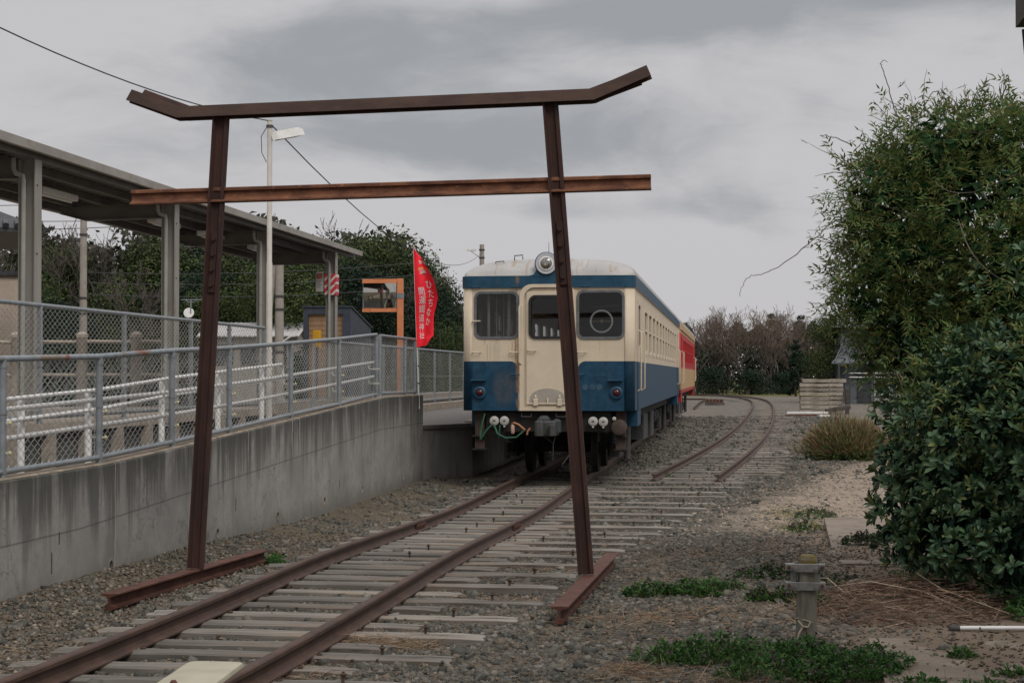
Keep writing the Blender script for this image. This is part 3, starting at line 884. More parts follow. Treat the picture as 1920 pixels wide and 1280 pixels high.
def ramp_wall():
    t = empty('retaining_wall', (0, 0, 0))
    tag(t, 'long streaky concrete retaining wall rising beside the track on the left', 'wall')
    m = wall_material()
    holes = [(WX, 11.2, .22), (WX, 14.21, .22), (WX, 17.30, .22), (WX, 19.69, .20), (WX, 22.02, .21), (WX, 24.35, .21), (WX, 27.53, .20)]
    joints = [5.5, 16.32, 28.2 - 6.9, 27.0, 29.3]
    for a, b in zip(joints, joints[1:]):
        ys = sorted({a + .006, b - .006} | {y for y, _ in WALL_TOP if a < y < b})
        mb = MB(); 
        for y in ys:
            z = wall_top(y)
            mb.v += [(WX, y, -.25), (WX, y, z - .008), (WX - .01, y, z), (WX - .19, y, z + .004), (WX - .2, y, z - .006), (WX - .2, y, -.25)]
        n = 6
        for i in range(len(ys) - 1):
            for j in range(n):
                mb.f.append((i * n + j, i * n + (j + 1) % n, (i + 1) * n + (j + 1) % n, (i + 1) * n + j))
        mb.f.append(tuple(range(n - 1, -1, -1))); mb.f.append(tuple((len(ys) - 1) * n + j for j in range(n)))
        o = mb.build('wall_panel', m, t)
        hs = [h for h in holes if a < h[1] < b]
        if hs: cut_round(o, hs, .046, .10)
        for h in hs:
            MB().panel([(.060 * math.cos(R(q)), .066 * math.sin(R(q))) for q in range(0, 360, 20)], [[(.043 * math.cos(R(q)), .045 * math.sin(R(q))) for q in range(340, -1, -20)]], .05, lambda a_, b_, tt, h=h: (WX + .004 - tt, h[1] + a_, h[2] + b_)).build('drain_collar', MT['conc_old'], o)
    # worn tan coping skim on top
    cop = MB()
    ys = [5.6] + [y for y, _ in WALL_TOP if y > 6] 
    cop.sweep([(-.088, .0), (.088, .0), (.08, .012), (-.08, .012)], [(WX - .1, y, wall_top(y) + .0045) for y in ys]).build('coping', MT['coping'], t)
    rusty = mat('tie_rust', (.035, .018, .013), (.05, .025, .018), 9, .9)
    for y, z, h in ((13.05, .52, .10), (12.9, .30, .17), (17.95, .40, .14), (22.9, .34, .10)):
        MB().bbox(WX - .01, WX + .003, y, y + .012, z, z + h).build('tie_bar_slot', rusty, t)
MT['coping'] = mat('coping', (.20, .165, .125), (.33, .27, .205), 4, .9, .4, spots=[((.08, .085, .045), 5, .55, .7), ((.30, .18, .08), 2.1, .60, .72)])
ramp_wall()

def ramp():
    mb = MB(); ys = [5.6] + [y for y, _ in WALL_TOP if y > 6]
    mb.sweep([(-.75, -.4), (.75, -.4), (.75, 0), (-.75, 0)], [(-6.36, y, wall_top(y) - .30) for y in ys])
    tag(mb.build('ramp', MT['asphalt']), kind='structure')
ramp()

def platform():
    t = empty('station_platform', (-5.2, 31, 0))
    tag(t, 'old concrete platform beside the blue and cream railcar with worn edge', 'platform')
    off = -t.location
    face = mat('platform_face', (.17, .165, .15), (.25, .24, .215), 2, .9, .4, spots=[((.10, .10, .085), 5, .55, .75)], stretch=(1, 1, .35))
    pl = [(-5.42, 29.32), (-4.78, 31.0), (-4.78, 74), (-7.5, 74), (-7.5, 29.32)]
    mb = MB(); n = len(pl)
    for z in (-.2, .93): mb.v += [(x + off.x, y + off.y, z) for x, y in pl]
    mb.f = [tuple(range(n - 1, -1, -1)), tuple(range(n, 2 * n))] + [(i, (i + 1) % n, n + (i + 1) % n, n + i) for i in range(n)]
    mb.build('platform_wall', face, t)
    mb = MB()
    for z in (.934, 1.00): mb.v += [(x + off.x, y + off.y, z) for x, y in [(-5.41, 29.29), (-4.70, 31.0), (-4.70, 74), (-7.49, 74), (-7.49, 29.29)]]
    mb.f = [tuple(range(n - 1, -1, -1)), tuple(range(n, 2 * n))] + [(i, (i + 1) % n, n + (i + 1) % n, n + i) for i in range(n)]
    mb.build('platform_surface', MT['asphalt'], t)
    for i in range(21):
        y = 31.02 + i * 2.0
        MB().cbox((-4.79 + off.x, y + .99 + off.y, 1.003 + .02), (.30, 1.97, .05), .012).build('edge_stone', MT['conc_pale'], t)
    MB().bbox(-7.75 + off.x, -7.5 + off.x, 29.4 + off.y, 74 + off.y, .5, 1.17).build('kerb', MT['conc_pale'], t)
platform()

def canopy_platform():
    t = empty('station_platform', (-8.2, 25, 0))
    tag(t, 'raised canopied platform with pilastered concrete side behind the fences', 'platform')
    off = -t.location
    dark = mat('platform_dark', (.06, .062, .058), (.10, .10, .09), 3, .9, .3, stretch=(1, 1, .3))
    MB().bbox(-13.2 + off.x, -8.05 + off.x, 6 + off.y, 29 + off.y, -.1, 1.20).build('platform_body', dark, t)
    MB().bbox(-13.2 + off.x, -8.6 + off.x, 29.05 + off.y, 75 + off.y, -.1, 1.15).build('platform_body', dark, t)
    MB().bbox(-13.2 + off.x, -7.96 + off.x, 5.9 + off.y, 29.02 + off.y, 1.205, 1.32).build('platform_slab', MT['conc_pale'], t)
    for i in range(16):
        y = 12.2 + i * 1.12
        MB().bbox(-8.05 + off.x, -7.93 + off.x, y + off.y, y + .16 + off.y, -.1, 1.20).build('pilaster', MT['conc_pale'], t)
    MB().bbox(-8.75 + off.x, -8.6 + off.x, 29.05 + off.y, 75 + off.y, 1.152, 1.36).build('kerb', MT['conc_pale'], t)
canopy_platform()

# ------------------------------------------------------------------ chain-link fences
def chain_bay(x, y0, y1, zb, zt, parent, p=.064, h=.034, r=.0036):
    """woven wire between two posts: zigzag wires, zb/zt functions of y"""
    nw = int((y1 - y0) / p); V = []; F = []
    for k in range(nw + 1):
        yc = y0 + p * (k + .5)
        b, tp = zb(yc), zt(yc); ns = max(2, int((tp - b) / h))
        pts = []
        for j in range(ns + 1):
            s = 1 if (j + k) % 2 else -1
            pts.append((x + .0015 * s, min(y1, max(y0, yc + s * p * .5)), b + (tp - b) * j / ns))
        base = len(V)
        for (a, c, d) in pts:
            for q in range(3):
                an = 2.0944 * q
                V.append((a + r * math.cos(an), c + r * math.sin(an), d))
        for j in range(ns):
            for q in range(3):
                q2 = (q + 1) % 3
                F.append((base + j * 3 + q, base + j * 3 + q2, base + j * 3 + 3 + q2, base + j * 3 + 3 + q))
    me = np_mesh('wire_mesh', np.array(V), np.array(F), MT['wire'])
    return tag(link('wire_mesh', me, parent), kind='stuff')

def collar(parent, c, r, axis=(0, 0, 1), h=.03):
    MB().lathe(c, axis, [(r, -h / 2), (r, h / 2)], 10).build('clamp', MT['galv'], parent, smooth=40)

def fence_along_wall():
    t = empty('chain_link_fence', (WX - .08, 8, wall_top(8)))
    tag(t, 'galvanised chain-link fence on top of the streaky retaining wall', 'fence')
    off = -t.location; X = WX - .08
    top = [(7.0, 1.97), (8.9, 1.99), (11.93, 2.009), (14.12, 2.053), (16.05, 2.132), (17.97, 2.19), (20.58, 2.292), (23.2, 2.401), (25.71, 2.522)]
    bot = [(7.0, 1.13), (8.9, 1.14), (11.93, 1.155), (14.12, 1.172), (16.05, 1.231), (17.97, 1.297), (20.58, 1.395), (23.2, 1.484), (25.71, 1.591)]
    zt = lambda y: lerp_tab(y, top); zb = lambda y: lerp_tab(y, bot)
    ys = [7.0, 8.9, 10.3, 12.2 - .05, 14.12, 16.05, 17.97, 20.58, 23.2, 25.71]
    for i, y in enumerate(ys):
        p = MB().cyl(Vector((X, y, wall_top(y) - .02)) + off, Vector((X, y, zt(y) - .01)) + off, .031, n=12).build('post', MT['galv'], t, smooth=40)
        for q in (zb(y), zb(y) + .45, zt(y) - .055):
            collar(p, Vector((X, y, q)) + off, .037)
    for y0, y1 in zip(ys, ys[1:]):
        pts = [Vector((X, y, zt(y))) + off for y in (y0, y1)]
        MB().tube(pts, .026, 10).build('top_rail', MT['galv_rusty'] if 12 < y0 < 15 else MT['galv'], t, smooth=40)
        MB().tube([Vector((X, y, zb(y))) + off for y in (y0, y1)], .024, 10).build('bottom_rail', MT['galv'], t, smooth=40)
        w = chain_bay(X - .03, y0 + .02, y1 - .02, lambda y: zb(y) + .01, lambda y: zt(y) - .01, t)
        w.location = off
        MB().tube([Vector((X - .03, y, (zb(y) + .45))) + off for y in (y0, y1)], .0022, 5).build('tension_wire', MT['wire'], t)
    # elbow at the end and level bay that follows
    t2 = empty('chain_link_fence', (X, 26.0, wall_top(26)))
    tag(t2, 'short level chain-link bay between the long fence and the red banner pole', 'fence')
    off = -t2.location
    for y in (25.98, 28.05, 28.95):
        p = MB().cyl(Vector((X, y, 1.52)) + off, Vector((X, y, 2.505)) + off, .029, n=12).build('post', MT['galv'], t2, smooth=40)
        for q in (1.62, 2.03, 2.45): collar(p, Vector((X, y, q)) + off, .035)
    MB().tube([Vector((X, y, z)) + off for y, z in ((25.98, 2.512), (28.95, 2.512))], .025, 10).build('top_rail', MT['galv'], t2, smooth=40)
    MB().tube([Vector((X, y, z)) + off for y, z in ((25.98, 1.6), (28.95, 1.59))], .023, 10).build('bottom_rail', MT['galv'], t2, smooth=40)
    w = chain_bay(X - .03, 26.0, 28.93, lambda y: 1.61, lambda y: 2.50, t2); w.location = off
    # return along the platform end
    return t
fence_along_wall()

def fence_platform():
    t = empty('chain_link_fence', (-8.0, 12, 1.32))
    tag(t, 'taller chain-link fence in front of the canopy columns', 'fence')
    off = -t.location; X = -8.0
    ys = [10.2, 12.8, 15.4, 18.74 - .75, 18.74 + 0.0, 21.49, 24.28, 26.22, 28.24]
    ys = [10.5, 13.2, 15.95, 18.74, 21.49, 24.28, 26.22, 28.24]
    for y in ys:
        p = MB().cyl(Vector((X, y, 1.315)) + off, Vector((X, y, 2.69)) + off, .034, n=12).build('post', MT['galv'], t, smooth=40)
        for q in (1.42, 2.0, 2.62): collar(p, Vector((X, y, q)) + off, .042)
    for y0, y1 in zip(ys, ys[1:]):
        MB().tube([Vector((X, y, 2.705)) + off for y in (y0, y1)], .028, 10).build('top_rail', MT['galv'], t, smooth=40)
        MB().tube([Vector((X, y, 1.40)) + off for y in (y0, y1)], .026, 10).build('bottom_rail', MT['galv'], t, smooth=40)
        w = chain_bay(X + .03, y0 + .02, y1 - .02, lambda y: 1.41, lambda y: 2.69, t, .07, .037, .0036); w.location = off
fence_platform()

def fence_far():
    t = empty('chain_link_fence', (-7.6, 30, 1.17))
    tag(t, 'far chain-link fence on the platform kerb behind the red banner', 'fence')
    off = -t.location; X = -7.62
    ys = [30.2, 32.3, 34.4, 36.5, 38.6, 40.7, 43.0, 45.4, 47.8, 50.2, 52.6, 55, 57.4]
    for y in ys:
        MB().cyl(Vector((X, y, 1.17)) + off, Vector((X, y, 2.52)) + off, .03, n=8).build('post', MT['galv'], t, smooth=40)
    for y0, y1 in zip(ys, ys[1:]):
        for z, r in ((2.53, .026), (1.26, .022), (1.86, .006)):
            MB().tube([Vector((X, y, z)) + off for y in (y0, y1)], r, 8).build('top_rail' if z > 2 else 'bottom_rail' if z < 1.5 else 'tension_wire', MT['galv'], t, smooth=40)
        w = chain_bay(X + .02, y0 + .02, y1 - .02, lambda y: 1.27, lambda y: 2.52, t, .10, .05, .0036); w.location = off
    # the bay closing the end of the ramp towards the wall
fence_far()

def handrails():
    A = [(9, 1.56), (12.4, 1.621), (14.3, 1.668), (16.34, 1.718), (19.5, 1.826), (26.1, 2.095)]
    t = empty('handrail', (-5.62, 12, 1.1))
    tag(t, 'white ribbed double handrail bracketed to the fence posts along the wall', 'handrail')
    off = -t.location; X = -5.60
    for dz, nm in ((0, 'upper_rail'), (-.228, 'lower_rail')):
        pts = [Vector((X, y, z + dz)) + off for y, z in A]
        e = pts[-1]
        pts += [e + Vector((0, .06, -.012)), e + Vector((0, .085, -.05)), e + Vector((0, .085, -.13))]
        MB().tube(pts, .021, 10).build(nm, MT['rail_white'], t, smooth=40)
        for y in (12.15, 14.12, 16.05, 17.97, 20.58, 23.2, 25.6):
            z = lerp_tab(y, A) + dz
            MB().tube([Vector((X, y + .12, z - .02)) + off, Vector((X, y + .10, z - .07)) + off, Vector((X + .03, y + .04, z - .09)) + off, Vector((X + .16, y, z - .09)) + off], .009, 6).build('bracket', MT['white_paint'], t, smooth=40)
            MB().lathe(Vector((X + .17, y, z - .09)) + off, (1, 0, 0), [(.004, 0), (.018, .004), (.018, .016), (.006, .024)], 8).build('bolt_cap', MT['cap_yellow'], t)
    t = empty('handrail', (-6.9, 14, 1))
    tag(t, 'white handrail on capped posts along the far side of the ramp', 'handrail')
    off = -t.location; X = -6.9
    B = [(9, 1.50), (15.24, 1.66), (17.6, 1.73), (20.1, 1.86), (24.0, 2.01), (25.1, 2.055)]
    for dz, nm in ((0, 'upper_rail'), (-.21, 'lower_rail')):
        pts = [Vector((X + .06, y, z + dz)) + off for y, z in B]
        e = pts[-1]
        if dz == 0: pts += [e + Vector((0, .07, -.015)), e + Vector((0, .10, -.06)), e + Vector((0, .10, -.2))]
        MB().tube(pts, .022, 10).build(nm, MT['rail_white'], t, smooth=40)
    for y in (11.2, 13.4, 15.72, 17.46, 19.83, 22.1, 24.25):
        z = lerp_tab(y, B)
        p = MB().lathe(Vector((X, y, 0)) + off, (0, 0, 1), [(.037, .55), (.037, z - .03), (.03, z - .015), (.012, z - .008)], 12).build('post', MT['white_paint'], t, smooth=40)
        MB().tube([Vector((X, y + .03, z - .05)) + off, Vector((X + .04, y + .05, z - .04)) + off, Vector((X + .06, y + .05, z - .01)) + off], .008, 6).build('bracket', MT['white_paint'], p)
def ribbed():
    m, g, b = new_mat('rail_white')
    co = g.coords('Object'); y = g.xyz(co)[1]
    rib = g.m('SINE', g.m('MULTIPLY', y, 120.0))
    g.put(b.inputs['Base Color'], g.mix(g.noise(co, 6, 5, .6), (.60, .59, .565), (.70, .69, .665)))
    b.inputs['Roughness'].default_value = .45
    g.put(b.inputs['Normal'], g.bump(rib, .5, .004))
    return m
MT['rail_white'] = ribbed()
MT['cap_yellow'] = mat('cap_yellow', (.50, .44, .25), None, 5, .5)
handrails()

# ------------------------------------------------------------------ canopy
CX_COL, CANOPY_Y = -8.67, [9.4, 14.69, 19.99, 25.29, 30.59, 35.99]
def h_section(w=.21, d=.21, tf=.016, tw=.012):
    a, b = w / 2, d / 2
    return [(-a, -b), (a, -b), (a, -b + tf), (tw / 2, -b + tf), (tw / 2, b - tf), (a, b - tf), (a, b), (-a, b), (-a, b - tf), (-tw / 2, b - tf), (-tw / 2, -b + tf), (-a, -b + tf)]

def canopy():
    t = empty('platform_canopy', (CX_COL, 20, 1.32))
    tag(t, 'long flat platform canopy on a single row of beige steel columns', 'canopy')
    off = -t.location
    ya, yb = 5.5, 38.0
    roof = lambda x: 4.555 + (x + 10.8) * .036          # slight fall away from the old track
    # corrugated sheet
    mb = MB(); n = 0
    prof = []; y = ya
    k = 0
    while y <= yb:
        prof.append((y, 0 if (k % 4) in (0, 1) else .032)); y += .055; k += 1
    for (y, h) in prof:
        mb.v += [(-10.82 + off.x, y + off.y, roof(-10.82) + .06 + h + off.z), (-8.50 + off.x, y + off.y, roof(-8.5) + .06 + h + off.z)]
    mb.f = [(2 * i, 2 * i + 1, 2 * i + 3, 2 * i + 2) for i in range(len(prof) - 1)]
    o = mb.build('roof_sheet', MT['canopy_sheet'], t)
    md = o.modifiers.new('thickness', 'SOLIDIFY'); md.thickness = .006
    MB().sweep([(-.035, -.055), (.035, -.055), (.035, .055), (-.035, .055)], [Vector((-8.46, ya, roof(-8.46) + .05)) + off, Vector((-8.46, yb, roof(-8.46) + .05)) + off]).build('fascia', MT['canopy_edge'], t)
    MB().sweep([(-.05, -.04), (.05, -.04), (.05, .06), (-.05, .06)], [Vector((-10.86, ya, roof(-10.86) + .02)) + off, Vector((-10.86, yb, roof(-10.86) + .02)) + off]).build('gutter', MT['canopy_edge'], t)
    for x in (-8.62, -9.15, -9.7, -10.25, -10.7):
        MB().sweep([(-.025, -.05), (.025, -.05), (.025, .05), (-.025, .05)], [Vector((x, ya, roof(x) - .0)) + off, Vector((x, yb - .03, roof(x) - .0)) + off]).build('purlin', MT['canopy_sheet'], t)
    for i, y in enumerate(CANOPY_Y):
        c = MB().sweep(h_section(.20, .22), [Vector((CX_COL, y, 1.30)) + off, Vector((CX_COL, y, roof(CX_COL) - .06)) + off], up=(1, 0, 0)).build('column', MT['canopy_steel'], t)
        # cantilever beam with tapered end
        zt = lambda x: roof(x) - .052
        bm = MB()
        secs = [(-8.785, .24), (-10.05, .22), (-10.45, .10)]
        for x, d in secs:
            z1 = zt(x) + off.z; X = x + off.x; Y = y + off.y
            bm.v += [(X, Y - .07, z1), (X, Y + .07, z1), (X, Y + .07, z1 - .014), (X, Y + .006, z1 - .016), (X, Y + .006, z1 - d + .016), (X, Y + .07, z1 - d + .014), (X, Y + .07, z1 - d), (X, Y - .07, z1 - d), (X, Y - .07, z1 - d + .014), (X, Y - .006, z1 - d + .016), (X, Y - .006, z1 - .016), (X, Y - .07, z1 - .014)]
        m = 12
        for s in range(2):
            for j in range(m): bm.f.append((s * m + j, s * m + (j + 1) % m, s * m + m + (j + 1) % m, s * m + m + j))
        bm.f += [tuple(range(m - 1, -1, -1)), tuple(2 * m + j for j in range(m))]
        bm.build('beam', MT['canopy_beam'], t)
        MB().tube([Vector((CX_COL - .02, y - .155, 1.4)) + off, Vector((CX_COL - .02, y - .155, roof(CX_COL) - .33)) + off, Vector((CX_COL - .03, y - .155, roof(CX_COL) - .27)) + off, Vector((CX_COL - .12, y - .155, roof(CX_COL) - .24)) + off, Vector((CX_COL - .15, y - .155, roof(CX_COL) - .18)) + off, Vector((CX_COL - .15, y - .155, roof(CX_COL) - .05)) + off], .03, 8).build('downpipe', MT['canopy_pipe'], c, smooth=40)
        for z in (2.2, 3.4, 4.25):
            MB().cyl(Vector((CX_COL + .112, y - .05, z)) + off, Vector((CX_COL + .122, y - .05, z)) + off, .012, n=6).build('bolt', MT['under_grey'], c)
    for i, (x, y) in enumerate([(-9.5, 17.4), (-9.5, 22.8), (-9.5, 27.4), (-9.5, 30.0), (-9.5, 33.2)]):
        f = MB().cbox((x + off.x, y + off.y, roof(x) - .14 + off.z), (.16, 1.25, .09), .012).build('light_fitting', MT['white_paint'], t)
        MB().cyl((x + off.x, y - .55 + off.y, roof(x) - .205 + off.z), (x + off.x, y + .55 + off.y, roof(x) - .205 + off.z), .014, n=8).build('tube_lamp', MT['tube_glass'], f, smooth=40)
    # red and white hazard sleeve and notice on the last column
    y = CANOPY_Y[-1]
    MB().bbox(CX_COL - .13 + off.x, CX_COL + .13 + off.x, y - .135 + off.y, y + .13 + off.y, 3.64 + off.z, 4.10 + off.z).build('hazard_sleeve', hazard_mat(), t)
    s = MB().cbox((CX_COL - .24 + off.x, y - .13 + off.y, 3.93 + off.z), (.17, .02, .43), .004).build('notice_board', MT['notice'], t)
    MB().bbox(-.07 + CX_COL - .24 + off.x, .07 + CX_COL - .24 + off.x, y - .144 + off.y, y - .141 + off.y, 3.99 + off.z, 4.11 + off.z).build('notice_picture', MT['notice_red'], s)
    for k in range(4):
        z = 3.95 - .045 * k
        MB().bbox(-.06 + CX_COL - .24 + off.x, (.06 if k % 2 == 0 else .02) + CX_COL - .24 + off.x, y - .144 + off.y, y - .141 + off.y, z - .008 + off.z, z + .008 + off.z).build('notice_line', MT['notice_grey'], s)
def hazard_mat():
    m, g, b = new_mat('hazard_stripes')
    x, y, z = g.xyz(g.coords('Object'))
    d = g.m('ADD', g.m('MULTIPLY', x, 1.0), g.m('MULTIPLY', z, -1.0))
    fr = g.m('FRACT', g.m('ADD', g.m('MULTIPLY', d, 6.2), 40.0))
    band = g.m('LESS_THAN', g.m('ABSOLUTE', g.m('SUBTRACT', z, 2.55)), .008)
    col = g.mix(g.m('GREATER_THAN', fr, .62), (.50, .03, .045), (.62, .55, .50))
    col = g.mix(band, col, (.25, .02, .03))
    g.put(b.inputs['Base Color'], col); b.inputs['Roughness'].default_value = .6
    return m
MT['canopy_pipe'] = mat('canopy_pipe', (.27, .27, .24), (.32, .32, .29), 5, .5)
MT['tube_glass'] = mat('tube_glass', (.75, .74, .70), None, 5, .3)
MT['notice'] = mat('notice', (.50, .46, .43), None, 5, .6)
MT['notice_red'] = mat('notice_red', (.26, .05, .045), (.38, .16, .14), 30, .6)
MT['notice_grey'] = mat('notice_grey', (.22, .21, .20), None, 5, .6)
canopy()

def station_lamp():
    t = empty('lamp_post', (-7.0, 25.0, 1.2))
    tag(t, 'slim white lamp post with a tilted lantern in front of the canopy', 'lamp post')
    MB().lathe((0, 0, 0), (0, 0, 1), [(.05, -.5), (.046, 2.4), (.04, 2.42), (.038, 4.58), (.045, 4.585), (.045, 4.60)], 14).build('pole', MT['pole_white'], t, smooth=40)
    # lantern: shallow hooded box canted up along +x/+y
    d = Vector((.62, .55, .20)).normalized(); s = d.cross(Vector((0, 0, 1))).normalized(); u = s.cross(d)
    def P(a, b, c): return Vector((.03, 0, 4.28)) + d * a + s * b + u * c
    mb = MB()
    for a, w, h in ((0, .05, .07), (.08, .09, .13), (.46, .10, .13), (.55, .06, .09)):
        mb.v += [P(a, -w, 0), P(a, w, 0), P(a, w * .7, h), P(a, -w * .7, h)]
    for i in range(3):
        for j in range(4): mb.f.append((i * 4 + j, i * 4 + (j + 1) % 4, i * 4 + 4 + (j + 1) % 4, i * 4 + 4 + j))
    mb.f += [(3, 2, 1, 0), (12, 13, 14, 15)]
    hd = mb.build('lamp_head', MT['white_paint'], t)
    mb = MB()
    for a, w in ((.10, .075), (.45, .082)): mb.v += [P(a, -w, -.012), P(a, w, -.012), P(a, w, .0), P(a, -w, .0)]
    mb.f = [(0, 1, 5, 4), (0, 3, 2, 1), (4, 5, 6, 7), (1, 2, 6, 5), (0, 4, 7, 3)]
    mb.build('diffuser', MT['tube_glass'], hd)
    MB().cyl((0, 0, 4.30), P(.04, 0, .04), .022, n=8).build('arm', MT['white_paint'], t)
    MB().lathe((.0, 0, 4.5), (0, 0, 1), [(.055, -.02), (.055, .02)], 10).build('band', MT['under_grey'], t)
    MB().tube([(-.04, 0, 4.5), (-.14, .02, 4.35), (-.13, .02, 4.1), (-.05, 0, 3.95)], .006, 5).build('cable_loop', MT['black'], t)
station_lamp()

def catenary(p0, p1, sag, n=18):
    a, b = Vector(p0), Vector(p1)
    return [a.lerp(b, i / n) - Vector((0, 0, sag * 4 * (i / n) * (1 - i / n))) for i in range(n + 1)]
def wires():
    for lab, p0, p1, sag, r in [
        ('black overhead cable from upper left down to the white lamp post', (-7.03, 25, 5.79), (-8.6, 14.0, 6.15), .30, .009),
        ('thin overhead cable sagging from the lamp post to the pole behind the railcar', (-6.97, 25, 5.72), (-14.1, 95, 8.9), 1.35, .011),
        ('upper of three thin wires crossing behind the near canopy column', (-30, 50, 7.35), (-17.5, 50.2, 7.30), .12, .012),
        ('middle of three thin wires crossing behind the near canopy column', (-30, 50, 6.95), (-17.5, 50.2, 6.70), .10, .012),
        ('lowest of three thin wires crossing behind the near canopy column', (-30, 50, 6.45), (-17.5, 50.2, 6.55), .10, .012),
        ('upper service wire strung in front of the wooded hill', (-19.1, 48, 4.95), (-10.3, 54, 5.55), .16, .010),
        ('middle service wire strung in front of the wooded hill', (-19.1, 48, 4.65), (-10.3, 54, 5.15), .16, .010),
        ('lowest service wire strung in front of the wooded hill', (-19.1, 48, 4.30), (-10.3, 54, 4.75), .18, .010)]:
        o = MB().tube(catenary(p0, p1, sag), r, 5).build('overhead_wire', MT['wire_black'])
        tag(o, lab, 'wire')
MT['wire_black'] = mat('wire_black', (.05, .05, .052), None, 4, .6)
wires()

def utility_poles():
    def pole(name, lab, loc, h, r0, r1, fit):
        t = empty(name, loc); tag(t, lab, 'utility pole')
        MB().lathe((0, 0, 0), (0, 0, 1), [(r0, -.3), (r1, h), (r1 * .6, h + .01)], 14).build('shaft', MT['conc_pole'], t, smooth=40)
        fit(t, h)
        return t
    def fit1(t, h):
        for z in (h * .55, h * .62, h * .9):
            MB().lathe((0, 0, z), (0, 0, 1), [(.125, -.03), (.125, .03)], 12).build('band', MT['under_grey'], t)
        MB().box((.2, -.05, h * .57), (.5, .07, .07)).build('bracket_arm', MT['under_grey'], t)
    pole('utility_pole', 'plain concrete pole seen under the canopy left of the second column', (-19.14, 48, 0), 6.75, .13, .095, fit1)
    def fit2(t, h):
        for z in (3.9, 4.3, 2.6): MB().lathe((0, 0, z), (0, 0, 1), [(.16, -.03), (.16, .03)], 12).build('band', MT['under_grey'], t)
        MB().cyl((-.75, 0, -.2), (-.16, 0, h - .3), .11, .09, 12).build('brace_shaft', MT['conc_pole'], t, smooth=40)
        MB().tube([(.12, -.05, 2.9), (.30, -.08, 3.02), (.42, -.1, 3.08)], .03, 6).build('lamp_arm', MT['white_paint'], t)
    pole('utility_pole', 'braced pair of concrete poles behind the lamp post under the canopy end', (-13.68, 50, 0), 5.55, .15, .125, fit2)
    def fit3(t, h):
        MB().cyl((-.05, 0, h - .75), (-.75, .1, h - .25), .05, .05, 8).build('lamp_arm', MT['white_paint'], t)
        MB().box((-.62, .1, h - .30), (.5, .18, .1)).build('lamp_head', MT['white_paint'], t)
        for z in (h - .3, h - .75): MB().lathe((0, 0, z), (0, 0, 1), [(.17, -.04), (.17, .04)], 12).build('band', MT['under_grey'], t)
    pole('utility_pole', 'distant concrete pole with a street lamp showing above the railcar roof', (-14.1, 95, 0), 9.35, .19, .13, fit3)
utility_poles()

# ------------------------------------------------------------------ banner
def banner():
    px0, px1 = Vector((-5.505, 28.93, 4.19)), Vector((-5.40, 28.93, 1.30))
    t = empty('banner_flag', (-5.4, 28.93, 1.54))
    tag(t, 'tall red vertical banner with white Japanese lettering tied to the fence', 'banner')
    off = -t.location
    MB().tube([px1 + off, px0 + off], .012, 8).build('flag_pole', MT['white_paint'], t)
    MB().lathe(px0 + off, (0, 0, 1), [(.018, -.02), (.018, .02), (.006, .03)], 8).build('pole_cap', MT['under_grey'], t)
    for z in (1.75, 2.05):
        MB().lathe(Vector((-5.41, 28.93, z)) + off, (0, 0, 1), [(.02, -.01), (.02, .01)], 8).build('clip', MT['black'], t)
    H = 1.80
    width = [(0, .05), (.08, .15), (.2, .24), (.35, .34), (.5, .42), (.58, .40), (.68, .34), (.78, .31), (.9, .30), (1, .22)]
    def F(u, v):
        base = px0.lerp(px1, (v * H + .02) / (px0 - px1).length)
        w = lerp_tab(v, width)
        sag = .20 * u * max(0, 1 - v / .28) ** 1.5
        x = base.x + w * u + .022 * math.sin(13 * v + 3 * u) * u
        y = base.y - .02 - .11 * math.sin(u * 5.6 + v * 3.4) * u + .09 * math.sin(v * 9 + u * 2) * u
        z = base.z - sag - .02 * math.sin(u * 5 + 4 * v) * u + (.06 * u * (1 if v > .9 else 0))
        return Vector((x, y, z)) + off
    nu, nv = 10, 36
    mb = MB()
    mb.v = [tuple(F(i / nu, j / nv)) for j in range(nv + 1) for i in range(nu + 1)]
    mb.f = [(j * (nu + 1) + i, j * (nu + 1) + i + 1, (j + 1) * (nu + 1) + i + 1, (j + 1) * (nu + 1) + i) for j in range(nv) for i in range(nu)]
    cloth = mb.build('cloth', MT['red'], t, smooth=True)
    def glyph(ch, u, v, su, sv, m):
        cu = bpy.data.curves.new('t', 'FONT'); cu.body = ch; cu.size = 1.0; cu.align_x = 'CENTER'; cu.align_y = 'CENTER'; cu.resolution_u = 3
        ob = link('t', cu); dg = bpy.context.evaluated_depsgraph_get()
        me = bpy.data.meshes.new_from_object(ob.evaluated_get(dg)); bpy.data.objects.remove(ob)
        if len(me.vertices) == 0: return
        n = len(me.vertices); co = np.zeros(n * 3); me.vertices.foreach_get('co', co); co = co.reshape(-1, 3)
        for i, (a, b, _) in enumerate(co):
            p = F(min(1, max(0, u + a * su)), v - b * sv); q = F(min(1, u + a * su + .01), v - b * sv); r = F(u, min(1, v - b * sv + .01))
            me.vertices[i].co = p + Vector((0, -.006, 0))
        me.materials.clear(); me.materials.append(m); me.update()
        link('lettering', me, cloth)
    white = MT['letter_white']
    for k, ch in enumerate('ひたちなか'): glyph(ch, .66, .40 + .088 * k, .30, .088, white)
    for k, ch in enumerate('開運鐵道神社'): glyph(ch, .30, .46 + .087 * k, .28, .086, white)
    glyph('開', .62, .155, .42, .05, white)
    glyph('●', .50, .235, .55, .06, MT['orange'])
    glyph('運', .55, .27, .42, .05, white)
MT['letter_white'] = mat('letter_white', (.72, .68, .68), None, 5, .7)
banner()

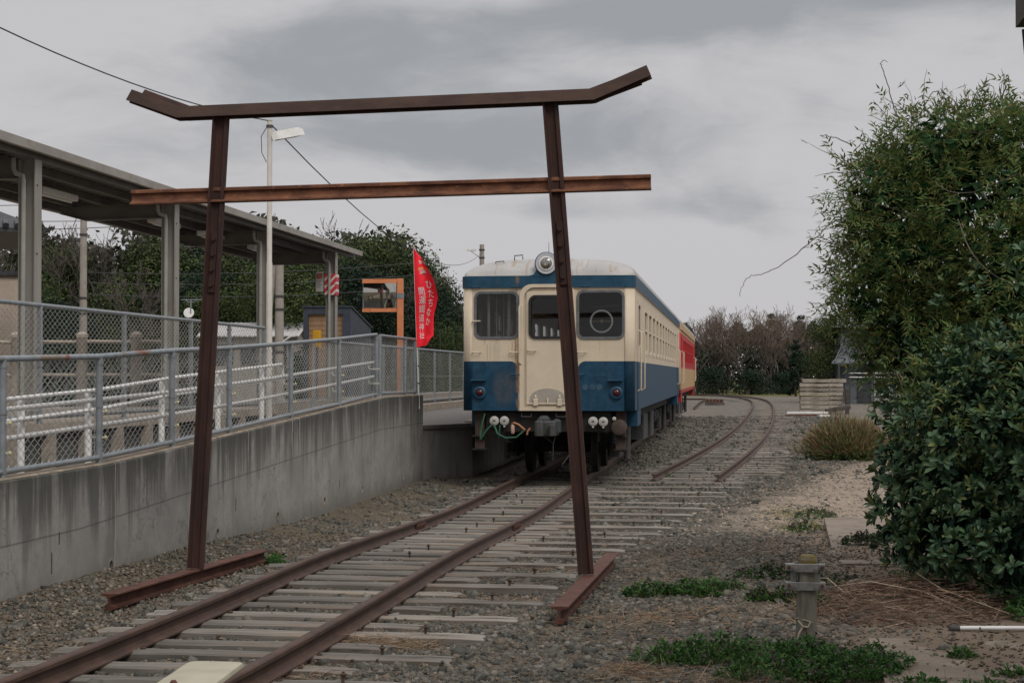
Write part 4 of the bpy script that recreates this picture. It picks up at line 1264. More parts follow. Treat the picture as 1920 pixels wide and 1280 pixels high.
def mirror():
    t = empty('track_mirror', (-7.73, 39, 1.0)); tag(t, 'rectangular station mirror in an orange frame on an orange post', 'mirror')
    off = -t.location
    MB().bbox(-7.80 + off.x, -7.67 + off.x, 38.94 + off.y, 39.06 + off.y, 0, 4.17 + off.z).build('post', MT['orange'], t)
    MB().bbox(-7.805 + off.x, -7.665 + off.x, 38.93 + off.y, 39.07 + off.y, 3.70 + off.z, 3.82 + off.z).build('post_band', MT['galv'], t)
    for z0, z1, nm in ((4.06, 4.16, 'top_bar'), (3.38, 3.46, 'bottom_bar')):
        MB().bbox(-8.64 + off.x, -7.81 + off.x, 38.93 + off.y, 39.03 + off.y, z0 + off.z, z1 + off.z).build(nm, MT['orange'], t)
    m, g, b = new_mat('mirror_face')
    b.inputs['Metallic'].default_value = 1; b.inputs['Roughness'].default_value = .06; b.inputs['Base Color'].default_value = (.50, .49, .45, 1)
    mb = MB(); nx, nz = 10, 8
    for j in range(nz + 1):
        for i in range(nx + 1):
            a, c = i / nx * 2 - 1, j / nz * 2 - 1
            mb.v.append((-8.215 + a * .395 + off.x, 38.955 - .030 * (1 - a * a) - .03 * (1 - c * c) + off.y, 3.76 + c * .298 + off.z))
    mb.f = [(j * (nx + 1) + i, j * (nx + 1) + i + 1, (j + 1) * (nx + 1) + i + 1, (j + 1) * (nx + 1) + i) for j in range(nz) for i in range(nx)]
    piv = 3.76 + off.z
    mb.v = [(a, b - .10 * (c - piv), c) for a, b, c in mb.v]
    mb.build('mirror_glass', m, t, smooth=True)
    for x in (-8.62, -7.83):
        MB().bbox(x - .012 + off.x, x + .012 + off.x, 38.945 + off.y, 39.02 + off.y, 3.462 + off.z, 4.058 + off.z).build('side_trim', MT['galv'], t)
    MB().bbox(-8.60 + off.x, -7.85 + off.x, 39.005 + off.y, 39.03 + off.y, 3.462 + off.z, 4.058 + off.z).build('back_plate', MT['under_grey'], t)
mirror()

def small_platform_things():
    o = MB().cbox((-8.9, 35.6, 2.68), (.17, .14, .36), .015).build('call_box', MT['yellow'])
    MB().cyl((-8.9, 35.62, 1.1), (-8.9, 35.62, 2.5), .03, n=8).build('stand', MT['under_grey'], o)
    tag(o, 'small yellow box on a stand beside the last canopy column', 'box')
small_platform_things()

# ------------------------------------------------------------------ railcars
def paint_mat(name, main, low, band, low_top=2.12, band_z=(3.34, 3.54), roof=None, window_band=None, sill=None, weather=1.0):
    """livery by height and, on the front, round the gangway door; dirt, rust runs and fading on top"""
    m, g, b = new_mat(name)
    co = g.coords('Object'); x, y, z = g.xyz(co)
    ax = g.m('ABSOLUTE', x)
    r = .13
    dx = g.m('SUBTRACT', .50 + r, ax); dz = g.m('SUBTRACT', z, low_top - r)
    ln = g.m('SQRT', g.m('ADD', g.m('POWER', g.m('MAXIMUM', dx, 0.0), 2.0), g.m('POWER', g.m('MAXIMUM', dz, 0.0), 2.0)))
    sd = g.m('SUBTRACT', g.m('ADD', ln, g.m('MINIMUM', g.m('MAXIMUM', dx, dz), 0.0)), r)
    is_low = g.m('LESS_THAN', sd, 0.0)
    is_band = g.m('MULTIPLY', g.m('GREATER_THAN', z, band_z[0]), g.m('LESS_THAN', z, band_z[1]))
    n1 = g.noise(co, 2.2, 6, .6)
    cmain = g.mix(g.step(n1, .3, .7), main, tuple(c * .88 for c in main))
    n3 = g.noise(co, 7, 6, .7)
    clow = g.mix(g.step(n3, .35, .72), low, tuple(min(1, c * 1.5 + .008) for c in low))
    col = g.mix(is_low, cmain, clow)
    if window_band:
        wb = g.m('MULTIPLY', g.m('GREATER_THAN', z, window_band[0]), g.m('LESS_THAN', z, window_band[1]))
        col = g.mix(wb, col, window_band[2])
    if sill: col = g.mix(g.m('LESS_THAN', z, sill[0]), col, sill[1])
    col = g.mix(is_band, col, g.mix(g.step(n3, .3, .75), band, tuple(min(1, c * 1.4 + .01) for c in band)))
    # rust runs down the face
    sx = g.m('ADD', g.m('MULTIPLY', x, 9.0), g.m('MULTIPLY', y, 2.2))
    run = g.noise(g.comb(sx, 0.0, g.m('MULTIPLY', z, .8)), 1.0, 5, .6)
    fine = g.noise(g.comb(g.m('MULTIPLY', sx, 4.0), 0.0, g.m('MULTIPLY', z, 1.5)), 1.0, 3, .5)
    rust = g.m('MULTIPLY', g.step(run, .60, .72), g.step(fine, .50, .68))
    col = g.mix(g.m('MULTIPLY', rust, .55 * weather), col, (.25, .125, .05))
    # rust weeping from window corners, hinges and the door seam on the front
    yf = g.m('LESS_THAN', y, .2)
    xw_ = g.m('ADD', x, g.m('MULTIPLY', g.m('SUBTRACT', g.noise(co, 9, 3, .6), .5), .03))
    for x0, zt_, zb_, wd_, k_ in ((-.545, 2.50, 1.95, .020, .85), (-.60, 2.45, 2.06, .010, .7), (-.64, 3.30, 3.18, .014, .6), (-.53, 3.33, 3.05, .012, .7), (-1.02, 2.40, 2.02, .010, .6), (-1.24, 3.2, 2.2, .012, .35), (-1.06, 2.49, 2.36, .02, .45), (.50, 3.32, 2.5, .014, .45), (1.28, 2.55, 2.14, .010, .45), (-.30, 2.5, 2.3, .01, .3), (.86, 2.46, 2.2, .012, .3), (-.85, 2.5, 2.38, .03, .3)):
        dxx = g.m('ABSOLUTE', g.m('SUBTRACT', xw_, x0))
        fade = g.m('MULTIPLY', g.step(z, zb_, zb_ + .6 * (zt_ - zb_)), g.m('LESS_THAN', z, zt_))
        col = g.mix(g.m('MULTIPLY', g.m('MULTIPLY', g.m('MULTIPLY', g.m('SUBTRACT', 1.0, g.step(dxx, wd_ * .3, wd_)), fade), yf), k_ * weather), col, (.33, .165, .065))
    near_door = g.m('MULTIPLY', g.m('SUBTRACT', 1.0, g.step(g.m('ABSOLUTE', g.m('ADD', x, .50)), .015, .05)), g.m('LESS_THAN', y, .3))
    col = g.mix(g.m('MULTIPLY', g.m('MULTIPLY', near_door, g.step(g.noise(co, 5, 4, .6), .42, .6)), .7 * weather), col, (.30, .16, .065))
    # bare scoured patch on the lower left of the front
    sc_d = g.m('ADD', g.m('POWER', g.m('DIVIDE', g.m('ADD', x, .72), .20), 2.0), g.m('POWER', g.m('DIVIDE', g.m('SUBTRACT', z, 1.68), .30), 2.0))
    sc = g.m('MULTIPLY', g.m('SUBTRACT', 1.0, g.step(g.m('ADD', sc_d, g.m('MULTIPLY', g.m('SUBTRACT', n3, .5), 3.0)), .3, 1.4)), g.m('LESS_THAN', y, .2))
    col = g.mix(g.m('MULTIPLY', sc, .40 * weather), col, g.mix(g.step(n3, .4, .6), (.05, .06, .06), (.11, .075, .055)))
    # chipped paint and stained seams
    chips = g.m('MULTIPLY', g.step(g.noise(co, 28, 4, .7), .655, .70), g.step(g.noise(co, 3.1, 4, .6), .46, .62))
    col = g.mix(g.m('MULTIPLY', chips, .8 * weather), col, (.15, .085, .045))
    top_runs = g.m('MULTIPLY', g.step(g.noise(g.comb(g.m('MULTIPLY', sx, 6.0), 0.0, g.m('MULTIPLY', z, .5)), 1.0, 3, .6), .57, .68), g.m('SUBTRACT', 1.0, g.step(g.m('ABSOLUTE', g.m('SUBTRACT', z, 2.20)), .05, .34)))
    col = g.mix(g.m('MULTIPLY', top_runs, .42 * weather), col, (.21, .135, .075))
    seam = g.m('ABSOLUTE', g.m('SUBTRACT', g.m('FRACT', g.m('MULTIPLY', y, .54)), .5))
    col = g.mix(g.m('MULTIPLY', g.m('SUBTRACT', 1.0, g.step(seam, .002, .006)), .45), col, (.05, .045, .04))
    grime = g.step(g.noise(g.comb(g.m('MULTIPLY', sx, .7), 0.0, g.m('MULTIPLY', z, .7)), 1.0, 5, .6), .5, .75)
    col = g.mix(g.m('MULTIPLY', grime, .16), col, (.09, .085, .07))
    g.put(b.inputs['Base Color'], col)
    g.put(b.inputs['Roughness'], g.m('ADD', .40, g.m('MULTIPLY', n3, .25)))
    b.inputs['Specular IOR Level'].default_value = .30
    g.put(b.inputs['Normal'], g.bump(g.m('ADD', n1, g.m('MULTIPLY', g.noise(co, 30, 3, .6), .12)), .12, .02))
    return m

def roof_mat():
    m, g, b = new_mat('railcar_roof')
    co = g.coords('Object'); x, y, z = g.xyz(co)
    n = g.noise(co, 2.0, 6, .6)
    col = g.mix(g.step(n, .3, .7), (.315, .305, .290), (.385, .372, .355))
    run = g.noise(g.comb(g.m('MULTIPLY', x, 8.0), g.m('MULTIPLY', y, .8), g.m('MULTIPLY', z, 1.4)), 1.0, 5, .6)
    fine = g.noise(g.comb(g.m('MULTIPLY', x, 30.0), g.m('MULTIPLY', y, 2.0), g.m('MULTIPLY', z, 2.5)), 1.0, 4, .6)
    col = g.mix(g.m('MULTIPLY', g.m('MULTIPLY', g.step(run, .56, .66), g.step(fine, .46, .62)), .75), col, (.30, .185, .085))
    for x0, w_, za, zb in ((-.36, .022, 3.56, 3.84), (-.88, .016, 3.56, 3.78), (.30, .020, 3.58, 3.87), (.36, .03, 3.60, 3.87), (.48, .012, 3.56, 3.76), (.64, .014, 3.66, 3.85), (-.1, .012, 3.56, 3.7), (.80, .01, 3.56, 3.7), (-.60, .05, 3.7, 3.84), (1.05, .03, 3.6, 3.64), (1.12, .03, 3.62, 3.68)):
        dxx = g.m('ABSOLUTE', g.m('SUBTRACT', g.m('ADD', x, g.m('MULTIPLY', g.m('SUBTRACT', g.noise(co, 7, 3, .6), .5), .06)), x0))
        on = g.m('MULTIPLY', g.m('MULTIPLY', g.m('GREATER_THAN', z, za), g.m('LESS_THAN', z, zb)), g.m('LESS_THAN', y, 1.0))
        col = g.mix(g.m('MULTIPLY', g.m('MULTIPLY', on, g.m('SUBTRACT', 1.0, g.step(dxx, w_ * .3, w_))), .62), col, (.28, .20, .11))
    col = g.mix(g.m('MULTIPLY', g.step(g.noise(co, 6, 5, .7), .55, .72), .5), col, (.21, .195, .17))
    g.put(b.inputs['Base Color'], col); b.inputs['Roughness'].default_value = .6
    return m

HW, HF, CR = 1.43, 1.27, .16      # half width, flat half width of the front, corner radius
def railcar(label, loc, L, paint, roofm, trim, detail, win_frame, car_kind):
    t = empty('railcar', loc); tag(t, label, 'railcar')
    ZB, ZE, ZR = 1.30, 3.54, 3.88
    dark = MT['car_inside']
    # --- front and rear plates with window openings
    wl, wr, wd = (-1.21, -.51, 2.52, 3.26), (.51, 1.25, 2.51, 3.27), (-.29, .29, 2.52, 3.19)
    for end in (0, 1):
        holes = [list(reversed(rrect(*w, .09))) for w in ((wl, wr, wd) if end == 0 else (wl, wr, wd))]
        to3 = (lambda a, b_, tt: (a, tt, b_)) if end == 0 else (lambda a, b_, tt: (a, L - tt, b_))
        MB().panel([(-HF, ZB), (HF, ZB), (HF, 3.40), (-HF, 3.40)], holes, .05, to3).build('front_panel' if end == 0 else 'rear_panel', paint, t)
        for s in (-1, 1):
            mb = MB(); n = 6
            for i in range(n + 1):
                a = R(90 * i / n); xx = s * (HF + CR * math.sin(a)); yy = CR * (1 - math.cos(a)); yy = yy if end == 0 else L - yy
                mb.v += [(xx, yy, ZB), (xx, yy, 3.40)]
            mb.f = [(2 * i, 2 * i + 2, 2 * i + 3, 2 * i + 1) for i in range(n)]
            o = mb.build('corner_panel', paint, t, smooth=True)
            md = o.modifiers.new('thickness', 'SOLIDIFY'); md.thickness = .02; md.offset = 0
    # --- sides: one plate each with the door and window openings
    dw = .95
    doors = [(1.05, 1.05 + dw), (L - 1.05 - dw, L - 1.05)]
    n = 11; a0, a1 = 3.1, L - 3.1
    pitch = (a1 - a0) / n
    wins = [(a0 + pitch * (i + .5) - .50, a0 + pitch * (i + .5) + .50) for i in range(n)]
    for s in (-1, 1):
        holes = [list(reversed(rrect(a, b_, 2.29, 3.08, .06, 3))) for a, b_ in wins] + [list(reversed(rrect(a + .14, b_ - .14, 2.36, 3.12, .06, 3))) for a, b_ in doors]
        to3 = lambda a, b_, tt, s=s: (s * (HW - tt), a, b_)
        MB().panel([(CR, ZB), (L - CR, ZB), (L - CR, 3.40), (CR, 3.40)], holes, .05, to3).build('side_panel', paint, t)
        for a, b_ in wins:
            w = MB().panel(rrect(a - .035, b_ + .035, 2.255, 3.115, .08, 3), [list(reversed(rrect(a + .02, b_ - .02, 2.31, 3.06, .05, 3)))], .035, lambda p, q, tt, s=s: (s * (HW + .008 - tt), p, q)).build('window', win_frame, t)
            MB().add([(s * (HW - .022), a, 2.29), (s * (HW - .022), b_, 2.29), (s * (HW - .022), b_, 3.08), (s * (HW - .022), a, 3.08)], [(0, 1, 2, 3)]).build('pane', MT['glass_side'], w)
            MB().bbox(min(s * (HW + .004), s * (HW - .02)), max(s * (HW + .004), s * (HW - .02)), a + .02, b_ - .02, 2.70, 2.74).build('sash_bar', win_frame, w)
        for a, b_ in doors:
            d = MB()
            xx = s * (HW + .004)
            d.panel(rrect(a, b_, 1.30, 3.22, .05, 3), [list(reversed(rrect(a + .16, b_ - .16, 2.38, 3.10, .06, 3)))], .02, lambda p, q, tt, s=s: (s * (HW + .012 - tt), p, q))
            do = d.build('side_door', paint, t)
            MB().add([(s * (HW - .03), a + .14, 2.36), (s * (HW - .03), b_ - .14, 2.36), (s * (HW - .03), b_ - .14, 3.12), (s * (HW - .03), a + .14, 3.12)], [(0, 1, 2, 3)]).build('pane', MT['glass_side'], do)
            MB().bbox(min(s * 1.20, s * HW), max(s * 1.20, s * HW), a - .06, b_ + .06, 1.02, 1.296).build('step_box', paint, do)
            for yy in (a - .12, b_ + .12):
                MB().tube([(s * (HW + .01), yy, 1.62), (s * (HW + .07), yy, 1.66), (s * (HW + .07), yy, 2.62), (s * (HW + .01), yy, 2.66)], .014, 6).build('handrail', trim, do, smooth=40)
    # --- gutter band round the car
    ring = []
    for i in range(7):
        a = R(90 * i / 6); ring.append((-(HF + (CR + .03) * math.sin(R(90) - a)), (CR + .03) * (1 - math.cos(R(90) - a)) - .03))
    front = ring + [(-p, q) for p, q in reversed(ring)]
    full = front + [(p, L - q) for p, q in reversed(front)]
    MB().panel(full, [list(reversed([(p * .94, CR + (q - CR) * .985 + (.10 if q < L / 2 else -.10)) for p, q in full]))], .20, lambda a, b_, tt: (a, b_, 3.34 + tt)).build('gutter_band', paint, t)
    # --- roof: superellipse section, domed ends
    ys = [0, .03, .08, .16, .28, .45, .65, .9] ; ys = ys + [2.5, L * .33, L * .66, L - 2.5] + [L - q for q in reversed(ys)]
    mb = MB(); m = 28
    for y in ys:
        e = min(y, L - y)
        hh = (ZR - ZE) * (math.sqrt(max(0, 1 - (1 - min(1, e / .75)) ** 2)) * .82 + .18 * min(1, e / .9)) + .004
        w = HF + CR * math.sqrt(max(0, 1 - (1 - min(1, e / CR)) ** 2)) if e < CR else HW
        for k in range(m + 1):
            a = math.pi * k / m; c, s_ = math.cos(a), math.sin(a)
            mb.v.append((w * math.copysign(abs(c) ** (2 / 3.0), c), y, ZE + hh * abs(s_) ** (2 / 2.8)))
    for j in range(len(ys) - 1):
        for k in range(m): mb.f.append((j * (m + 1) + k, j * (m + 1) + k + 1, (j + 1) * (m + 1) + k + 1, (j + 1) * (m + 1) + k))
    ro = mb.build('roof', roofm, t, smooth=True)
    for k in range(6):
        yy = 3.2 + k * (L - 6.4) / 5
        MB().cbox((0, yy, ZR + .07), (.46, .62, .17), .05).build('roof_vent', roofm, ro)
    # --- floor, inner lining, partition
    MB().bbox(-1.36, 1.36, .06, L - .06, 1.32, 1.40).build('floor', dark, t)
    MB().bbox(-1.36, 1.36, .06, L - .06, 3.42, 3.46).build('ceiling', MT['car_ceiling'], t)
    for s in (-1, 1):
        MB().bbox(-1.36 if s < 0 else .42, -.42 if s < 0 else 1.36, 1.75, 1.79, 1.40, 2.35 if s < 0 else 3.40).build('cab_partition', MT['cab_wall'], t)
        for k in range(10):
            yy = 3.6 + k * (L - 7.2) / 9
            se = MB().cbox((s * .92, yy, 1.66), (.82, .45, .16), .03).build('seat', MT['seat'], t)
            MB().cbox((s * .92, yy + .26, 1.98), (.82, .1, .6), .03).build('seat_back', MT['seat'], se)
    # --- underframe and bogies
    MB().bbox(-1.15, 1.15, .35, L - .35, 1.06, 1.298).build('underframe', MT['under'], t)
    for yc in (3.6, L - 3.6):
        bogie(t, yc)
    for k, (x, yy, w, d, h) in enumerate([(.85, L * .38, .62, 1.7, .55), (-.8, L * .40, .7, 2.2, .5), (.85, L * .52, .6, 1.3, .6), (-.8, L * .56, .7, 1.5, .6), (0, L * .47, 1.0, 2.6, .7)]):
        MB().cbox((x, yy, 1.06 - h / 2), (w, d, h), .03).build('equipment_box', MT['under'] if k % 2 else MT['under_grey'], t)
    for k in range(2):
        MB().cyl((.9, L * .62 + k * 1.3, .82), (.9, L * .62 + k * 1.3 + 1.1, .82), .2, n=14).build('air_tank', MT['under'], t, smooth=40)
    for y in (0, L):
        coupler(t, y, 1 if y == 0 else -1)
    if detail: front_detail(t, paint, roofm, trim, (wl, wr, wd))
    else:
        for w in (wl, wr, wd):
            MB().add([(w[0], .03, w[2]), (w[1], .03, w[2]), (w[1], .03, w[3]), (w[0], .03, w[3])], [(0, 1, 2, 3)]).build('pane', MT['glass'], t)
    for w in (wl, wr, wd):
        MB().add([(w[0], L - .03, w[2]), (w[1], L - .03, w[2]), (w[1], L - .03, w[3]), (w[0], L - .03, w[3])], [(0, 1, 2, 3)]).build('pane', MT['glass'], t)
    return t

def bogie(t, yc):
    b = MB().bbox(-.95, .95, yc - .22, yc + .22, .55, .80).build('bogie', MT['under'], t)
    for s in (-1, 1):
        mb = MB()
        mb.sweep([(-.05, -.07), (.05, -.07), (.05, .07), (-.05, .07)], [(s * .92, yc - 1.35, .58), (s * .92, yc - .75, .62), (s * .92, yc - .4, .50), (s * .92, yc + .4, .50), (s * .92, yc + .75, .62), (s * .92, yc + 1.35, .58)])
        mb.build('side_frame', MT['under'], b)
        for dy in (-1.0, 1.0):
            MB().lathe((s * .53, yc + dy, .58), (s, 0, 0), [(.43, .0), (.462, .01), (.445, .03), (.43, .12), (.36, .13), (.33, .10), (.12, .11), (.10, .16)], 28).build('wheel', MT['under'], b, smooth=30)
            MB().cbox((s * .93, yc + dy, .58), (.24, .30, .30), .03).build('axle_box', MT['under_grey'], b)
            mb = MB()
            for q in (-.24, .24):
                for k in range(5): mb.lathe((s * .92, yc + dy + q, .66 + k * .055), (0, 0, 1), [(.055, 0), (.07, .015), (.07, .03), (.055, .045)], 10)
            o = mb.build('coil_spring', MT['under_grey'], b, smooth=40); tag(o, kind='stuff')
        MB().cyl((s * 1.12, yc - .35, .35), (s * 1.12, yc - .35, 1.1), .06, n=10).build('damper', MT['under_grey'], b, smooth=40)
    for dy in (-1.0, 1.0):
        MB().cyl((-.56, yc + dy, .58), (.56, yc + dy, .58), .075, n=10).build('axle', MT['under'], b)

def coupler(t, y, s):
    c = MB().cbox((0, y - s * .02, 1.02), (.34, .5, .24), .03).build('coupler', MT['under_grey'], t)
    MB().cbox((-.10, y - s * .36, 1.03), (.14, .26, .26), .04).build('coupler_jaw', MT['under_grey'], c)
    MB().cbox((.11, y - s * .33, 1.00), (.10, .22, .20), .03).build('coupler_knuckle', MT['under_grey'], c)

def front_detail(t, paint, roofm, trim, wins):
    # windows: rubber gasket and pane
    for i, w in enumerate(wins):
        x0, x1, z0, z1 = w
        g_ = MB().panel(rrect(x0 - .028, x1 + .028, z0 - .028, z1 + .028, .115), [list(reversed(rrect(x0 + .014, x1 - .014, z0 + .014, z1 - .014, .08)))], .035, lambda a, b, tt: (a, -.018 + tt, b) if i < 2 else (a, -.058 + tt, b)).build('window', MT['rubber'] if i < 2 else MT['black'], t)
        y = .012
        MB().add([(x0, y, z0), (x1, y, z0), (x1, y, z1), (x0, y, z1)], [(0, 1, 2, 3)]).build('pane', MT['glass'], g_)
    # gangway door with raised frame
    fr = [(-.47, 1.30), (-.47, 3.20)] + [(-.27 - .2 * math.cos(R(a)), 3.20 + .2 * math.sin(R(a))) for a in range(15, 91, 15)] + [(.27 + .2 * math.sin(R(a)), 3.20 + .2 * math.cos(R(a))) for a in range(0, 91, 15)] + [(.47, 1.30)]
    fi = [(x * .40 / .47 if True else x, 1.36 if z < 1.31 else z - .055) for x, z in fr]
    MB().panel(fr, [list(reversed(fi))], .045, lambda a, b, tt: (a, -.045 + tt, b)).build('door_frame', MT['cream'], t)
    d = MB().panel(rrect(-.355, .355, 1.33, 3.28, .04, 3), [list(reversed(rrect(-.29, .29, 2.52, 3.19, .09)))], .03, lambda a, b, tt: (a, -.03 + tt, b)).build('gangway_door', MT['cream'], t)
    MB().tube([(-.33, -.035, 2.30), (-.32, -.075, 2.30), (-.21, -.075, 2.295), (-.20, -.035, 2.295)], .011, 6).build('door_handle', trim, d, smooth=40)
    arch = [(-.30, 1.42)] + [(.30 * -math.cos(R(a)), 1.44 + .23 * math.sin(R(a)) ** .7) for a in range(5, 180, 10)] + [(.30, 1.42)]
    MB().panel(arch, [], .012, lambda a, b, tt: (a, -.043 + tt, b)).build('kick_plate', MT['kick'], d)
    MB().tube([(-.34, -.055, 1.415), (.34, -.055, 1.415)], .012, 6).build('hinge_bar', trim, d)
    for x in (-.20, .20):
        MB().cbox((x, -.06, 1.445), (.075, .04, .12), .008).build('hinge', trim, d)
        MB().lathe((x, -.06, 1.53), (0, 0, 1), [(.02, -.02), (.02, .02), (.01, .03)], 8).build('hinge_pin', trim, d)
    MB().cbox((0, -.055, 1.46), (.03, .03, .10), .006).build('latch', trim, d)
    MB().tube([(-.44, -.05, 2.08), (-.47, -.07, 2.1), (-.47, -.07, 3.0), (-.46, -.05, 3.05)], .016, 6).build('rain_pipe', MT['cream'], t, smooth=40)
    # head lamp in its blue housing
    hl = Vector((-.02, 0, 3.74))
    h = MB().lathe(hl + Vector((0, .55, 0)), (0, -1, 0), [(.10, 0), (.185, .1), (.19, .57), (.195, .60), (.180, .612)], 32).build('headlamp', paint_flat('headlamp_blue', (.005, .042, .078)), t, smooth=35)
    MB().lathe(hl + Vector((0, -.063, 0)), (0, -1, 0), [(.178, 0), (.172, .012), (.105, .004), (.10, -.02), (.098, -.021)], 32).build('lamp_ring', MT['lamp_grey'], h, smooth=35)
    MB().lathe(hl + Vector((0, -.060, 0)), (0, -1, 0), [(.118, .0), (.118, .026), (.098, .030), (.098, .0)], 28).build('bezel', MT['lamp_white'], h, smooth=35)
    mb = MB(); n = 24
    prof = [(.0, .07), (.04, .062), (.075, .04), (.098, .0)]
    mb.lathe(hl + Vector((0, -.012, 0)), (0, 1, 0), [(r, hh) for r, hh in reversed(prof)], n).build('reflector', MT['chrome'], h, smooth=True)
    MB().lathe(hl + Vector((0, -.088, 0)), (0, -1, 0), [(.098, 0), (.085, .016), (.05, .028), (.01, .032)], 24).build('lens', MT['lens'], h, smooth=True)
    MB().lathe(hl + Vector((0, -.02, 0)), (0, -1, 0), [(.02, 0), (.03, .02), (.02, .04)], 10).build('bulb', MT['bulb'], h, smooth=True)
    # the flared blue skirt under the lamp
    sk = [(-.33, 3.535), (-.24, 3.56), (-.19, 3.63), (-.17, 3.72), (.13, 3.72), (.15, 3.63), (.20, 3.56), (.29, 3.535)]
    MB().panel(sk, [], .30, lambda a, b, tt: (a, -.034 + tt, b)).build('lamp_skirt', paint_flat('headlamp_blue', None), h)
    MB().tube([(-.01, .25, 3.9), (-.01, .25, 4.12)], [.006, .003], 5).build('aerial', MT['black'], t)
    # tail lamps
    for x in (-1.14, 1.14):
        tl = MB().lathe((x, .005, 1.60), (0, -1, 0), [(.105, 0), (.105, .05), (.085, .062), (.066, .062), (.064, .03)], 24).build('tail_lamp', paint_flat('headlamp_blue', None), t, smooth=35)
        MB().lathe((x, -.03, 1.60), (0, -1, 0), [(.066, 0), (.06, .02), (.03, .036), (.005, .04)], 20).build('lens', MT['lens_red'], tl, smooth=True)
        MB().cbox((x - .02, -.05, 1.805), (.25, .11, .02), .004).build('lamp_hood', paint_flat('headlamp_blue', None), tl)
    # grab bars and steps on the face
    for x0, x1, z, m in ((-1.26, -1.13, 2.79, trim), (-1.26, -1.13, 2.27, trim), (-.63, -.50, 2.27, trim), (.50, .63, 2.27, trim), (-.60, -.47, 1.90, paint_flat('headlamp_blue', None)), (.47, .60, 1.90, paint_flat('headlamp_blue', None)),
                       (-1.27, -1.15, 3.36, paint_flat('headlamp_blue', None)), (-.60, -.47, 3.36, paint_flat('headlamp_blue', None)), (.55, .68, 3.36, paint_flat('headlamp_blue', None))):
        MB().tube([(x0, -.0, z), (x0, -.06, z), (x1, -.06, z), (x1, -.0, z)], .010, 5).build('grab_bar', m, t)
    for x, z in ((-.92, 3.80), (-.60, 3.90)):
        MB().tube([(x, .34, z - .08), (x, .32, z), (x + .14, .32, z + .01), (x + .14, .34, z - .06)], .010, 5).build('roof_grab', MT['under_grey'], t)
    for x in (.86,):
        MB().panel([(x + .15 * math.cos(R(a)), 1.83 + .055 * math.sin(R(a))) for a in range(0, 360, 15)], [[(x + .138 * math.cos(R(a)), 1.83 + .045 * math.sin(R(a))) for a in range(345, -1, -15)]], .006, lambda a, b, tt: (a, -.006 + tt, b)).build('maker_plate', paint_flat('headlamp_blue', None), t)
    for k in range(3):
        MB().panel([(.62 + k * .12 + .05 * math.cos(R(a)), 1.69 + .05 * math.sin(R(a))) for a in range(0, 360, 20)], [], .005, lambda a, b, tt: (a, -.005 + tt, b)).build('number_scar', paint_flat('faded_blue', (.022, .055, .085)), t)
    # cab: hand-brake wheel, wiper bar, desk, poles
    w = MB().tube([(.885 + .18 * math.cos(R(a)), .10, 2.78 + .18 * math.sin(R(a))) for a in range(0, 360, 12)], .017, 8, closed=True).build('brake_wheel', MT['lamp_white'], t, smooth=True)
    MB().tube([(.715, .10, 2.78), (1.055, .10, 2.78)], .008, 6).build('spoke', MT['brass'], w)
    MB().tube([(.885, .10, 2.78), (.885, .10, 2.40)], .010, 6).build('column', MT['under_grey'], w)
    MB().lathe((.885, .105, 2.78), (0, -1, 0), [(.03, 0), (.03, .02), (.012, .03)], 12).build('hub', MT['brass'], w)
    MB().tube([(.73, .05, 3.015), (1.20, .05, 3.045)], .012, 6).build('wiper_bar', MT['under_grey'], t)
    MB().bbox(.46, 1.34, .12, .55, 1.40, 2.40).build('driving_desk', MT['cab_wall'], t)
    for x, y, wd in ((-1.04, .32, .05), (-.93, .5, .02), (-.82, .6, .02), (-.70, .38, .06), (-.58, .7, .02)):
        MB().cyl((x, y, 1.4), (x, y, 3.42), wd * .5, n=8).build('stanchion', MT['stanchion'], t)
    # jumper sockets, hoses and couplings under the buffer beam
    for k, (x, z) in enumerate(((-.90, 1.13), (-.73, 1.13), (.75, 1.125), (.92, 1.12))):
        s = MB().lathe((x, .05, z), (0, -1, 0), [(.072, 0), (.078, .02), (.078, .05), (.06, .062), (.02, .064)], 20).build('jumper_socket', MT['disc'], t, smooth=35)
        MB().bbox(x - .022, x + .022, -.018, -.0145, z - .012, z + .012).build('socket_mark', MT['under_grey'], s)
        MB().box((x, .02, z - .09), (.03, .04, .03)).build('socket_catch', MT['disc'], s)
    MB().lathe((1.10, .04, 1.17), (0, -1, 0), [(.03, 0), (.034, .03), (.01, .04)], 10).build('air_cock', MT['disc'], t)
    MB().lathe((1.18, .15, 1.03), (0, -1, 0), [(.10, 0), (.13, .03), (.13, .12), (.09, .14)], 20).build('air_reservoir', MT['under_rust'], t, smooth=35)
    for pts, r, m in (([(-1.06, .02, 1.25), (-1.12, -.02, 1.0), (-1.13, -.03, .82)], .013, MT['hose_green']), ([(-.92, .0, 1.08), (-1.02, -.06, .98), (-1.12, -.04, .82)], .014, MT['hose_green']),
                      ([(-.90, .0, 1.06), (-.84, -.06, .92), (-.70, -.08, .85), (-.52, -.07, .86), (-.38, -.03, .98)], .014, MT['hose_green']), ([(-.80, -.02, 1.06), (-.81, -.03, .95), (-.82, -.02, .85)], .012, MT['hose_green']),
                      ([(-.60, .0, 1.08), (-.56, -.05, 1.10), (-.48, -.06, 1.07), (-.38, -.04, .98)], .016, MT['hose_orange']), ([(-.29, -.05, 1.01), (-.33, -.07, .96), (-.34, -.07, .90)], .016, MT['hose_orange']),
                      ([(-.2, -.06, .96), (.0, -.1, .84), (.10, -.1, .76), (.15, -.06, .95)], .010, MT['under_grey']), ([(.10, -.1, .76), (.09, -.08, .48)], .007, MT['under_grey']),
                      ([(.25, -.1, .42), (.35, -.1, .55), (.40, -.06, .62)], .010, MT['under_grey'])):
        MB().tube(pts, r, 7).build('hose', m, t, smooth=40)
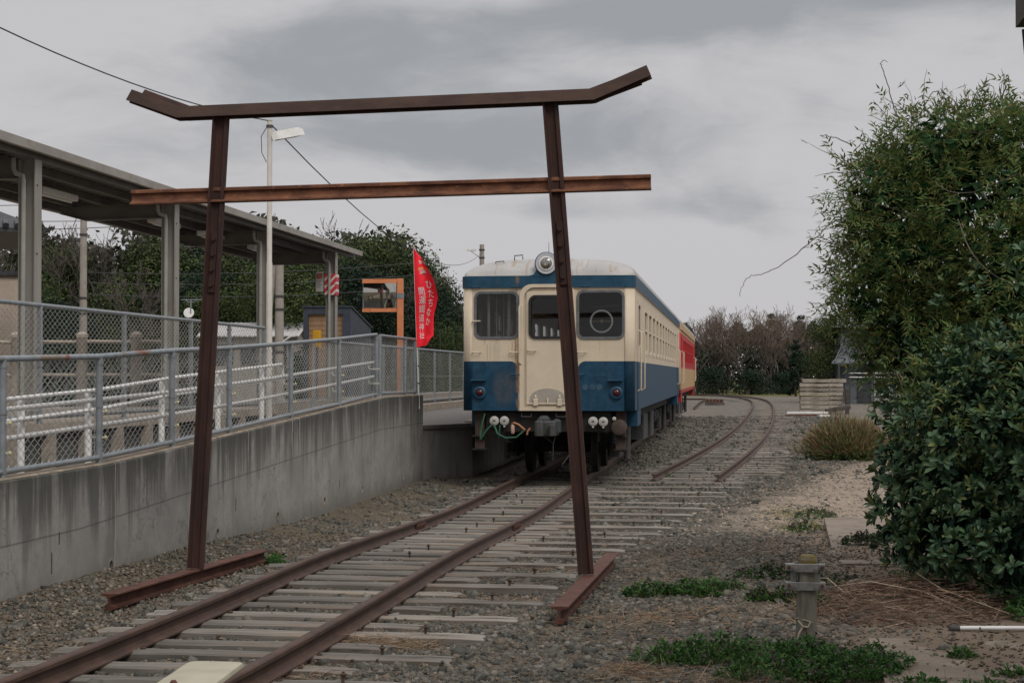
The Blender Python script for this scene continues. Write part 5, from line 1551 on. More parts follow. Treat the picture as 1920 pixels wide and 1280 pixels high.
    MB().lathe((-.585, -.02, 1.0), (0, 0, 1), [(.025, -.08), (.034, -.05), (.034, .05), (.02, .07)], 10).build('hose_coupling', MT['pink_cap'], t, smooth=40)
    for x in (-1.17, 1.2):
        MB().bbox(x - .08, x + .08, .18, .30, .62, 1.298).build('step_bracket', MT['under_rust'], t)
        for z in (.64, .86): MB().bbox(x - .12, x + .12, .10, .32, z, z + .02).build('step_tread', MT['under'], t)
    MB().bbox(-1.05, 1.05, .12, .20, .95, 1.28).build('buffer_beam', MT['under'], t)
    for x in (-.28, .3):
        MB().tube([(x, .05, 1.28), (x, -.03, 1.2), (x - .16, -.03, 1.2), (x - .16, .05, 1.28)], .009, 5).build('uncoupling_lever', MT['under_grey'], t)
    pc = MB().cbox((-.05, -.12, 1.05), (.20, .24, .34), .05).build('coupler_head', MT['coupler'], t)
    MB().cbox((.16, -.10, 1.06), (.14, .2, .22), .04).build('coupler_lock', MT['coupler'], pc)

_flat = {}
def paint_flat(name, c):
    if name not in _flat: _flat[name] = mat(name, c, tuple(min(1, q * 1.4 + .006) for q in c), 9, .5)
    return _flat[name]
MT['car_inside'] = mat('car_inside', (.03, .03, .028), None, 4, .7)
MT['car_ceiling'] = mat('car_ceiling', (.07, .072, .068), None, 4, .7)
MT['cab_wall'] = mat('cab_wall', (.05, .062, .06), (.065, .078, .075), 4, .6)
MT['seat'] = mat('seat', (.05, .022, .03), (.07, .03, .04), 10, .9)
MT['stanchion'] = mat('stanchion', (.60, .57, .48), None, 4, .4)
MT['kick'] = mat('kick', (.30, .27, .225), (.35, .315, .265), 20, .8)
MT['lamp_grey'] = mat('lamp_grey', (.42, .43, .45), (.48, .48, .50), 6, .45)
MT['lamp_white'] = mat('lamp_white', (.72, .69, .66), (.78, .75, .72), 6, .4)
MT['chrome'] = mat('chrome', (.85, .80, .62), None, 4, .25, metal=.9)
MT['bulb'] = mat('bulb', (.75, .70, .55), None, 4, .2)
MT['lens_red'] = mat('lens_red', (.055, .006, .007), None, 4, .12, spec=.6)
MT['brass'] = mat('brass', (.30, .24, .13), None, 4, .4, metal=.5)
MT['disc'] = mat('disc', (.37, .35, .32), (.43, .41, .37), 10, .5, spots=[((.30, .22, .15), 14, .68, .8)])
MT['hose_green'] = mat('hose_green', (.018, .085, .045), (.03, .12, .06), 10, .5)
MT['hose_orange'] = mat('hose_orange', (.34, .14, .06), (.42, .19, .09), 10, .6)
MT['pink_cap'] = mat('pink_cap', (.46, .29, .22), None, 10, .6)
MT['under_rust'] = mat('under_rust', (.045, .032, .025), (.075, .050, .038), 8, .8, .3)
MT['coupler'] = mat('coupler', (.030, .038, .044), (.05, .056, .060), 8, .6, spots=[((.10, .06, .04), 8, .62, .75)])

ROOFM = roof_mat()
PAINT_BLUE = paint_mat('livery_blue_cream', (.60, .505, .375), (.003, .035, .070), (.005, .042, .078))
railcar('old blue and cream diesel railcar with round roof headlamp facing the camera', (-3.01, 27.75, 0), 24.4, PAINT_BLUE, ROOFM, MT['cream'], True, MT['cream'], 'front')
PAINT_RED = paint_mat('livery_cream_red', (.42, .27, .135), (.38, .245, .12), (.40, .265, .135), window_band=(2.12, 3.24, (.42, .014, .018)), sill=(1.42, (.34, .022, .018)), weather=.6)
MT['red_frame'] = mat('red_frame', (.40, .02, .022), None, 5, .5)
railcar('second railcar in tan and cream with red window band behind the blue one', (-3.01, 53.3, 0), 21.5, PAINT_RED, ROOFM, MT['cream'], False, MT['red_frame'], 'rear')

# ------------------------------------------------------------------ trees
def leaf_cards(rg, C, N, size, squash=1.0, aspect=.6):
    """kite-shaped folded leaf faces: C centres, N rough normals, size lengths -> verts, faces"""
    n = len(C)
    N = N / (np.linalg.norm(N, axis=1)[:, None] + 1e-9)
    t = np.cross(N, rg.normal(size=(n, 3))); t /= np.linalg.norm(t, axis=1)[:, None] + 1e-9
    s = np.cross(N, t)
    L = size[:, None]; W = L * aspect
    V = np.stack([C - t * L * .5, C + s * W * .5 + N * L * .08, C + t * L * .5 - N * L * .08, C - s * W * .5 + N * L * .08], 1)
    F = np.array([(0, 1, 2), (0, 2, 3)])
    F = (F[None] + (np.arange(n) * 4)[:, None, None]).reshape(-1, 3)
    return V.reshape(-1, 3), F

def evergreen_proto(seed, h, w, n, lobes=14, size=(.22, .5), low=.12, cone=0.0, m='evergreen'):
    rg = np.random.default_rng(seed)
    P, N = [], []
    cs = []
    for i in range(lobes):
        t = rg.uniform(low, .93); a = rg.uniform(0, 6.283)
        prof = (math.sin(math.pi * min(1, max(.06, t)) ** .75) ** .6) * (1 - cone) + cone * (1 - t) * 1.15
        rr_ = w * .5 * prof * rg.uniform(.35, .8)
        r = w * rg.uniform(.16, .27) * (1 - .45 * cone * t)
        cs.append((rr_ * math.cos(a), rr_ * math.sin(a), t * h, r))
    cs.append((0, 0, h * .55, w * .30 * (1 - .3 * cone))); cs.append((0, 0, h * .88, w * .16 * (1 - .5 * cone)))
    wt = np.array([c[3] ** 2 for c in cs]); wt /= wt.sum()
    for c, k in zip(cs, rg.multinomial(n, wt)):
        d = rg.normal(size=(k, 3)); d /= np.linalg.norm(d, axis=1)[:, None]
        rad = c[3] * (rg.random(k) ** .35) * (1 + .22 * np.sin(5 * d[:, 0] + seed) * np.cos(6 * d[:, 2] + 2 * d[:, 1]))
        p = np.array(c[:3]) + d * rad[:, None] * np.array([1, 1, .8])
        P.append(p); N.append(d + rg.normal(size=(k, 3)) * .55 + np.array([0, 0, .35]))
    P = np.concatenate(P); N = np.concatenate(N)
    ok = P[:, 2] > .1; P, N = P[ok], N[ok]
    P[:, 2] *= h / np.percentile(P[:, 2], 99.7)
    V, F = leaf_cards(rg, P, N, rg.uniform(*size, len(P)))
    crown = np_mesh('crown', V, F, MT[m])
    tb = MB(); tb.tube([(0, 0, -.2), (.1, 0, h * .35), (-.05, .1, h * .6), (0, 0, h * .85)], [w * .035 + .05, w * .028 + .04, w * .018 + .02, .02], 7)
    rr = random.Random(seed)
    for c in cs[:9]:
        z0 = max(.2 * h, c[2] - h * .2); tb.tube([(0, 0, z0), (c[0] * .5, c[1] * .5, (z0 + c[2]) / 2 + .1), c[:3]], [.07, .05, .02], 5)
    return tb.mesh('trunk', MT['bark'], True), crown

def bare_proto(seed, h, spread, twigs, m='twig', r0=.13, multi=1, depth=6):
    """leafless deciduous tree: branching limbs ending in a haze of fine twigs"""
    rr = random.Random(seed); tr = MB(); segs = []
    def grow(p, d, L, r, k):
        q = p; pts = [p]; dd = d
        n = 3
        for i in range(n):
            dd = (dd + Vector((rr.uniform(-.28, .28), rr.uniform(-.28, .28), rr.uniform(-.05, .22)))).normalized()
            q = q + dd * (L / n); pts.append(q)
        if k >= depth - 3: 
            tr.tube(pts, [r, r * .88, r * .78, r * .66], 5 if k > depth - 2 else 4, caps=False)
        else:
            for a, b in zip(pts, pts[1:]): segs.append((a, b, r))
        if k == 0: return
        for c in range(rr.choice([2, 3, 3]) if k > 2 else rr.choice([2, 3, 4])):
            ax = Vector((rr.uniform(-1, 1), rr.uniform(-1, 1), rr.uniform(-.4, .5)))
            nd = (dd + ax * spread).normalized()
            at = pts[-1] if c < 2 else pts[rr.choice([1, 2])]
            grow(at, nd, L * rr.uniform(.62, .82), r * rr.uniform(.5, .62), k - 1)
    for i in range(multi):
        a = 6.283 * i / max(1, multi)
        d0 = Vector((math.cos(a) * .35, math.sin(a) * .35, 1)).normalized() if multi > 1 else Vector((rr.uniform(-.1, .1), rr.uniform(-.1, .1), 1))
        grow(Vector((math.cos(a) * .2 * (multi > 1), math.sin(a) * .2 * (multi > 1), -.2)), d0, h * .27, r0, depth)
    A = np.array([tuple(s[0]) for s in segs]); B = np.array([tuple(s[1]) for s in segs]); Rr = np.maximum(.015, np.array([s[2] for s in segs]))
    kz = h / np.percentile(B[:, 2], 99.5); A *= kz; B *= kz; tr.v = [(x * kz, y * kz, z * kz) for x, y, z in tr.v]
    tm = tr.mesh('trunk', MT['bark'], True, fixn=False)
    if len(A) > twigs:
        ix = np.random.default_rng(seed).choice(len(A), twigs, replace=False); A, B, Rr = A[ix], B[ix], Rr[ix]
    n = len(A); t = B - A; t /= np.linalg.norm(t, axis=1)[:, None] + 1e-9
    u = np.cross(t, np.random.default_rng(seed + 1).normal(size=(n, 3))); u /= np.linalg.norm(u, axis=1)[:, None] + 1e-9; w = np.cross(t, u)
    V = np.zeros((n, 6, 3))
    for q in range(3):
        a = 2.0944 * q; o = (u * math.cos(a) + w * math.sin(a)) * Rr[:, None]
        V[:, q] = A + o; V[:, 3 + q] = B + o * .75
    F = np.array([(0, 1, 4, 3), (1, 2, 5, 4), (2, 0, 3, 5)]); F = (F[None] + (np.arange(n) * 6)[:, None, None]).reshape(-1, 4)
    return tm, np_mesh('crown', V.reshape(-1, 3), F, MT[m])

PROTO = {
    'e1': evergreen_proto(101, 10, 8.5, 13500, 22, (.12, .27)), 'e2': evergreen_proto(102, 10, 7.5, 12500, 20, (.12, .27)), 'e3': evergreen_proto(103, 10, 9.5, 14500, 24, (.12, .27), low=.06),
    'ed': evergreen_proto(104, 10, 7.0, 12500, 20, (.12, .27), low=.04, m='evergreen_dark'), 'ec': evergreen_proto(105, 10, 4.2, 4200, 18, low=.05, cone=.75, m='evergreen_dark'),
    'hedge': evergreen_proto(106, 4, 7, 4200, 16, (.18, .36), low=.08, m='evergreen_dark'),
    'b1': bare_proto(201, 10, .62, 14000), 'b2': bare_proto(202, 10, .72, 14000), 'b3': bare_proto(203, 10, .55, 14000),
    'r1': bare_proto(211, 8.0, .75, 15000, 'twig_red', .10, 3, 6), 'r2': bare_proto(212, 8.0, .8, 15000, 'twig_red', .10, 4, 6),
}
def tree(name, label, proto, loc, s, rz, group=None, cat='tree', sx=1.0):
    t = empty(name, loc, rz); t.scale = (s * sx, s * sx, s)
    tag(t, label, cat, group)
    tm, cm = PROTO[proto]
    link('trunk', tm, t); link('crown', cm, t)
    return t

LEFT = [  # name, label, proto, (x, y), scale, width factor
    ('bare_tree', 'leafless tree showing between the first two canopy columns at far left', 'b1', (-43, 98), 1.06, 1.1),
    ('evergreen_tree', 'evergreen tree at the far left edge beside the tiled roof', 'e2', (-38.5, 78), .62, 1.0),
    ('bare_tree', 'leafless tree just right of the nearest canopy column', 'b2', (-40.5, 100), 1.12, 1.1),
    ('evergreen_tree', 'dark evergreen under the canopy left of the plain concrete pole', 'e1', (-38, 88), .72, 1.0),
    ('bare_tree', 'leafless tree behind the plain concrete pole', 'b3', (-36.5, 101), 1.12, 1.1),
    ('evergreen_tree', 'evergreen right of the plain concrete pole under the canopy', 'e3', (-33.8, 90), .74, 1.0),
    ('bare_tree', 'leafless tree low in the gap left of the second column', 'b2', (-30.5, 82), .75, 1.1),
    ('evergreen_tree', 'evergreen behind the second canopy column', 'e2', (-30.5, 100), .96, 1.0),
    ('evergreen_tree', 'evergreen between the second column and the left torii post', 'ed', (-29, 90), .80, 1.1),
    ('bare_tree', 'leafless crown poking above the canopy left of the lamp post', 'b1', (-26.4, 98), 1.12, 1.0),
    ('evergreen_tree', 'broad evergreen right behind the white lamp post', 'e1', (-25.2, 92), .96, 1.0),
    ('bare_tree', 'leafless crown poking above the canopy right of the lamp post', 'b2', (-24.6, 101), 1.14, 1.0),
    ('evergreen_tree', 'yellowish evergreen above the canopy end', 'e3', (-22.6, 95), .97, .9),
    ('evergreen_tree', 'dense evergreen behind the last canopy column', 'e2', (-22.8, 84), .78, 1.1),
    ('evergreen_tree', 'tallest evergreen crown over the dark blue shed', 'e1', (-20.4, 97), 1.02, 1.0),
    ('evergreen_tree', 'dark evergreen behind the dark blue shed', 'ed', (-19.6, 88), .80, 1.1),
    ('bare_tree', 'greyish bare tree behind the orange framed mirror', 'b2', (-18.8, 90), .80, 1.0),
    ('evergreen_tree', 'evergreen shoulder of the wood just left of the red banner', 'e2', (-18.5, 98), .90, .95),
    ('evergreen_tree', 'dark evergreen behind the red banner', 'ed', (-17.0, 93), .74, 1.0),
    ('bare_tree', 'bare twiggy tree between the red banner and the railcar', 'b3', (-16.4, 94), .78, 1.0),
    ('bare_tree', 'small bare tree leaning towards the railcar roof', 'b1', (-14.6, 97), .62, 1.0),
    ('evergreen_tree', 'low green bush tree between the banner and the railcar', 'e3', (-14.6, 84), .46, 1.0),
    ('evergreen_tree', 'big back-row evergreen at far left beyond the beige house', 'e3', (-46, 101), 1.0, 1.0),
    ('evergreen_tree', 'back-row evergreen just right of the nearest canopy column', 'e1', (-41.5, 102), 1.02, 1.0),
    ('evergreen_tree', 'back-row evergreen straight behind the plain concrete pole', 'e3', (-37.6, 103), 1.05, 1.0),
    ('evergreen_tree', 'back-row evergreen in the middle of the first canopy gap', 'e2', (-34.6, 101), 1.04, 1.1),
    ('evergreen_tree', 'back-row evergreen at the right of the first canopy gap', 'ed', (-32.0, 103), 1.06, 1.1),
    ('evergreen_tree', 'back-row evergreen behind the torii left post', 'e3', (-28.2, 104), 1.06, 1.0),
    ('evergreen_tree', 'back-row evergreen rising behind the lamp post', 'ed', (-25.3, 104), 1.06, 1.1),
    ('evergreen_tree', 'mid-row evergreen low behind the second canopy gap', 'e1', (-27.2, 87), .66, 1.1),
    ('evergreen_tree', 'mid-row evergreen low in the first canopy gap', 'ed', (-35.6, 86), .60, 1.2),
    ('hedge_bush', 'low dark hedge behind the far platform fence', 'hedge', (-18.5, 80), .85, 1.2),
    ('hedge_bush', 'low hedge behind the low white roofed building', 'hedge', (-26, 86), .95, 1.4),
    ('hedge_bush', 'low hedge at far left behind the rail fence', 'hedge', (-34, 78), .9, 1.5),
]
for i, (nm, lab, pr, (x, y), s, wf) in enumerate(LEFT):
    tree(nm, lab, pr, (x, y, 0), s, i * 2.1, 'trees on the wooded slope behind the station', 'bush' if 'hedge' in nm else 'tree', wf)
RIGHT = [
    ('bare_tree', 'reddish bare thicket tree right behind the red and cream railcar', 'r1', (-3.2, 168), .98, 1.0),
    ('bare_tree', 'reddish bare tree left of the siding bend', 'r2', (-.6, 171), 1.02, 1.0),
    ('bare_tree', 'reddish bare tree straight above the siding bend', 'r1', (1.8, 168), 1.05, 1.0),
    ('bare_tree', 'brown bare tree right of the siding bend', 'r2', (4.0, 173), 1.05, 1.0),
    ('bare_tree', 'tall thin bare tree behind the dark conical evergreen', 'b2', (6.3, 178), .92, .9),
    ('bare_tree', 'brown bare tree beyond the sleeper stack', 'r1', (8.6, 176), .98, 1.1),
    ('bare_tree', 'pale bare tree showing between evergreens near the house', 'r2', (11.5, 180), 1.0, 1.1),
    ('pine_tree', 'small dark pine top above the reddish thicket', 'ec', (4.4, 184), .84, 1.2),
    ('pine_tree', 'pine top just left of the broad evergreen on the right', 'ec', (7.6, 186), .83, 1.2),
    ('cypress_tree', 'dark narrow evergreen standing at the edge of the gravel yard', 'ec', (5.75, 152), .50, 1.2),
    ('evergreen_tree', 'broad dark green evergreen behind the stack of concrete sleepers', 'e1', (6.9, 117), .60, 1.0),
    ('evergreen_tree', 'evergreen close behind the house on the right', 'e2', (9.3, 128), .60, 1.1),
    ('hedge_bush', 'low green undergrowth left below the reddish thicket', 'hedge', (-1.3, 165), .70, .9),
    ('hedge_bush', 'low green undergrowth below the middle of the thicket', 'hedge', (2.0, 164), .62, 1.0),
    ('hedge_bush', 'low green undergrowth next to the dark conical evergreen', 'hedge', (4.6, 166), .55, 1.0),
    ('evergreen_tree', 'far evergreen filling the gap behind the railcars', 'ed', (-6.5, 172), .7, 1.3),
]
for i, (nm, lab, pr, (x, y), s, wf) in enumerate(RIGHT):
    tree(nm, lab, pr, (x, y, 0), s, i * 1.7 + .4, 'trees beyond the gravel yard', 'bush' if 'hedge' in nm else 'tree', wf)
def far_wood():
    """one continuous mass of far woodland closing the view behind the single trees"""
    rg = np.random.default_rng(77); n = 120000
    a = rg.random(n) * .82
    x = np.where(a < .5, rg.uniform(-75, -13, n), rg.uniform(-13, 60, n))
    y = np.where(a < .5, 106, 190) + rg.normal(size=n) * 3
    top = np.where(a < .5, 10.3 - np.clip((x + 23) * .55, 0, 5.4), 6.3) + 1.1 * np.sin(x * .8) + .7 * np.sin(x * 2.3)
    z = rg.random(n) ** .7 * top
    V, F = leaf_cards(rg, np.stack([x, y, z], 1), rg.normal(size=(n, 3)) + np.array([0, -1, .4]), rg.uniform(.28, .62, n))
    o = link('far_woodland', np_mesh('far_woodland', V, F, MT['far_leaf']))
    tag(o, 'far dark woodland closing the view behind the nearer trees', 'woodland', kind='stuff')
MT['far_leaf'] = leaf_mat('far_leaf', [(.014, .022, .012), (.024, .034, .018), (.040, .038, .026), (.055, .046, .034), (.03, .045, .02)], .7, .1)
far_wood()

# ------------------------------------------------------------------ buildings around the yard
def shed():
    t = empty('shed', (-14.2, 62, 0)); tag(t, 'dark blue metal shed with tan roller door and sloping roof', 'shed')
    W, D, H0, H1 = 1.82, 3.6, 4.45, 3.75
    mb = MB()
    for y, z in ((0, H0), (D, H1)):
        mb.v += [(-W, y, 0), (0, y, 0), (0, y, z), (-W, y, z)]
    # side wall with ribs, door front left open
    side = MB(); n = 40
    for i in range(n + 1):
        y = D * i / n; off = .018 if i % 2 else 0; z = H0 + (H1 - H0) * i / n
        side.v += [(off, y, 0), (off, y, z)]
    side.f = [(2 * i, 2 * i + 2, 2 * i + 3, 2 * i + 1) for i in range(n)]
    side.build('side_wall', MT['navy_metal'], t)
    MB().bbox(-W - .02, -W, 0, D, 0, H1).build('side_wall', MT['navy_metal'], t)
    MB().bbox(-W, 0, D, D + .02, 0, H1 - .02).build('rear_wall', MT['navy_metal'], t)
    MB().bbox(-W, 0, -.02, .06, H0 - .26, H0 - .002).build('door_header', MT['navy_metal'], t)
    for x0, x1 in ((-W, -W + .17), (-.30, 0)): MB().bbox(x0, x1, -.02, .06, 0, H0 - .262).build('door_jamb', MT['navy_metal'], t)
    d = MB(); n = 44
    for i in range(n + 1):
        d.v += [(-W + .17, .09 + (.012 if i % 2 else 0), (H0 - .26) * i / n), (-.30, .09 + (.012 if i % 2 else 0), (H0 - .26) * i / n)]
    d.f = [(2 * i, 2 * i + 1, 2 * i + 3, 2 * i + 2) for i in range(n)]
    d.build('roller_door', MT['tan_door'], t)
    r = MB(); r.add([(-W - .06, -.08, H0 + .0), (.06, -.08, H0 + .0), (.06, D + .05, H1), (-W - .06, D + .05, H1), (-W - .06, -.08, H0 + .05), (.06, -.08, H0 + .05), (.06, D + .05, H1 + .05), (-W - .06, D + .05, H1 + .05)], [(0, 3, 2, 1), (4, 5, 6, 7), (0, 1, 5, 4), (1, 2, 6, 5), (2, 3, 7, 6), (3, 0, 4, 7)])
    r.build('roof', MT['navy_metal'], t)
shed()

def low_building():
    t = empty('low_building', (-23, 80, 0)); tag(t, 'low building with a pale metal roof left of the dark blue shed', 'building')
    MB().bbox(-2.8, 1.9, .3, 5, 0, 3.85).build('wall', MT['conc_pole'], t)
    r = MB()
    for i in range(41):
        x = -3.1 + i * 5.2 / 40; k = .03 if i % 2 else 0
        r.v += [(x, 0, 3.80 + k), (x - .35, 3.2, 4.55 + k)]
    r.f = [(2 * i, 2 * i + 2, 2 * i + 3, 2 * i + 1) for i in range(40)]
    o = r.build('roof', MT['white_roof'], t); md = o.modifiers.new('thickness', 'SOLIDIFY'); md.thickness = .06
    for x in (-2.2, -.9, .5):
        w = MB().bbox(x, x + .9, .24, .298, 2.4, 3.4).build('window', MT['under_grey'], t)
        MB().bbox(x + .06, x + .84, .225, .238, 2.46, 3.34).build('pane', MT['house_dark'], w)
low_building()

def left_houses():
    t = empty('house', (-21.5, 45.2, 0), R(25)); tag(t, 'beige rendered house wall at the left edge behind the canopy column', 'house')
    MB().bbox(-3.5, 1.55, 0, 5, 0, 4.72).build('wall', MT['beige_wall'], t)
    MB().bbox(-3.6, 1.62, -.1, 5.1, 4.725, 4.86).build('parapet_cap', MT['tile_black'], t)
    w = MB().bbox(-.6, .5, -.04, -.003, 2.0, 3.2).build('window', MT['house_pale'], t)
    MB().bbox(-.54, .44, -.055, -.042, 2.06, 3.14).build('pane', MT['house_dark'], w)
    t = empty('house', (-18.7, 37.6, 0), R(27)); tag(t, 'house with black glazed tile eave jutting in at the left edge', 'house')
    MB().bbox(-4.5, -.2, .9, 7, 0, 5.25).build('wall', MT['beige_wall'], t)
    r = MB()
    r.add([(-5, 0, 5.33), (2.55, 0, 5.33), (2.75, 6, 5.33), (-5, 6, 5.33), (-5, 0, 5.43), (2.55, 0, 5.43), (2.75, 6, 5.43), (-1.4, 3, 7.2), (-5, 3, 7.2)], [(0, 1, 5, 4), (4, 5, 7, 8), (5, 6, 7), (1, 2, 6, 5), (0, 3, 2, 1), (6, 2, 3, 8, 7), (0, 4, 8, 3)])
    ro = r.build('roof', MT['tile_black'], t)
    for k in range(26):
        x = 2.45 - k * .27
        top = (min(x - 1.2, -1.4), 3.0, 7.2) if x < 0 else None
        e = Vector((x, 0, 5.47)); d = Vector((-.35 if x > 0 else 0, 3, 1.77)); L = 1.0 if x < 0 else max(.12, .9 - x * .32)
        MB().tube([e - Vector((0, .06, .0)), e + Vector((0, .25, .12))], .075, 8).build('roof_tile', MT['tile_black'], ro, smooth=40)
    t = empty('tv_antenna', (-17.14, 52, 0)); tag(t, 'small white satellite dish and aerial on a mast under the canopy', 'antenna')
    MB().cyl((0, 0, 1), (0, 0, 4.32), .025, n=8).build('mast', MT['galv'], t)
    MB().tube([(-.32, 0, 4.3), (.36, 0, 4.3)], .016, 6).build('boom', MT['galv'], t)
    MB().tube([(-.16, 0, 4.3), (-.10, 0, 4.22), (.12, 0, 4.22), (.2, 0, 4.32)], .014, 6).build('aerial_loop', MT['galv'], t)
    MB().lathe((-.05, -.05, 3.88), (.15, -1, .25), [(.0, -.06), (.12, -.05), (.17, 0), (.16, .004), (.005, -.045)], 16).build('dish', MT['white_paint'], t, smooth=True)
left_houses()

def rail_fence():
    t = empty('post_and_rail_fence', (-14.5, 31.5, 1)); tag(t, 'low concrete post and rail fence behind the chain-link on the platform', 'fence')
    off = -t.location
    pts = [(-16.2, 31.2), (-14.15, 32), (-12.78, 32), (-11.66, 32), (-10.9, 32.0)]
    for x, y in pts:
        MB().lathe(Vector((x, y, 0)) + off, (0, 0, 1), [(.11, .8), (.11, 2.62), (.125, 2.64), (.12, 2.70), (.05, 2.75)], 10).build('post', MT['conc_pale'], t, smooth=40)
    for z in (2.56, 1.9):
        for (x0, y0), (x1, y1) in zip(pts, pts[1:]):
            MB().cyl(Vector((x0, y0, z)) + off, Vector((x1, y1, z - .015)) + off, .035, n=8).build('rail', MT['conc_pale'], t, smooth=40)
rail_fence()

def right_house():
    t = empty('house', (7.15, 112, 0)); tag(t, 'grey house with low tiled porch roof half hidden by the big shrub', 'house')
    MB().bbox(0, 7, .6, 9, 0, 2.75).build('wall', MT['house_grey'], t)
    MB().bbox(.2, 7, 2.8, 9, 2.75, 5.2).build('upper_wall', MT['house_grey'], t)
    # corner boards and shutters
    MB().bbox(-.02, .28, .55, .597, .2, 2.7).build('corner_board', MT['house_dark'], t)
    r = MB()
    r.add([(-.6, -.3, 2.62), (7.4, -.3, 2.62), (7.4, 2.9, 3.6), (.5, 2.9, 3.6), (-.6, -.3, 2.72), (7.4, -.3, 2.72), (7.4, 2.9, 3.7), (.5, 2.9, 3.7)], [(0, 3, 2, 1), (4, 5, 6, 7), (0, 1, 5, 4), (1, 2, 6, 5), (2, 3, 7, 6), (3, 0, 4, 7)])
    ro = r.build('porch_roof', MT['house_tile'], t)
    for k in range(16):
        x = -.4 + k * .5
        MB().tube([(x, -.32, 2.76), (min(7.3, x + max(0, .6 - k * .3)), 2.8, 3.74)], .05, 6).build('roof_tile', MT['house_tile'], ro)
    ur = MB()
    ur.add([(-.3, 2.3, 5.1), (7.5, 2.3, 5.1), (7.5, 9.5, 5.1), (-.3, 9.5, 5.1), (1.5, 5.9, 6.9), (7.5, 5.9, 6.9)], [(0, 1, 5, 4), (1, 2, 5), (2, 3, 4, 5), (3, 0, 4), (0, 3, 2, 1)])
    ur.build('main_roof', MT['house_tile'], t)
    for x0, x1 in ((1.1, 2.0), (2.2, 3.2), (3.6, 4.6)):
        w = MB().bbox(x0, x1, .54, .597, .1, 2.2).build('sliding_door', MT['house_dark'] if x0 < 2 else MT['house_pale'], t)
        MB().bbox(x0 + .08, x1 - .08, .525, .538, .9, 2.1).build('pane', MT['house_dark'], w)
    for z in (1.75, 2.02): MB().tube([(.55, .2, z), (4.2, .2, z)], .045, 6).build('laundry_pole', MT['white_paint'], t)
    for x in (.6, 3.9): MB().cyl((x, .2, 0), (x, .2, 2.05), .05, n=6).build('pole_stand', MT['under_grey'], t)
MT['house_tile'] = mat('house_tile', (.075, .085, .09), (.11, .12, .125), 3, .5)
right_house()

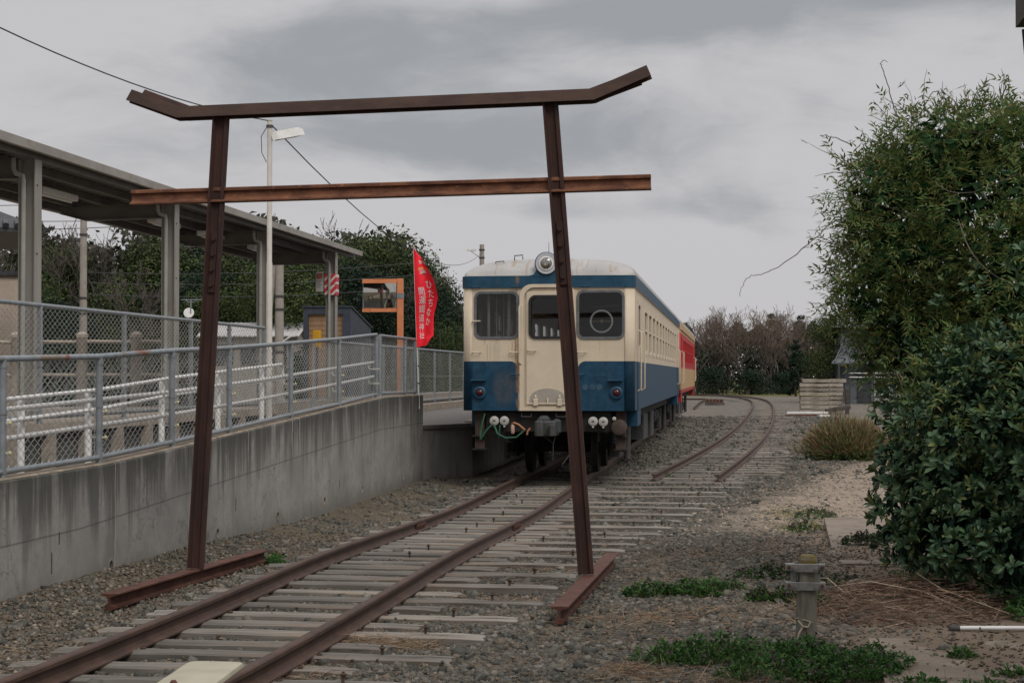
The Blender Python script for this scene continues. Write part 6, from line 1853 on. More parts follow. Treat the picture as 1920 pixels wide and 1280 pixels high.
def yard_things():
    # stack of concrete sleepers: every sleeper is a thing
    rr = random.Random(8)
    prof_mesh = []
    for v in range(3):
        L = 2.08; mb = MB(); n = 10
        for i in range(n + 1):
            x = -L / 2 + L * i / n; hh = .172 - (.022 if 3 < i < 7 else 0) + rr.uniform(-.004, .004); w = .15
            mb.v += [(x, -w, 0), (x, w, 0), (x, w * .8, hh), (x, -w * .8, hh)]
        for i in range(n):
            for j in range(4): mb.f.append((i * 4 + j, i * 4 + (j + 1) % 4, i * 4 + 4 + (j + 1) % 4, i * 4 + 4 + j))
        mb.f += [(3, 2, 1, 0), tuple(n * 4 + j for j in range(4))]
        prof_mesh.append(mb.mesh('concrete_sleeper', MT['conc_old']))
    names = ['lowest', 'second from the ground', 'third from the ground', 'fourth from the ground', 'fifth from the ground', 'sixth from the ground', 'seventh from the ground', 'topmost']
    z = .05
    for k in range(8):
        for row in range(3):
            x = 4.42 + rr.uniform(-.04, .04) + (.10 if k == 7 else 0) - (0 if k else .02)
            o = link('concrete_sleeper', prof_mesh[(k + row) % 3], None, (x, 83.6 + row * .36, z + (row % 2) * .004), (rr.uniform(-.01, .01), rr.uniform(-.014, .014) + (.012 if k > 5 else 0), rr.uniform(-.012, .012)))
            tag(o, f'pale concrete sleeper, {names[k]} in the {["front", "middle", "back"][row]} row of the stack', 'concrete sleeper', 'concrete sleepers stacked in the yard')
        z += .212
    for nm, lab, c, d, rz, m in (('white_board', 'white plank lying on the gravel before the sleeper stack', (3.55, 79.5, .14), (1.9, .14, .09), .0, 'white_paint'), ('white_board', 'short white offcut on the gravel before the sleeper stack', (4.25, 77.2, .05), (.55, .2, .09), .2, 'white_paint'),
                              ('iron_bar', 'dark iron bar lying below the white plank', (3.2, 78.2, .05), (1.6, .1, .08), .45, 'rust'), ('wooden_post', 'mossy timber upright against the end of the sleeper stack', (5.62, 83.2, .6), (.18, .2, 1.25), .1, 'wood_dark'), ('timber_baulk', 'rotten timber baulk leaning at the foot of the sleeper stack', (5.0, 80.5, .3), (1.2, .25, .22), .3, 'wood_dark')):
        o = MB().cbox((0, 0, 0), d, .01).build(nm, MT[m], None, loc=c, rot=(0, -.18 if nm == 'timber_baulk' else 0, rz)); tag(o, lab, 'plank' if 'board' in nm else 'bar' if 'bar' in nm else 'timber')
    # blue tarpaulin bundle and a small white van by the house
    mb = MB(); rr = random.Random(4); n = 10
    for j in range(5):
        for i in range(n):
            a = 6.283 * i / n; r = (1, .95, .8, .5, .1)[j] * rr.uniform(.85, 1.1)
            mb.v.append((.55 * r * math.cos(a), .4 * r * math.sin(a), (.0, .16, .3, .38, .42)[j] + rr.uniform(-.03, .03)))
    for j in range(4):
        for i in range(n): mb.f.append((j * n + i, j * n + (i + 1) % n, (j + 1) * n + (i + 1) % n, (j + 1) * n + i))
    tag(mb.build('tarpaulin', mat('tarp_blue', (.02, .12, .22), (.03, .17, .30), 5, .5), None, loc=(8.4, 114, 0), smooth=60), 'crumpled blue tarpaulin bundle on the grass by the house', 'tarpaulin')
    t = empty('mini_truck', (11.6, 128, 0)); tag(t, 'small white vehicle parked by the house, mostly hidden by the shrub', 'vehicle')
    prof = [(-1.6, .35), (1.6, .35), (1.65, .9), (1.35, 1.05), (1.05, 1.75), (-.1, 1.8), (-.15, 1.0), (-1.6, 1.0)]
    MB().panel(prof, [], 1.4, lambda a, b, tt: (tt - .7, a, b)).build('body', MT['white_paint'], t)
    MB().panel([(1.30, 1.10), (1.04, 1.68), (1.07, 1.68), (1.34, 1.10)], [], 1.2, lambda a, b, tt: (tt - .6, -a + 2.36 if False else a + .012, b)).build('windscreen', MT['house_dark'], t)
    for x in (-.71, .69):
        MB().bbox(x, x + .02, .05, .95, 1.1, 1.62).build('side_window', MT['house_dark'], t)
        for y in (-1.0, 1.0): MB().lathe((x + .01, y, .30), (1, 0, 0), [(.30, -.08), (.31, -.06), (.31, .06), (.15, .08)], 18).build('wheel', MT['black'], t, smooth=35)
yard_things()

# ------------------------------------------------------------------ the big shrub on the right
def lump_sample(rg, lumps, n, shell=.30, jitter=.0):
    """points in the outer shell of a union of ellipsoids, with outward normals"""
    P, N = [], []
    L = np.array([(*c, *r) for c, r in lumps]); area = (L[:, 3] * L[:, 4] + L[:, 4] * L[:, 5] + L[:, 3] * L[:, 5]); area /= area.sum()
    for (l, k) in zip(L, rg.multinomial(int(n * 2.2), area)):
        d = rg.normal(size=(k, 3)); d /= np.linalg.norm(d, axis=1)[:, None]
        bumpy = 1 + .10 * np.sin(7 * d[:, 0] + l[0] * 9) * np.sin(6 * d[:, 2] + l[1] * 5) + .08 * np.sin(13 * d[:, 1] + 4 * d[:, 2])
        rad = (1 - shell * rg.random(k) ** 1.6) * bumpy
        p = l[:3] + d * rad[:, None] * l[3:]
        inside = np.zeros(k, bool)
        for m in L:
            if m is l: continue
            q = (p - m[:3]) / m[3:]; inside |= (q * q).sum(1) < (1 - shell) ** 2
        P.append(p[~inside]); N.append((d / l[3:])[~inside])
    P = np.concatenate(P); N = np.concatenate(N); N /= np.linalg.norm(N, axis=1)[:, None]
    if len(P) > n:
        ix = rg.choice(len(P), n, replace=False); P, N = P[ix], N[ix]
    return P, N

def leaf_array(rg, base, direc, up, L, W, shape='oval', droop=.15):
    """leaves with a midrib fold: base, direction, approximate up"""
    n = len(base)
    s = np.cross(direc, up); s /= np.linalg.norm(s, axis=1)[:, None] + 1e-9
    u = np.cross(s, direc)
    L = L[:, None]; W = W[:, None]
    t1, t2 = (.42, .78) if shape == 'oval' else (.30, .62)
    w1, w2 = (.78, 1.0) if shape == 'oval' else (1.0, .62)
    mid1 = base + direc * L * t1 - u * L * droop * .15; mid2 = base + direc * L * t2 - u * L * droop * .5; tip = base + direc * L - u * L * droop
    f = .22
    if shape == 'lance':
        V = np.stack([base, mid1 + s * W * .5 + u * W * f, mid1 - s * W * .5 + u * W * f, tip, mid1], 1)
        F3 = np.array([(0, 1, 4), (0, 4, 2), (4, 1, 3), (4, 3, 2)])
        return V.reshape(-1, 3), (F3[None] + (np.arange(n) * 5)[:, None, None]).reshape(-1, 3)
    V = np.stack([base, mid1 + s * W * .5 * w1 + u * W * f, mid1 - s * W * .5 * w1 + u * W * f, mid2 + s * W * .5 * w2 + u * W * f, mid2 - s * W * .5 * w2 + u * W * f, tip, mid1, mid2], 1)
    F3 = np.array([(0, 1, 6), (0, 6, 2), (6, 1, 3), (6, 3, 7), (6, 7, 4), (6, 4, 2), (7, 3, 5), (7, 5, 4)])
    F = (F3[None] + (np.arange(n) * 8)[:, None, None]).reshape(-1, 3)
    return V.reshape(-1, 3), F

def rosettes(rg, P, N, k, L, W, spread=(.25, 1.2)):
    n = len(P)
    ax = N + rg.normal(size=(n, 3)) * .45 + np.array([0, 0, .45]); ax /= np.linalg.norm(ax, axis=1)[:, None]
    a = np.repeat(ax, k, 0); b = np.repeat(P, k, 0); m = n * k
    o = np.cross(a, rg.normal(size=(m, 3))); o /= np.linalg.norm(o, axis=1)[:, None]
    th = rg.uniform(*spread, m)[:, None]
    d = a * np.cos(th) + o * np.sin(th)
    sc = np.repeat(rg.uniform(.75, 1.2, n), k)
    return leaf_array(rg, b + d * .006, d, a, rg.uniform(*L, m) * sc, rg.uniform(*W, m) * sc, 'oval', .2)

def sprays(rg, P, N, pairs, L, W, stem):
    """pinnate sprays with narrow pointed leaves"""
    n = len(P)
    d = N * .8 + rg.normal(size=(n, 3)) * .55 + np.array([0, 0, -.05]); d /= np.linalg.norm(d, axis=1)[:, None]
    side = np.cross(d, np.array([0, 0, 1.0]) + rg.normal(size=(n, 3)) * .5); side /= np.linalg.norm(side, axis=1)[:, None]
    up = np.cross(side, d)
    B, D, U = [], [], []
    for i in range(pairs):
        t = (i + .6) / pairs
        c = P + d * (stem * t)[:, None] - np.array([0, 0, 1]) * (stem * t * t * .25)[:, None]
        for s in (-1, 1):
            B.append(c); dd = d * .55 + side * s * .8 + up * .1 + rg.normal(size=(n, 3)) * .18; D.append(dd / np.linalg.norm(dd, axis=1)[:, None]); U.append(up + rg.normal(size=(n, 3)) * .25)
    B.append(P + d * stem[:, None]); D.append(d); U.append(up)
    B, D, U = map(np.concatenate, (B, D, U)); m = len(B)
    return leaf_array(rg, B, D, U, rg.uniform(*L, m), rg.uniform(*W, m), 'lance', .12)

def big_shrub():
    rg = np.random.default_rng(55)
    # upper: scrambling vine-covered tree
    t = empty('vine_covered_tree', (2.3, 14.6, gz(14)))
    tag(t, 'tall tree smothered in fine-leaved climber at the right edge', 'tree')
    off = np.array(-t.location)
    up = [((2.15, 14.6, 3.1), (1.05, 1.1, .98)), ((3.3, 14.8, 3.2), (1.2, 1.3, 1.05)), ((1.55, 14.5, 2.75), (.68, .75, .70)), ((2.6, 14.0, 2.55), (1.0, .9, .8)), ((1.62, 14.9, 3.25), (.62, .6, .62)), ((3.6, 14.2, 2.2), (1.0, 1.0, 1.0)), ((1.75, 14.3, 2.15), (.62, .7, .55)), ((2.4, 14.9, 1.4), (.95, .9, 1.0)), ((3.2, 14.5, 3.9), (.75, .7, .42)), ((2.25, 14.6, 3.85), (.6, .6, .28)), ((1.38, 14.4, 3.28), (.50, .5, .48)), ((1.30, 14.4, 2.55), (.40, .5, .45)), ((1.80, 14.4, 3.72), (.55, .5, .38))]
    P, N = lump_sample(rg, up, 9500, .30)
    V, F = sprays(rg, P + off, N, 4, (.045, .085), (.012, .021), rg.uniform(.10, .22, len(P)))
    link('foliage', np_mesh('foliage', V, F, MT['nandina']), t)
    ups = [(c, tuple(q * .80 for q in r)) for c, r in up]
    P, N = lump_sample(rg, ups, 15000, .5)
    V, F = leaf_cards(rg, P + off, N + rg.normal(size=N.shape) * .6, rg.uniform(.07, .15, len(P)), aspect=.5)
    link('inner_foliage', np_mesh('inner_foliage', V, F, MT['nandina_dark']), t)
    # loose sprays and tendrils breaking the outline
    rr = random.Random(9); st = []
    for (c, r) in up:
        for k in range(13):
            a, e = rr.uniform(0, 6.283), rr.uniform(-.1, 1.4)
            d = Vector((math.cos(a) * math.cos(e), math.sin(a) * math.cos(e), math.sin(e)))
            p = Vector(c) + Vector((d.x * r[0], d.y * r[1], d.z * r[2])) * .9
            pts = [p]; q = d.copy()
            for i in range(5):
                q = (q + Vector((rr.uniform(-.45, .45), rr.uniform(-.45, .45), rr.uniform(-.35, .35)))).normalized(); pts.append(pts[-1] + q * rr.uniform(.05, .11))
            st.append(pts)
    tips = []
    for pts in st:
        MBst.tube([tuple(np.array(p) + off) for p in pts], [.004, .004, .003, .003, .002, .0015][:len(pts)], 4, caps=False)
        for p in pts[2:]: tips.append(np.array(p))
    vines = [[(1.35, 14, 4.0), (1.30, 14, 4.2), (1.255, 14.02, 4.38), (1.225, 14, 4.44), (1.25, 14, 4.47), (1.28, 14, 4.455)], [(.84, 14, 3.15), (.62, 13.95, 2.95), (.45, 14, 2.82), (.28, 14, 2.73), (.15, 14, 2.70), (.10, 14, 2.62), (.07, 14, 2.54)],
             [(.98, 14, 3.78), (.86, 14, 3.84), (.74, 14, 3.86), (.80, 14, 3.83)], [(.95, 14.1, 2.95), (.80, 14.1, 2.80), (.72, 14.1, 2.76), (.64, 14.1, 2.80)], [(1.55, 14, 4.02), (1.65, 14, 4.2), (1.8, 14, 4.14), (1.85, 14, 4.02)], [(1.9, 13.9, 4.0), (2.0, 13.9, 4.2), (2.1, 13.9, 4.22), (2.1, 13.9, 4.1)],
             [(1.3, 13.6, 1.9), (1.42, 13.5, 1.6), (1.36, 13.5, 1.4), (1.5, 13.5, 1.2)], [(1.35, 13.6, 2.0), (1.55, 13.4, 1.7), (1.5, 13.4, 1.4), (1.45, 13.4, 1.1)], [(1.75, 13.4, 3.1), (1.85, 13.2, 2.8), (2.05, 13.1, 2.6), (2.3, 13.0, 2.5)], [(2.1, 13.2, 2.75), (2.25, 13.05, 2.6), (2.6, 13, 2.55)], [(1.6, 13.5, 3.4), (1.8, 13.4, 3.3), (2.2, 13.4, 3.45)]]
    def soft(v):
        v = [Vector(p) for p in v]; out = []
        for i in range(len(v) - 1):
            a, b, c, d = v[max(i - 1, 0)], v[i], v[i + 1], v[min(i + 2, len(v) - 1)]
            for k in range(5):
                u = k / 5; q = .5 * ((2 * b) + (c - a) * u + (2 * a - 5 * b + 4 * c - d) * u * u + (3 * b - a - 3 * c + d) * u ** 3)
                out.append(q + Vector((rr.uniform(-1, 1), rr.uniform(-1, 1), rr.uniform(-1, 1))) * .008)
        return out + [v[-1]]
    vines = [soft(v) for v in vines]
    for v in vines: MBst.tube([tuple(np.array(p) + off) for p in v], [.0048 - .0030 * i / len(v) for i in range(len(v))], 5, caps=False)
    o = MBst.build('tendrils', MT['vine'], t, fixn=False); tag(o, kind='stuff')
    T = np.array(tips); ix = rg.random(len(T)) < .75; T = T[ix]
    V, F = sprays(rg, T + off, rg.normal(size=T.shape), 2, (.045, .08), (.012, .02), rg.uniform(.05, .1, len(T)))
    link('loose_leaves', np_mesh('loose_leaves', V, F, MT['nandina']), t)
    tr = MB()
    for pts, r in (([(2.3, 14.6, -.1), (2.2, 14.5, .9), (2.35, 14.6, 1.8), (2.2, 14.6, 3.0)], .09), ([(2.35, 14.6, .5), (2.8, 14.5, 1.6), (3.2, 14.6, 2.9)], .06), ([(2.2, 14.5, .9), (1.8, 14.4, 1.9), (1.6, 14.5, 2.8)], .05)):
        tr.tube([tuple(np.array(p) + off) for p in pts], [r, r * .85, r * .7, r * .4][:len(pts)], 8)
    tr.build('trunk', MT['bark'], t, smooth=True)
    # lower: broad-leaved evergreen shrub with rosettes of leathery leaves
    t = empty('leathery_shrub', (2.2, 13.0, gz(13)))
    tag(t, 'dense dark shrub with rosettes of leathery leaves at lower right', 'shrub')
    off = np.array(-t.location)
    lo = [((1.95, 13.0, 1.35), (.80, .8, .72)), ((2.75, 12.7, 1.25), (1.0, .9, .95)), ((1.62, 13.0, .92), (.55, .6, .36)), ((1.8, 12.7, .74), (.58, .55, .36)), ((2.3, 12.4, .62), (.62, .6, .46)), ((3.1, 12.4, .7), (.8, .7, .62)), ((2.0, 12.9, 1.85), (.55, .6, .42)), ((2.9, 12.9, 2.1), (.8, .7, .55)), ((1.42, 13.1, 1.15), (.32, .35, .26)), ((1.35, 12.9, .62), (.28, .3, .16))]
    P, N = lump_sample(rg, lo, 3000, .30)
    ok = P[:, 2] > .16 + gz(13); P, N = P[ok], N[ok]
    V, F = rosettes(rg, P + off, N, 9, (.055, .095), (.022, .034))
    link('foliage', np_mesh('foliage', V, F, MT['tobira']), t)
    # climber straying over the shoulder of the shrub
    cl = [((1.95, 12.9, 1.75), (.62, .6, .45)), ((2.8, 12.6, 1.8), (.9, .8, .6)), ((1.6, 13.1, 1.45), (.35, .4, .35))]
    P, N = lump_sample(rg, cl, 700, .15)
    V, F = sprays(rg, P + off, N, 4, (.045, .085), (.012, .021), rg.uniform(.10, .22, len(P)))
    link('climber', np_mesh('climber', V, F, MT['nandina']), t)
    hi = [((1.75, 14.3, 2.05), (.66, .72, .55)), ((2.5, 13.7, 2.5), (.9, .8, .7)), ((3.3, 13.7, 2.6), (.8, .7, .7))]
    P, N = lump_sample(rg, hi, 420, .15)
    V, F = rosettes(rg, P + off, N, 8, (.05, .085), (.020, .030))
    link('upper_foliage', np_mesh('upper_foliage', V, F, MT['tobira']), t)
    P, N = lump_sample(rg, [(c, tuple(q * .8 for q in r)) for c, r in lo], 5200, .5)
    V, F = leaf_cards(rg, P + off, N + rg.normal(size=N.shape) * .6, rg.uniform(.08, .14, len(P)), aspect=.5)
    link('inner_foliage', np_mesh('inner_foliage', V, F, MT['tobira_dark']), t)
    br = MB(); rr = random.Random(2)
    for k in range(16):
        a = rr.uniform(0, 6.283); e = Vector((2.2 + .75 * math.cos(a), 12.8 + .5 * math.sin(a), rr.uniform(.5, 1.3)))
        b = Vector((2.3 + rr.uniform(-.2, .3), 12.9 + rr.uniform(-.2, .2), .05))
        br.tube([tuple(np.array(p) + off) for p in (b, b.lerp(e, .5) + Vector((0, 0, .15)), e)], [.03, .02, .008], 6)
    br.build('stems', MT['bark'], t, smooth=True)
    tag([o for o in t.children if o.name.startswith('stems')][0], kind='stuff')
MBst = MB()
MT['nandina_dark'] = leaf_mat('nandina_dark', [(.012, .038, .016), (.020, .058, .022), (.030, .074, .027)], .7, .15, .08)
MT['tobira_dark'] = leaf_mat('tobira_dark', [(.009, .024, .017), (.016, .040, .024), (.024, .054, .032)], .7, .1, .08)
big_shrub()

# ------------------------------------------------------------------ dead bush, weeds, brush
def dead_bush():
    rg = np.random.default_rng(61)
    t = empty('dry_bush', (2.55, 38.2, 0)); tag(t, 'rounded half-dead bush with tan stems and yellow-green tips in front of the sleeper stack', 'bush')
    n = 2600
    a = rg.uniform(0, 6.283, n); r = np.sqrt(rg.random(n)) * .35
    B = np.stack([r * np.cos(a), r * np.sin(a), np.zeros(n)], 1)
    th = rg.uniform(0, 6.283, n); e = rg.uniform(.12, 1.45, n)
    D = np.stack([np.cos(th) * np.cos(e), np.sin(th) * np.cos(e), np.sin(e)], 1)
    L = rg.uniform(.55, 1.05, n) * (1 - .12 * np.sin(e))
    o = blades('stems', B, D, L, rg.uniform(.010, .02, n), MT['reed'], .35, 5, 3, t); tag(o, kind='stuff')
    n = 5200
    d = rg.normal(size=(n, 3)); d[:, 2] = np.abs(d[:, 2]); d /= np.linalg.norm(d, axis=1)[:, None]
    P = d * (rg.uniform(.66, 1.0, n) * (1 + .16 * np.sin(5 * d[:, 0] + 3 * d[:, 2]) * np.cos(7 * d[:, 1])))[:, None] * np.array([1.02, .8, .92])
    ok = P[:, 2] > .12; P, d = P[ok], d[ok]
    D = d + rg.normal(size=P.shape) * .3 + np.array([0, 0, .7]); D /= np.linalg.norm(D, axis=1)[:, None]
    o = blades('leaves', P, D, rg.uniform(.08, .2, len(P)), rg.uniform(.012, .03, len(P)), MT['reed'], .3, 6, 2, t); tag(o, kind='stuff')
    n = 2200; d = rg.normal(size=(n, 3)); d[:, 2] = np.abs(d[:, 2]); d /= np.linalg.norm(d, axis=1)[:, None]
    o = link('green_leaves', np_mesh('green_leaves', *leaf_cards(rg, d * rg.uniform(.5, .95, n)[:, None] * np.array([1.0, .78, .9]), d + rg.normal(size=(n, 3)) * .5, rg.uniform(.06, .12, n), aspect=.4), MT['weed']), t); tag(o, kind='stuff')
dead_bush()

MT['grass'] = leaf_mat('grass', [(.03, .08, .02), (.06, .12, .03), (.12, .15, .05), (.22, .18, .10)], .6, .2, .1)
def weed_patch(label, spots, seed, purple=.1, hmax=.16):
    """low leafy weeds: whorls of small leaves on short stems"""
    rg = np.random.default_rng(seed); P, N, Q = [], [], []
    for cx, cy, rx, ry, n in spots:
        r = np.sqrt(rg.random(n)); a = rg.uniform(0, 6.283, n)
        x = cx + rx * r * np.cos(a); y = cy + ry * r * np.sin(a)
        h = (rg.random(n) ** .7) * hmax * np.clip(1.25 - r, .25, 1)
        z = np.array([ground_h(p, q) for p, q in zip(x, y)]) + h
        P.append(np.stack([x, y, z], 1))
    P = np.concatenate(P); N = np.tile(np.array([[0, 0, 1.0]]), (len(P), 1)) + rg.normal(size=P.shape) * .35
    t0 = Vector(P.mean(0)); t0.z = gz(t0.y)
    V, F = rosettes(rg, P - np.array(t0), N, 6, (.014, .038), (.008, .019), (.5, 1.5))
    o = link('weed_patch', np_mesh('weed_patch', V, F, MT['weed']), None, t0)
    tag(o, label, 'weeds', kind='stuff')
    k = len(P) // 2; ix = rg.choice(len(P), k, replace=False)
    bb = P[ix] - np.array(t0) + rg.normal(size=(k, 3)) * np.array([.06, .06, 0]); bb[:, 2] = rg.uniform(-.01, .02, k)
    dd = rg.normal(size=(k, 3)) * .35 + np.array([0, 0, 1.0]); dd /= np.linalg.norm(dd, axis=1)[:, None]
    tag(blades('grass_blades', bb, dd, rg.uniform(.04, .13, k), rg.uniform(.003, .006, k), MT['grass'], .5, seed, 3, o), kind='stuff')
    if purple:
        k = int(len(P) * purple); ix = rg.choice(len(P), k, replace=False)
        V, F = rosettes(rg, P[ix] - np.array(t0) + np.array([0, 0, .03]), N[ix], 7, (.014, .026), (.010, .016), (.3, 1.2))
        tag(link('weed_flowers', np_mesh('weed_flowers', V, F, MT['weed_purple']), o), kind='stuff')
weed_patch('large green weed patch in front of the old post at bottom right', [(-.05, 10.25, .45, .22, 520), (.40, 10.05, .35, .30, 620), (.62, 9.75, .35, .35, 620), (.2, 9.55, .3, .2, 160), (-.42, 10.1, .18, .12, 60), (.85, 9.9, .2, .25, 120)], 71, .08)
weed_patch('green weed strip on the ballast right of the torii foot', [(-.62, 13.15, .22, .10, 200), (-.32, 13.2, .22, .12, 260), (-.15, 13.45, .12, .1, 90)], 72, .05, .12)
weed_patch('small green weed tufts just behind the old post', [(.22, 13.0, .10, .10, 120), (.40, 13.0, .12, .12, 110), (.62, 12.6, .12, .2, 120), (.0, 13.6, .1, .1, 40), (.85, 13.9, .2, .1, 60)], 73, .35, .10)
weed_patch('purple-flowered weeds by the edge of the concrete slab', [(1.1, 22.5, .28, .5, 120), (.85, 19.8, .2, .3, 60), (1.32, 17.6, .2, .12, 150), (1.7, 18.0, .25, .2, 180), (.35, 14.4, .35, .08, 120)], 74, .8, .13)
weed_patch('green weeds under the leathery shrub', [(2.15, 11.9, .3, .35, 340), (1.95, 12.4, .4, .2, 160), (1.5, 14.0, .2, .2, 90)], 75, 0, .22)
weed_patch('small weed tuft at the end of the left torii foot rail', [(-4.22, 15.2, .12, .16, 110), (-4.35, 15.7, .12, .2, 60), (-1.2, 31.5, .12, .4, 50), (-1.1, 34.5, .1, .5, 60)], 76, 0, .06)
weed_patch('sparse weeds on the bare earth at bottom right corner', [(1.0, 9.35, .15, .12, 60), (1.35, 10.2, .08, .06, 40), (1.55, 9.6, .12, .06, 40), (1.25, 9.2, .3, .1, 40)], 77, 0, .05)
def moss_patch():
    rg = np.random.default_rng(81); n = 2200
    x = np.concatenate([rg.normal(1.0, .25, n), rg.normal(.85, .25, n // 2)]); y = np.concatenate([rg.normal(21.0, .5, n), rg.normal(23.4, .5, n // 2)])
    P = np.stack([x, y, np.array([ground_h(a, b) for a, b in zip(x, y)]) + .004], 1)
    V, F = leaf_cards(rg, P, np.tile([[0, 0, 1.0]], (len(P), 1)) + rg.normal(size=P.shape) * .3, rg.uniform(.015, .035, len(P)))
    tag(link('moss', np_mesh('moss', V, F, MT['moss'])), 'yellow-green moss on the ground left of the concrete slab', 'moss', kind='stuff')
moss_patch()

def brush_pile():
    rg = np.random.default_rng(63); n = 3600
    r = np.sqrt(rg.random(n)); a = rg.uniform(0, 6.283, n)
    x = 1.25 + .78 * r * np.cos(a); y = 12.45 + 1.05 * r * np.sin(a)
    hh = np.array([ground_h(p, q) for p, q in zip(x, y)])
    B = np.stack([x, y, hh + rg.random(n) * .20 * (1 - r * r) + .01], 1)
    th = rg.uniform(0, 6.283, n); D = np.stack([np.cos(th), np.sin(th), rg.uniform(-.3, .3, n)], 1); D /= np.linalg.norm(D, axis=1)[:, None]
    o = blades('brush_pile', B, D, rg.uniform(.06, .22, n), rg.uniform(.003, .008, n), MT['brush'], .35, 8, 3)
    tag(o, 'low heap of brown dead twigs and cuttings in front of the shrub', 'brush pile', kind='stuff')
    rr = random.Random(6)
    labs = ['long pale stick lying across the brush heap', 'pale bent stick rising at the left end of the brush heap', 'thin pale stick on the right side of the brush heap', 'pale forked stick on the earth below the brush heap', 'pale stick leaning towards the shrub stems']
    for lab, pts in zip(labs, [[(.72, 12.6, .33), (1.0, 12.4, .40), (1.35, 12.2, .36), (1.62, 11.9, .26)], [(.62, 13.4, .30), (.72, 12.9, .36), (.85, 12.5, .28)], [(1.35, 12.6, .44), (1.5, 12.3, .36), (1.9, 11.8, .26)], [(.95, 11.4, .20), (1.15, 11.5, .24), (1.32, 11.35, .20)], [(1.52, 12.8, .30), (1.56, 12.8, .62), (1.57, 12.8, .9)]]):
        tag(MB().tube(pts, [.006, .005, .0045, .003][:len(pts)], 6).build('stick', MT['stick'], smooth=True), lab, 'stick')
MT['stick'] = mat('stick', (.26, .20, .145), (.33, .265, .20), 12, .85)
brush_pile()

def old_post():
    t = empty('signal_post', (.465, 10.8, gz(10.8) - .02)); tag(t, 'short mossy square concrete post with bolted steel clamps', 'post')
    m, g, b = new_mat('post_concrete')
    co = g.coords('Object'); x, y, z = g.xyz(co)
    c = g.mix(g.step(g.noise(g.comb(g.m('MULTIPLY', x, 18.0), g.m('MULTIPLY', y, 18.0), g.m('MULTIPLY', z, 4.0)), 1.0, 5, .6), .35, .65), (.095, .088, .066), (.155, .145, .115))
    c = g.mix(g.m('MULTIPLY', g.step(z, .50, .56), g.step(g.noise(co, 25, 4, .6), .3, .55)), c, (.115, .085, .022))
    g.put(b.inputs['Base Color'], c); b.inputs['Roughness'].default_value = .95
    g.put(b.inputs['Normal'], g.bump(g.noise(co, 60, 5, .7), .5, .004))
    mb = MB(); w = .056
    for z, s in ((-.1, 1.06), (.30, 1.02), (.575, .96), (.60, .80), (.608, .5)):
        q = w * s; k = q * .72
        mb.v += [(-k, -q, z), (k, -q, z), (q, -k, z), (q, k, z), (k, q, z), (-k, q, z), (-q, k, z), (-q, -k, z)]
    for i in range(4):
        for j in range(8): mb.f.append((i * 8 + j, i * 8 + (j + 1) % 8, i * 8 + 8 + (j + 1) % 8, i * 8 + 8 + j))
    mb.f += [tuple(range(7, -1, -1)), tuple(32 + j for j in range(8))]
    mb.build('shaft', m, t, rot=(0, .03, .15))
    st = MT['clamp_steel']
    for z in (.53, .415):
        for s in (-1, 1):
            cl = MB().cbox((0, s * .066, z), (.150 if s < 0 else .155, .016, .050), .003).build('clamp_strap', st, t)
            for x in (-.062, .062):
                MB().cyl((x, s * .07, z), (x, s * .092, z), .011, n=6).build('bolt', st, cl)
        for s in (-1, 1):
            b_ = MB().cbox((s * .095, -.01, z), (.062, .06, .044), .004).build('clamp_lug', st, t)
            MB().cyl((s * .103, -.04, z), (s * .103, -.052, z), .012, n=6).build('bolt', MT['rust'], b_)
    for s in (-1, 1):
        MB().cbox((s * .074, .0, .47), (.036, .055, .12), .004).build('clamp_bridge', st, t)
    MB().tube([(.05, 0, .55), (.075, .01, .60), (.1, .01, .59), (.105, .01, .54)], .005, 5).build('wire_loop', st, t)
    MB().tube([(.06 * math.cos(R(a)) * 1.06, .06 * math.sin(R(a)) * 1.06, .20 + .012 * math.sin(R(a * 2))) for a in range(0, 360, 24)], .0035, 5, closed=True).build('string', MT['string'], t)
    MB().tube([(-.05, -.066, .20), (-.02, -.075, .165), (.012, -.07, .16), (.03, -.07, .195)], .006, 6).build('rope_end', MT['string'], t)
    MB().tube([(-.02, -.07, .16), (-.045, -.08, .12), (-.055, -.08, .07)], .006, 6).build('rope_tail', MT['string'], t)
MT['clamp_steel'] = mat('clamp_steel', (.15, .145, .135), (.22, .215, .20), 14, .6, .2, metal=.4, spots=[((.10, .055, .035), 16, .62, .75)])
MT['string'] = mat('string', (.34, .29, .22), None, 12, .9)
old_post()

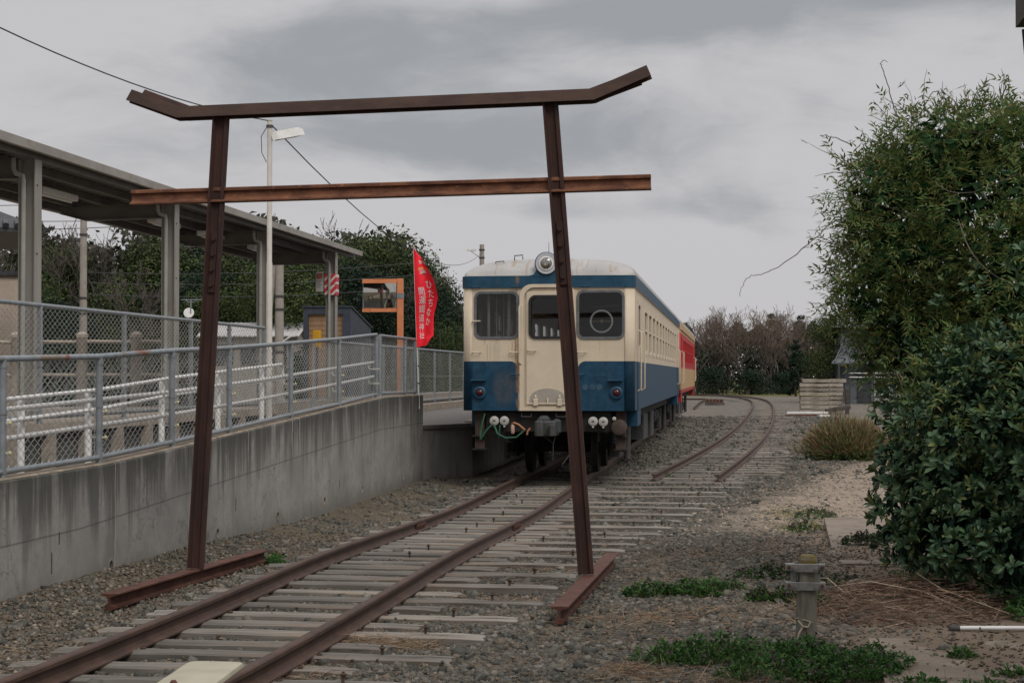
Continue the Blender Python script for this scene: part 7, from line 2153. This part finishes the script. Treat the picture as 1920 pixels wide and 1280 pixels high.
def ground_bits():
    z = ground_h(1.7, 11.2)
    t = empty('plastic_pipe', (1.45, 11.2, z + .022)); tag(t, 'white plastic pipe with grey end cap lying on the earth at right', 'pipe')
    MB().cyl((0, 0, 0), (2.6, .35, .0), .015, n=12).build('tube', MT['pipe_white'], t, smooth=40)
    MB().cyl((-.05, -.007, 0), (.015, .002, 0), .021, n=12).build('end_cap', MT['under_grey'], t, smooth=40)
    # concrete slabs under the shrub
    slab_m = mat('slab', (.155, .125, .095), (.215, .175, .135), 3, .92, .4, spots=[((.10, .082, .06), 5, .55, .72)])
    def slab(lab, pl, z0, z1, m):
        mb = MB(); n = len(pl)
        for z_ in (z0, z1): mb.v += [(x, y, z_) for x, y in pl]
        mb.f = [tuple(range(n - 1, -1, -1)), tuple(range(n, 2 * n))] + [(i, (i + 1) % n, n + (i + 1) % n, n + i) for i in range(n)]
        tag(mb.build('concrete_slab', m), lab, 'slab')
    slab('flat weathered concrete slab between the ballast and the shrub', [(.95, 15.6), (1.13, 20.9), (3.4, 21.3), (3.6, 15.8)], -.1, .15, slab_m)
    slab('thick concrete block edge in front of the slab under the shrub', [(.96, 15.25), (.97, 15.55), (3.2, 15.7), (3.2, 15.4)], -.1, .215, slab_m)
    slab('low front kerb with ochre stain below the concrete slab', [(.93, 14.62), (.94, 15.2), (3.1, 15.3), (3.1, 14.75)], -.1, .165, mat('kerb_ochre', (.16, .13, .095), (.20, .165, .12), 5, .9, .3, spots=[((.21, .125, .03), 1.1, .50, .56), ((.09, .06, .02), 6, .55, .7)]))
    slab('trodden concrete apron at bottom right', [(.82, 8.9), (.86, 10.9), (3.4, 11.15), (3.4, 8.9)], -.05, .226, slab_m)
    mb = MB(); rr = random.Random(3)
    for j, (r, h) in enumerate(((1, 0), (1.05, .45), (.8, .8), (.3, .95))):
        for i in range(9):
            a = 6.283 * i / 9; q = r * rr.uniform(.85, 1.1); mb.v.append((.10 * q * math.cos(a), .09 * q * math.sin(a), .09 * h))
    for j in range(3):
        for i in range(9): mb.f.append((j * 9 + i, j * 9 + (i + 1) % 9, j * 9 + 9 + (i + 1) % 9, j * 9 + 9 + i))
    mb.f.append(tuple(27 + i for i in range(9)))
    tag(mb.build('rock', MT['conc_pole'], None, loc=(1.02, 13.8, gz(13.8))), 'grey rounded rock below the ochre-stained kerb', 'rock')
    # pale cover plate lying between the rails
    t = empty('cover_plate', (-2.74, 8.50, .30)); tag(t, 'cream rounded cover plate lying between the rails in front', 'cover plate')
    pl = rrect(-.155, .155, -.36, .36, .045, 4)
    def plate(a, b, tt): return (a + b * -.04, b, tt)
    o = MB()
    n = len(pl)
    for s, z_ in ((1.0, 0), (1.0, .028), (.965, .042), (.80, .047)):
        o.v += [(a * s - b * .06, b * (s if s > .9 else .9), z_) for a, b in pl]
    for r in range(3):
        for i in range(n): o.f.append((r * n + i, r * n + (i + 1) % n, (r + 1) * n + (i + 1) % n, (r + 1) * n + i))
    o.f += [tuple(range(n - 1, -1, -1)), tuple(3 * n + i for i in range(n))]
    o.build('plate', MT['plate'], t, smooth=50)
    MB().lathe((-.03, -.345, .03), (0, 0, 1), [(.018, 0), (.022, .02), (.012, .035)], 8).build('bolt', MT['rust'], t)
    # building whose eave corner shows at the top right
    t = empty('gabled_shed', (2.6, 8.0, 0)); tag(t, 'dark eave corner of a shed at the top right edge', 'shed')
    MB().bbox(.1, 2.4, -3.0, -.25, 0, 3.498).build('wall', MT['house_dark'], t)
    MB().bbox(-1.285, 2.7, -3.3, 0.0, 3.50, 3.78).build('eave_box', MT['eave'], t)
    MB().bbox(-1.36, 2.75, -3.4, .08, 3.782, 3.83).build('roof_edge', MT['tile_black'], t)
    MB().cyl((-1.215, .035, 3.20), (-1.24, .035, 3.498), .012, n=8).build('rain_chain', MT['black'], t)
MT['pipe_white'] = mat('pipe_white', (.58, .57, .55), (.64, .63, .61), 6, .4)
MT['plate'] = mat('plate', (.33, .305, .225), (.39, .36, .265), 5, .55, .15, spots=[((.27, .235, .15), 6, .66, .8)])
MT['eave'] = mat('eave', (.035, .030, .024), (.05, .042, .034), 6, .8)
ground_bits()
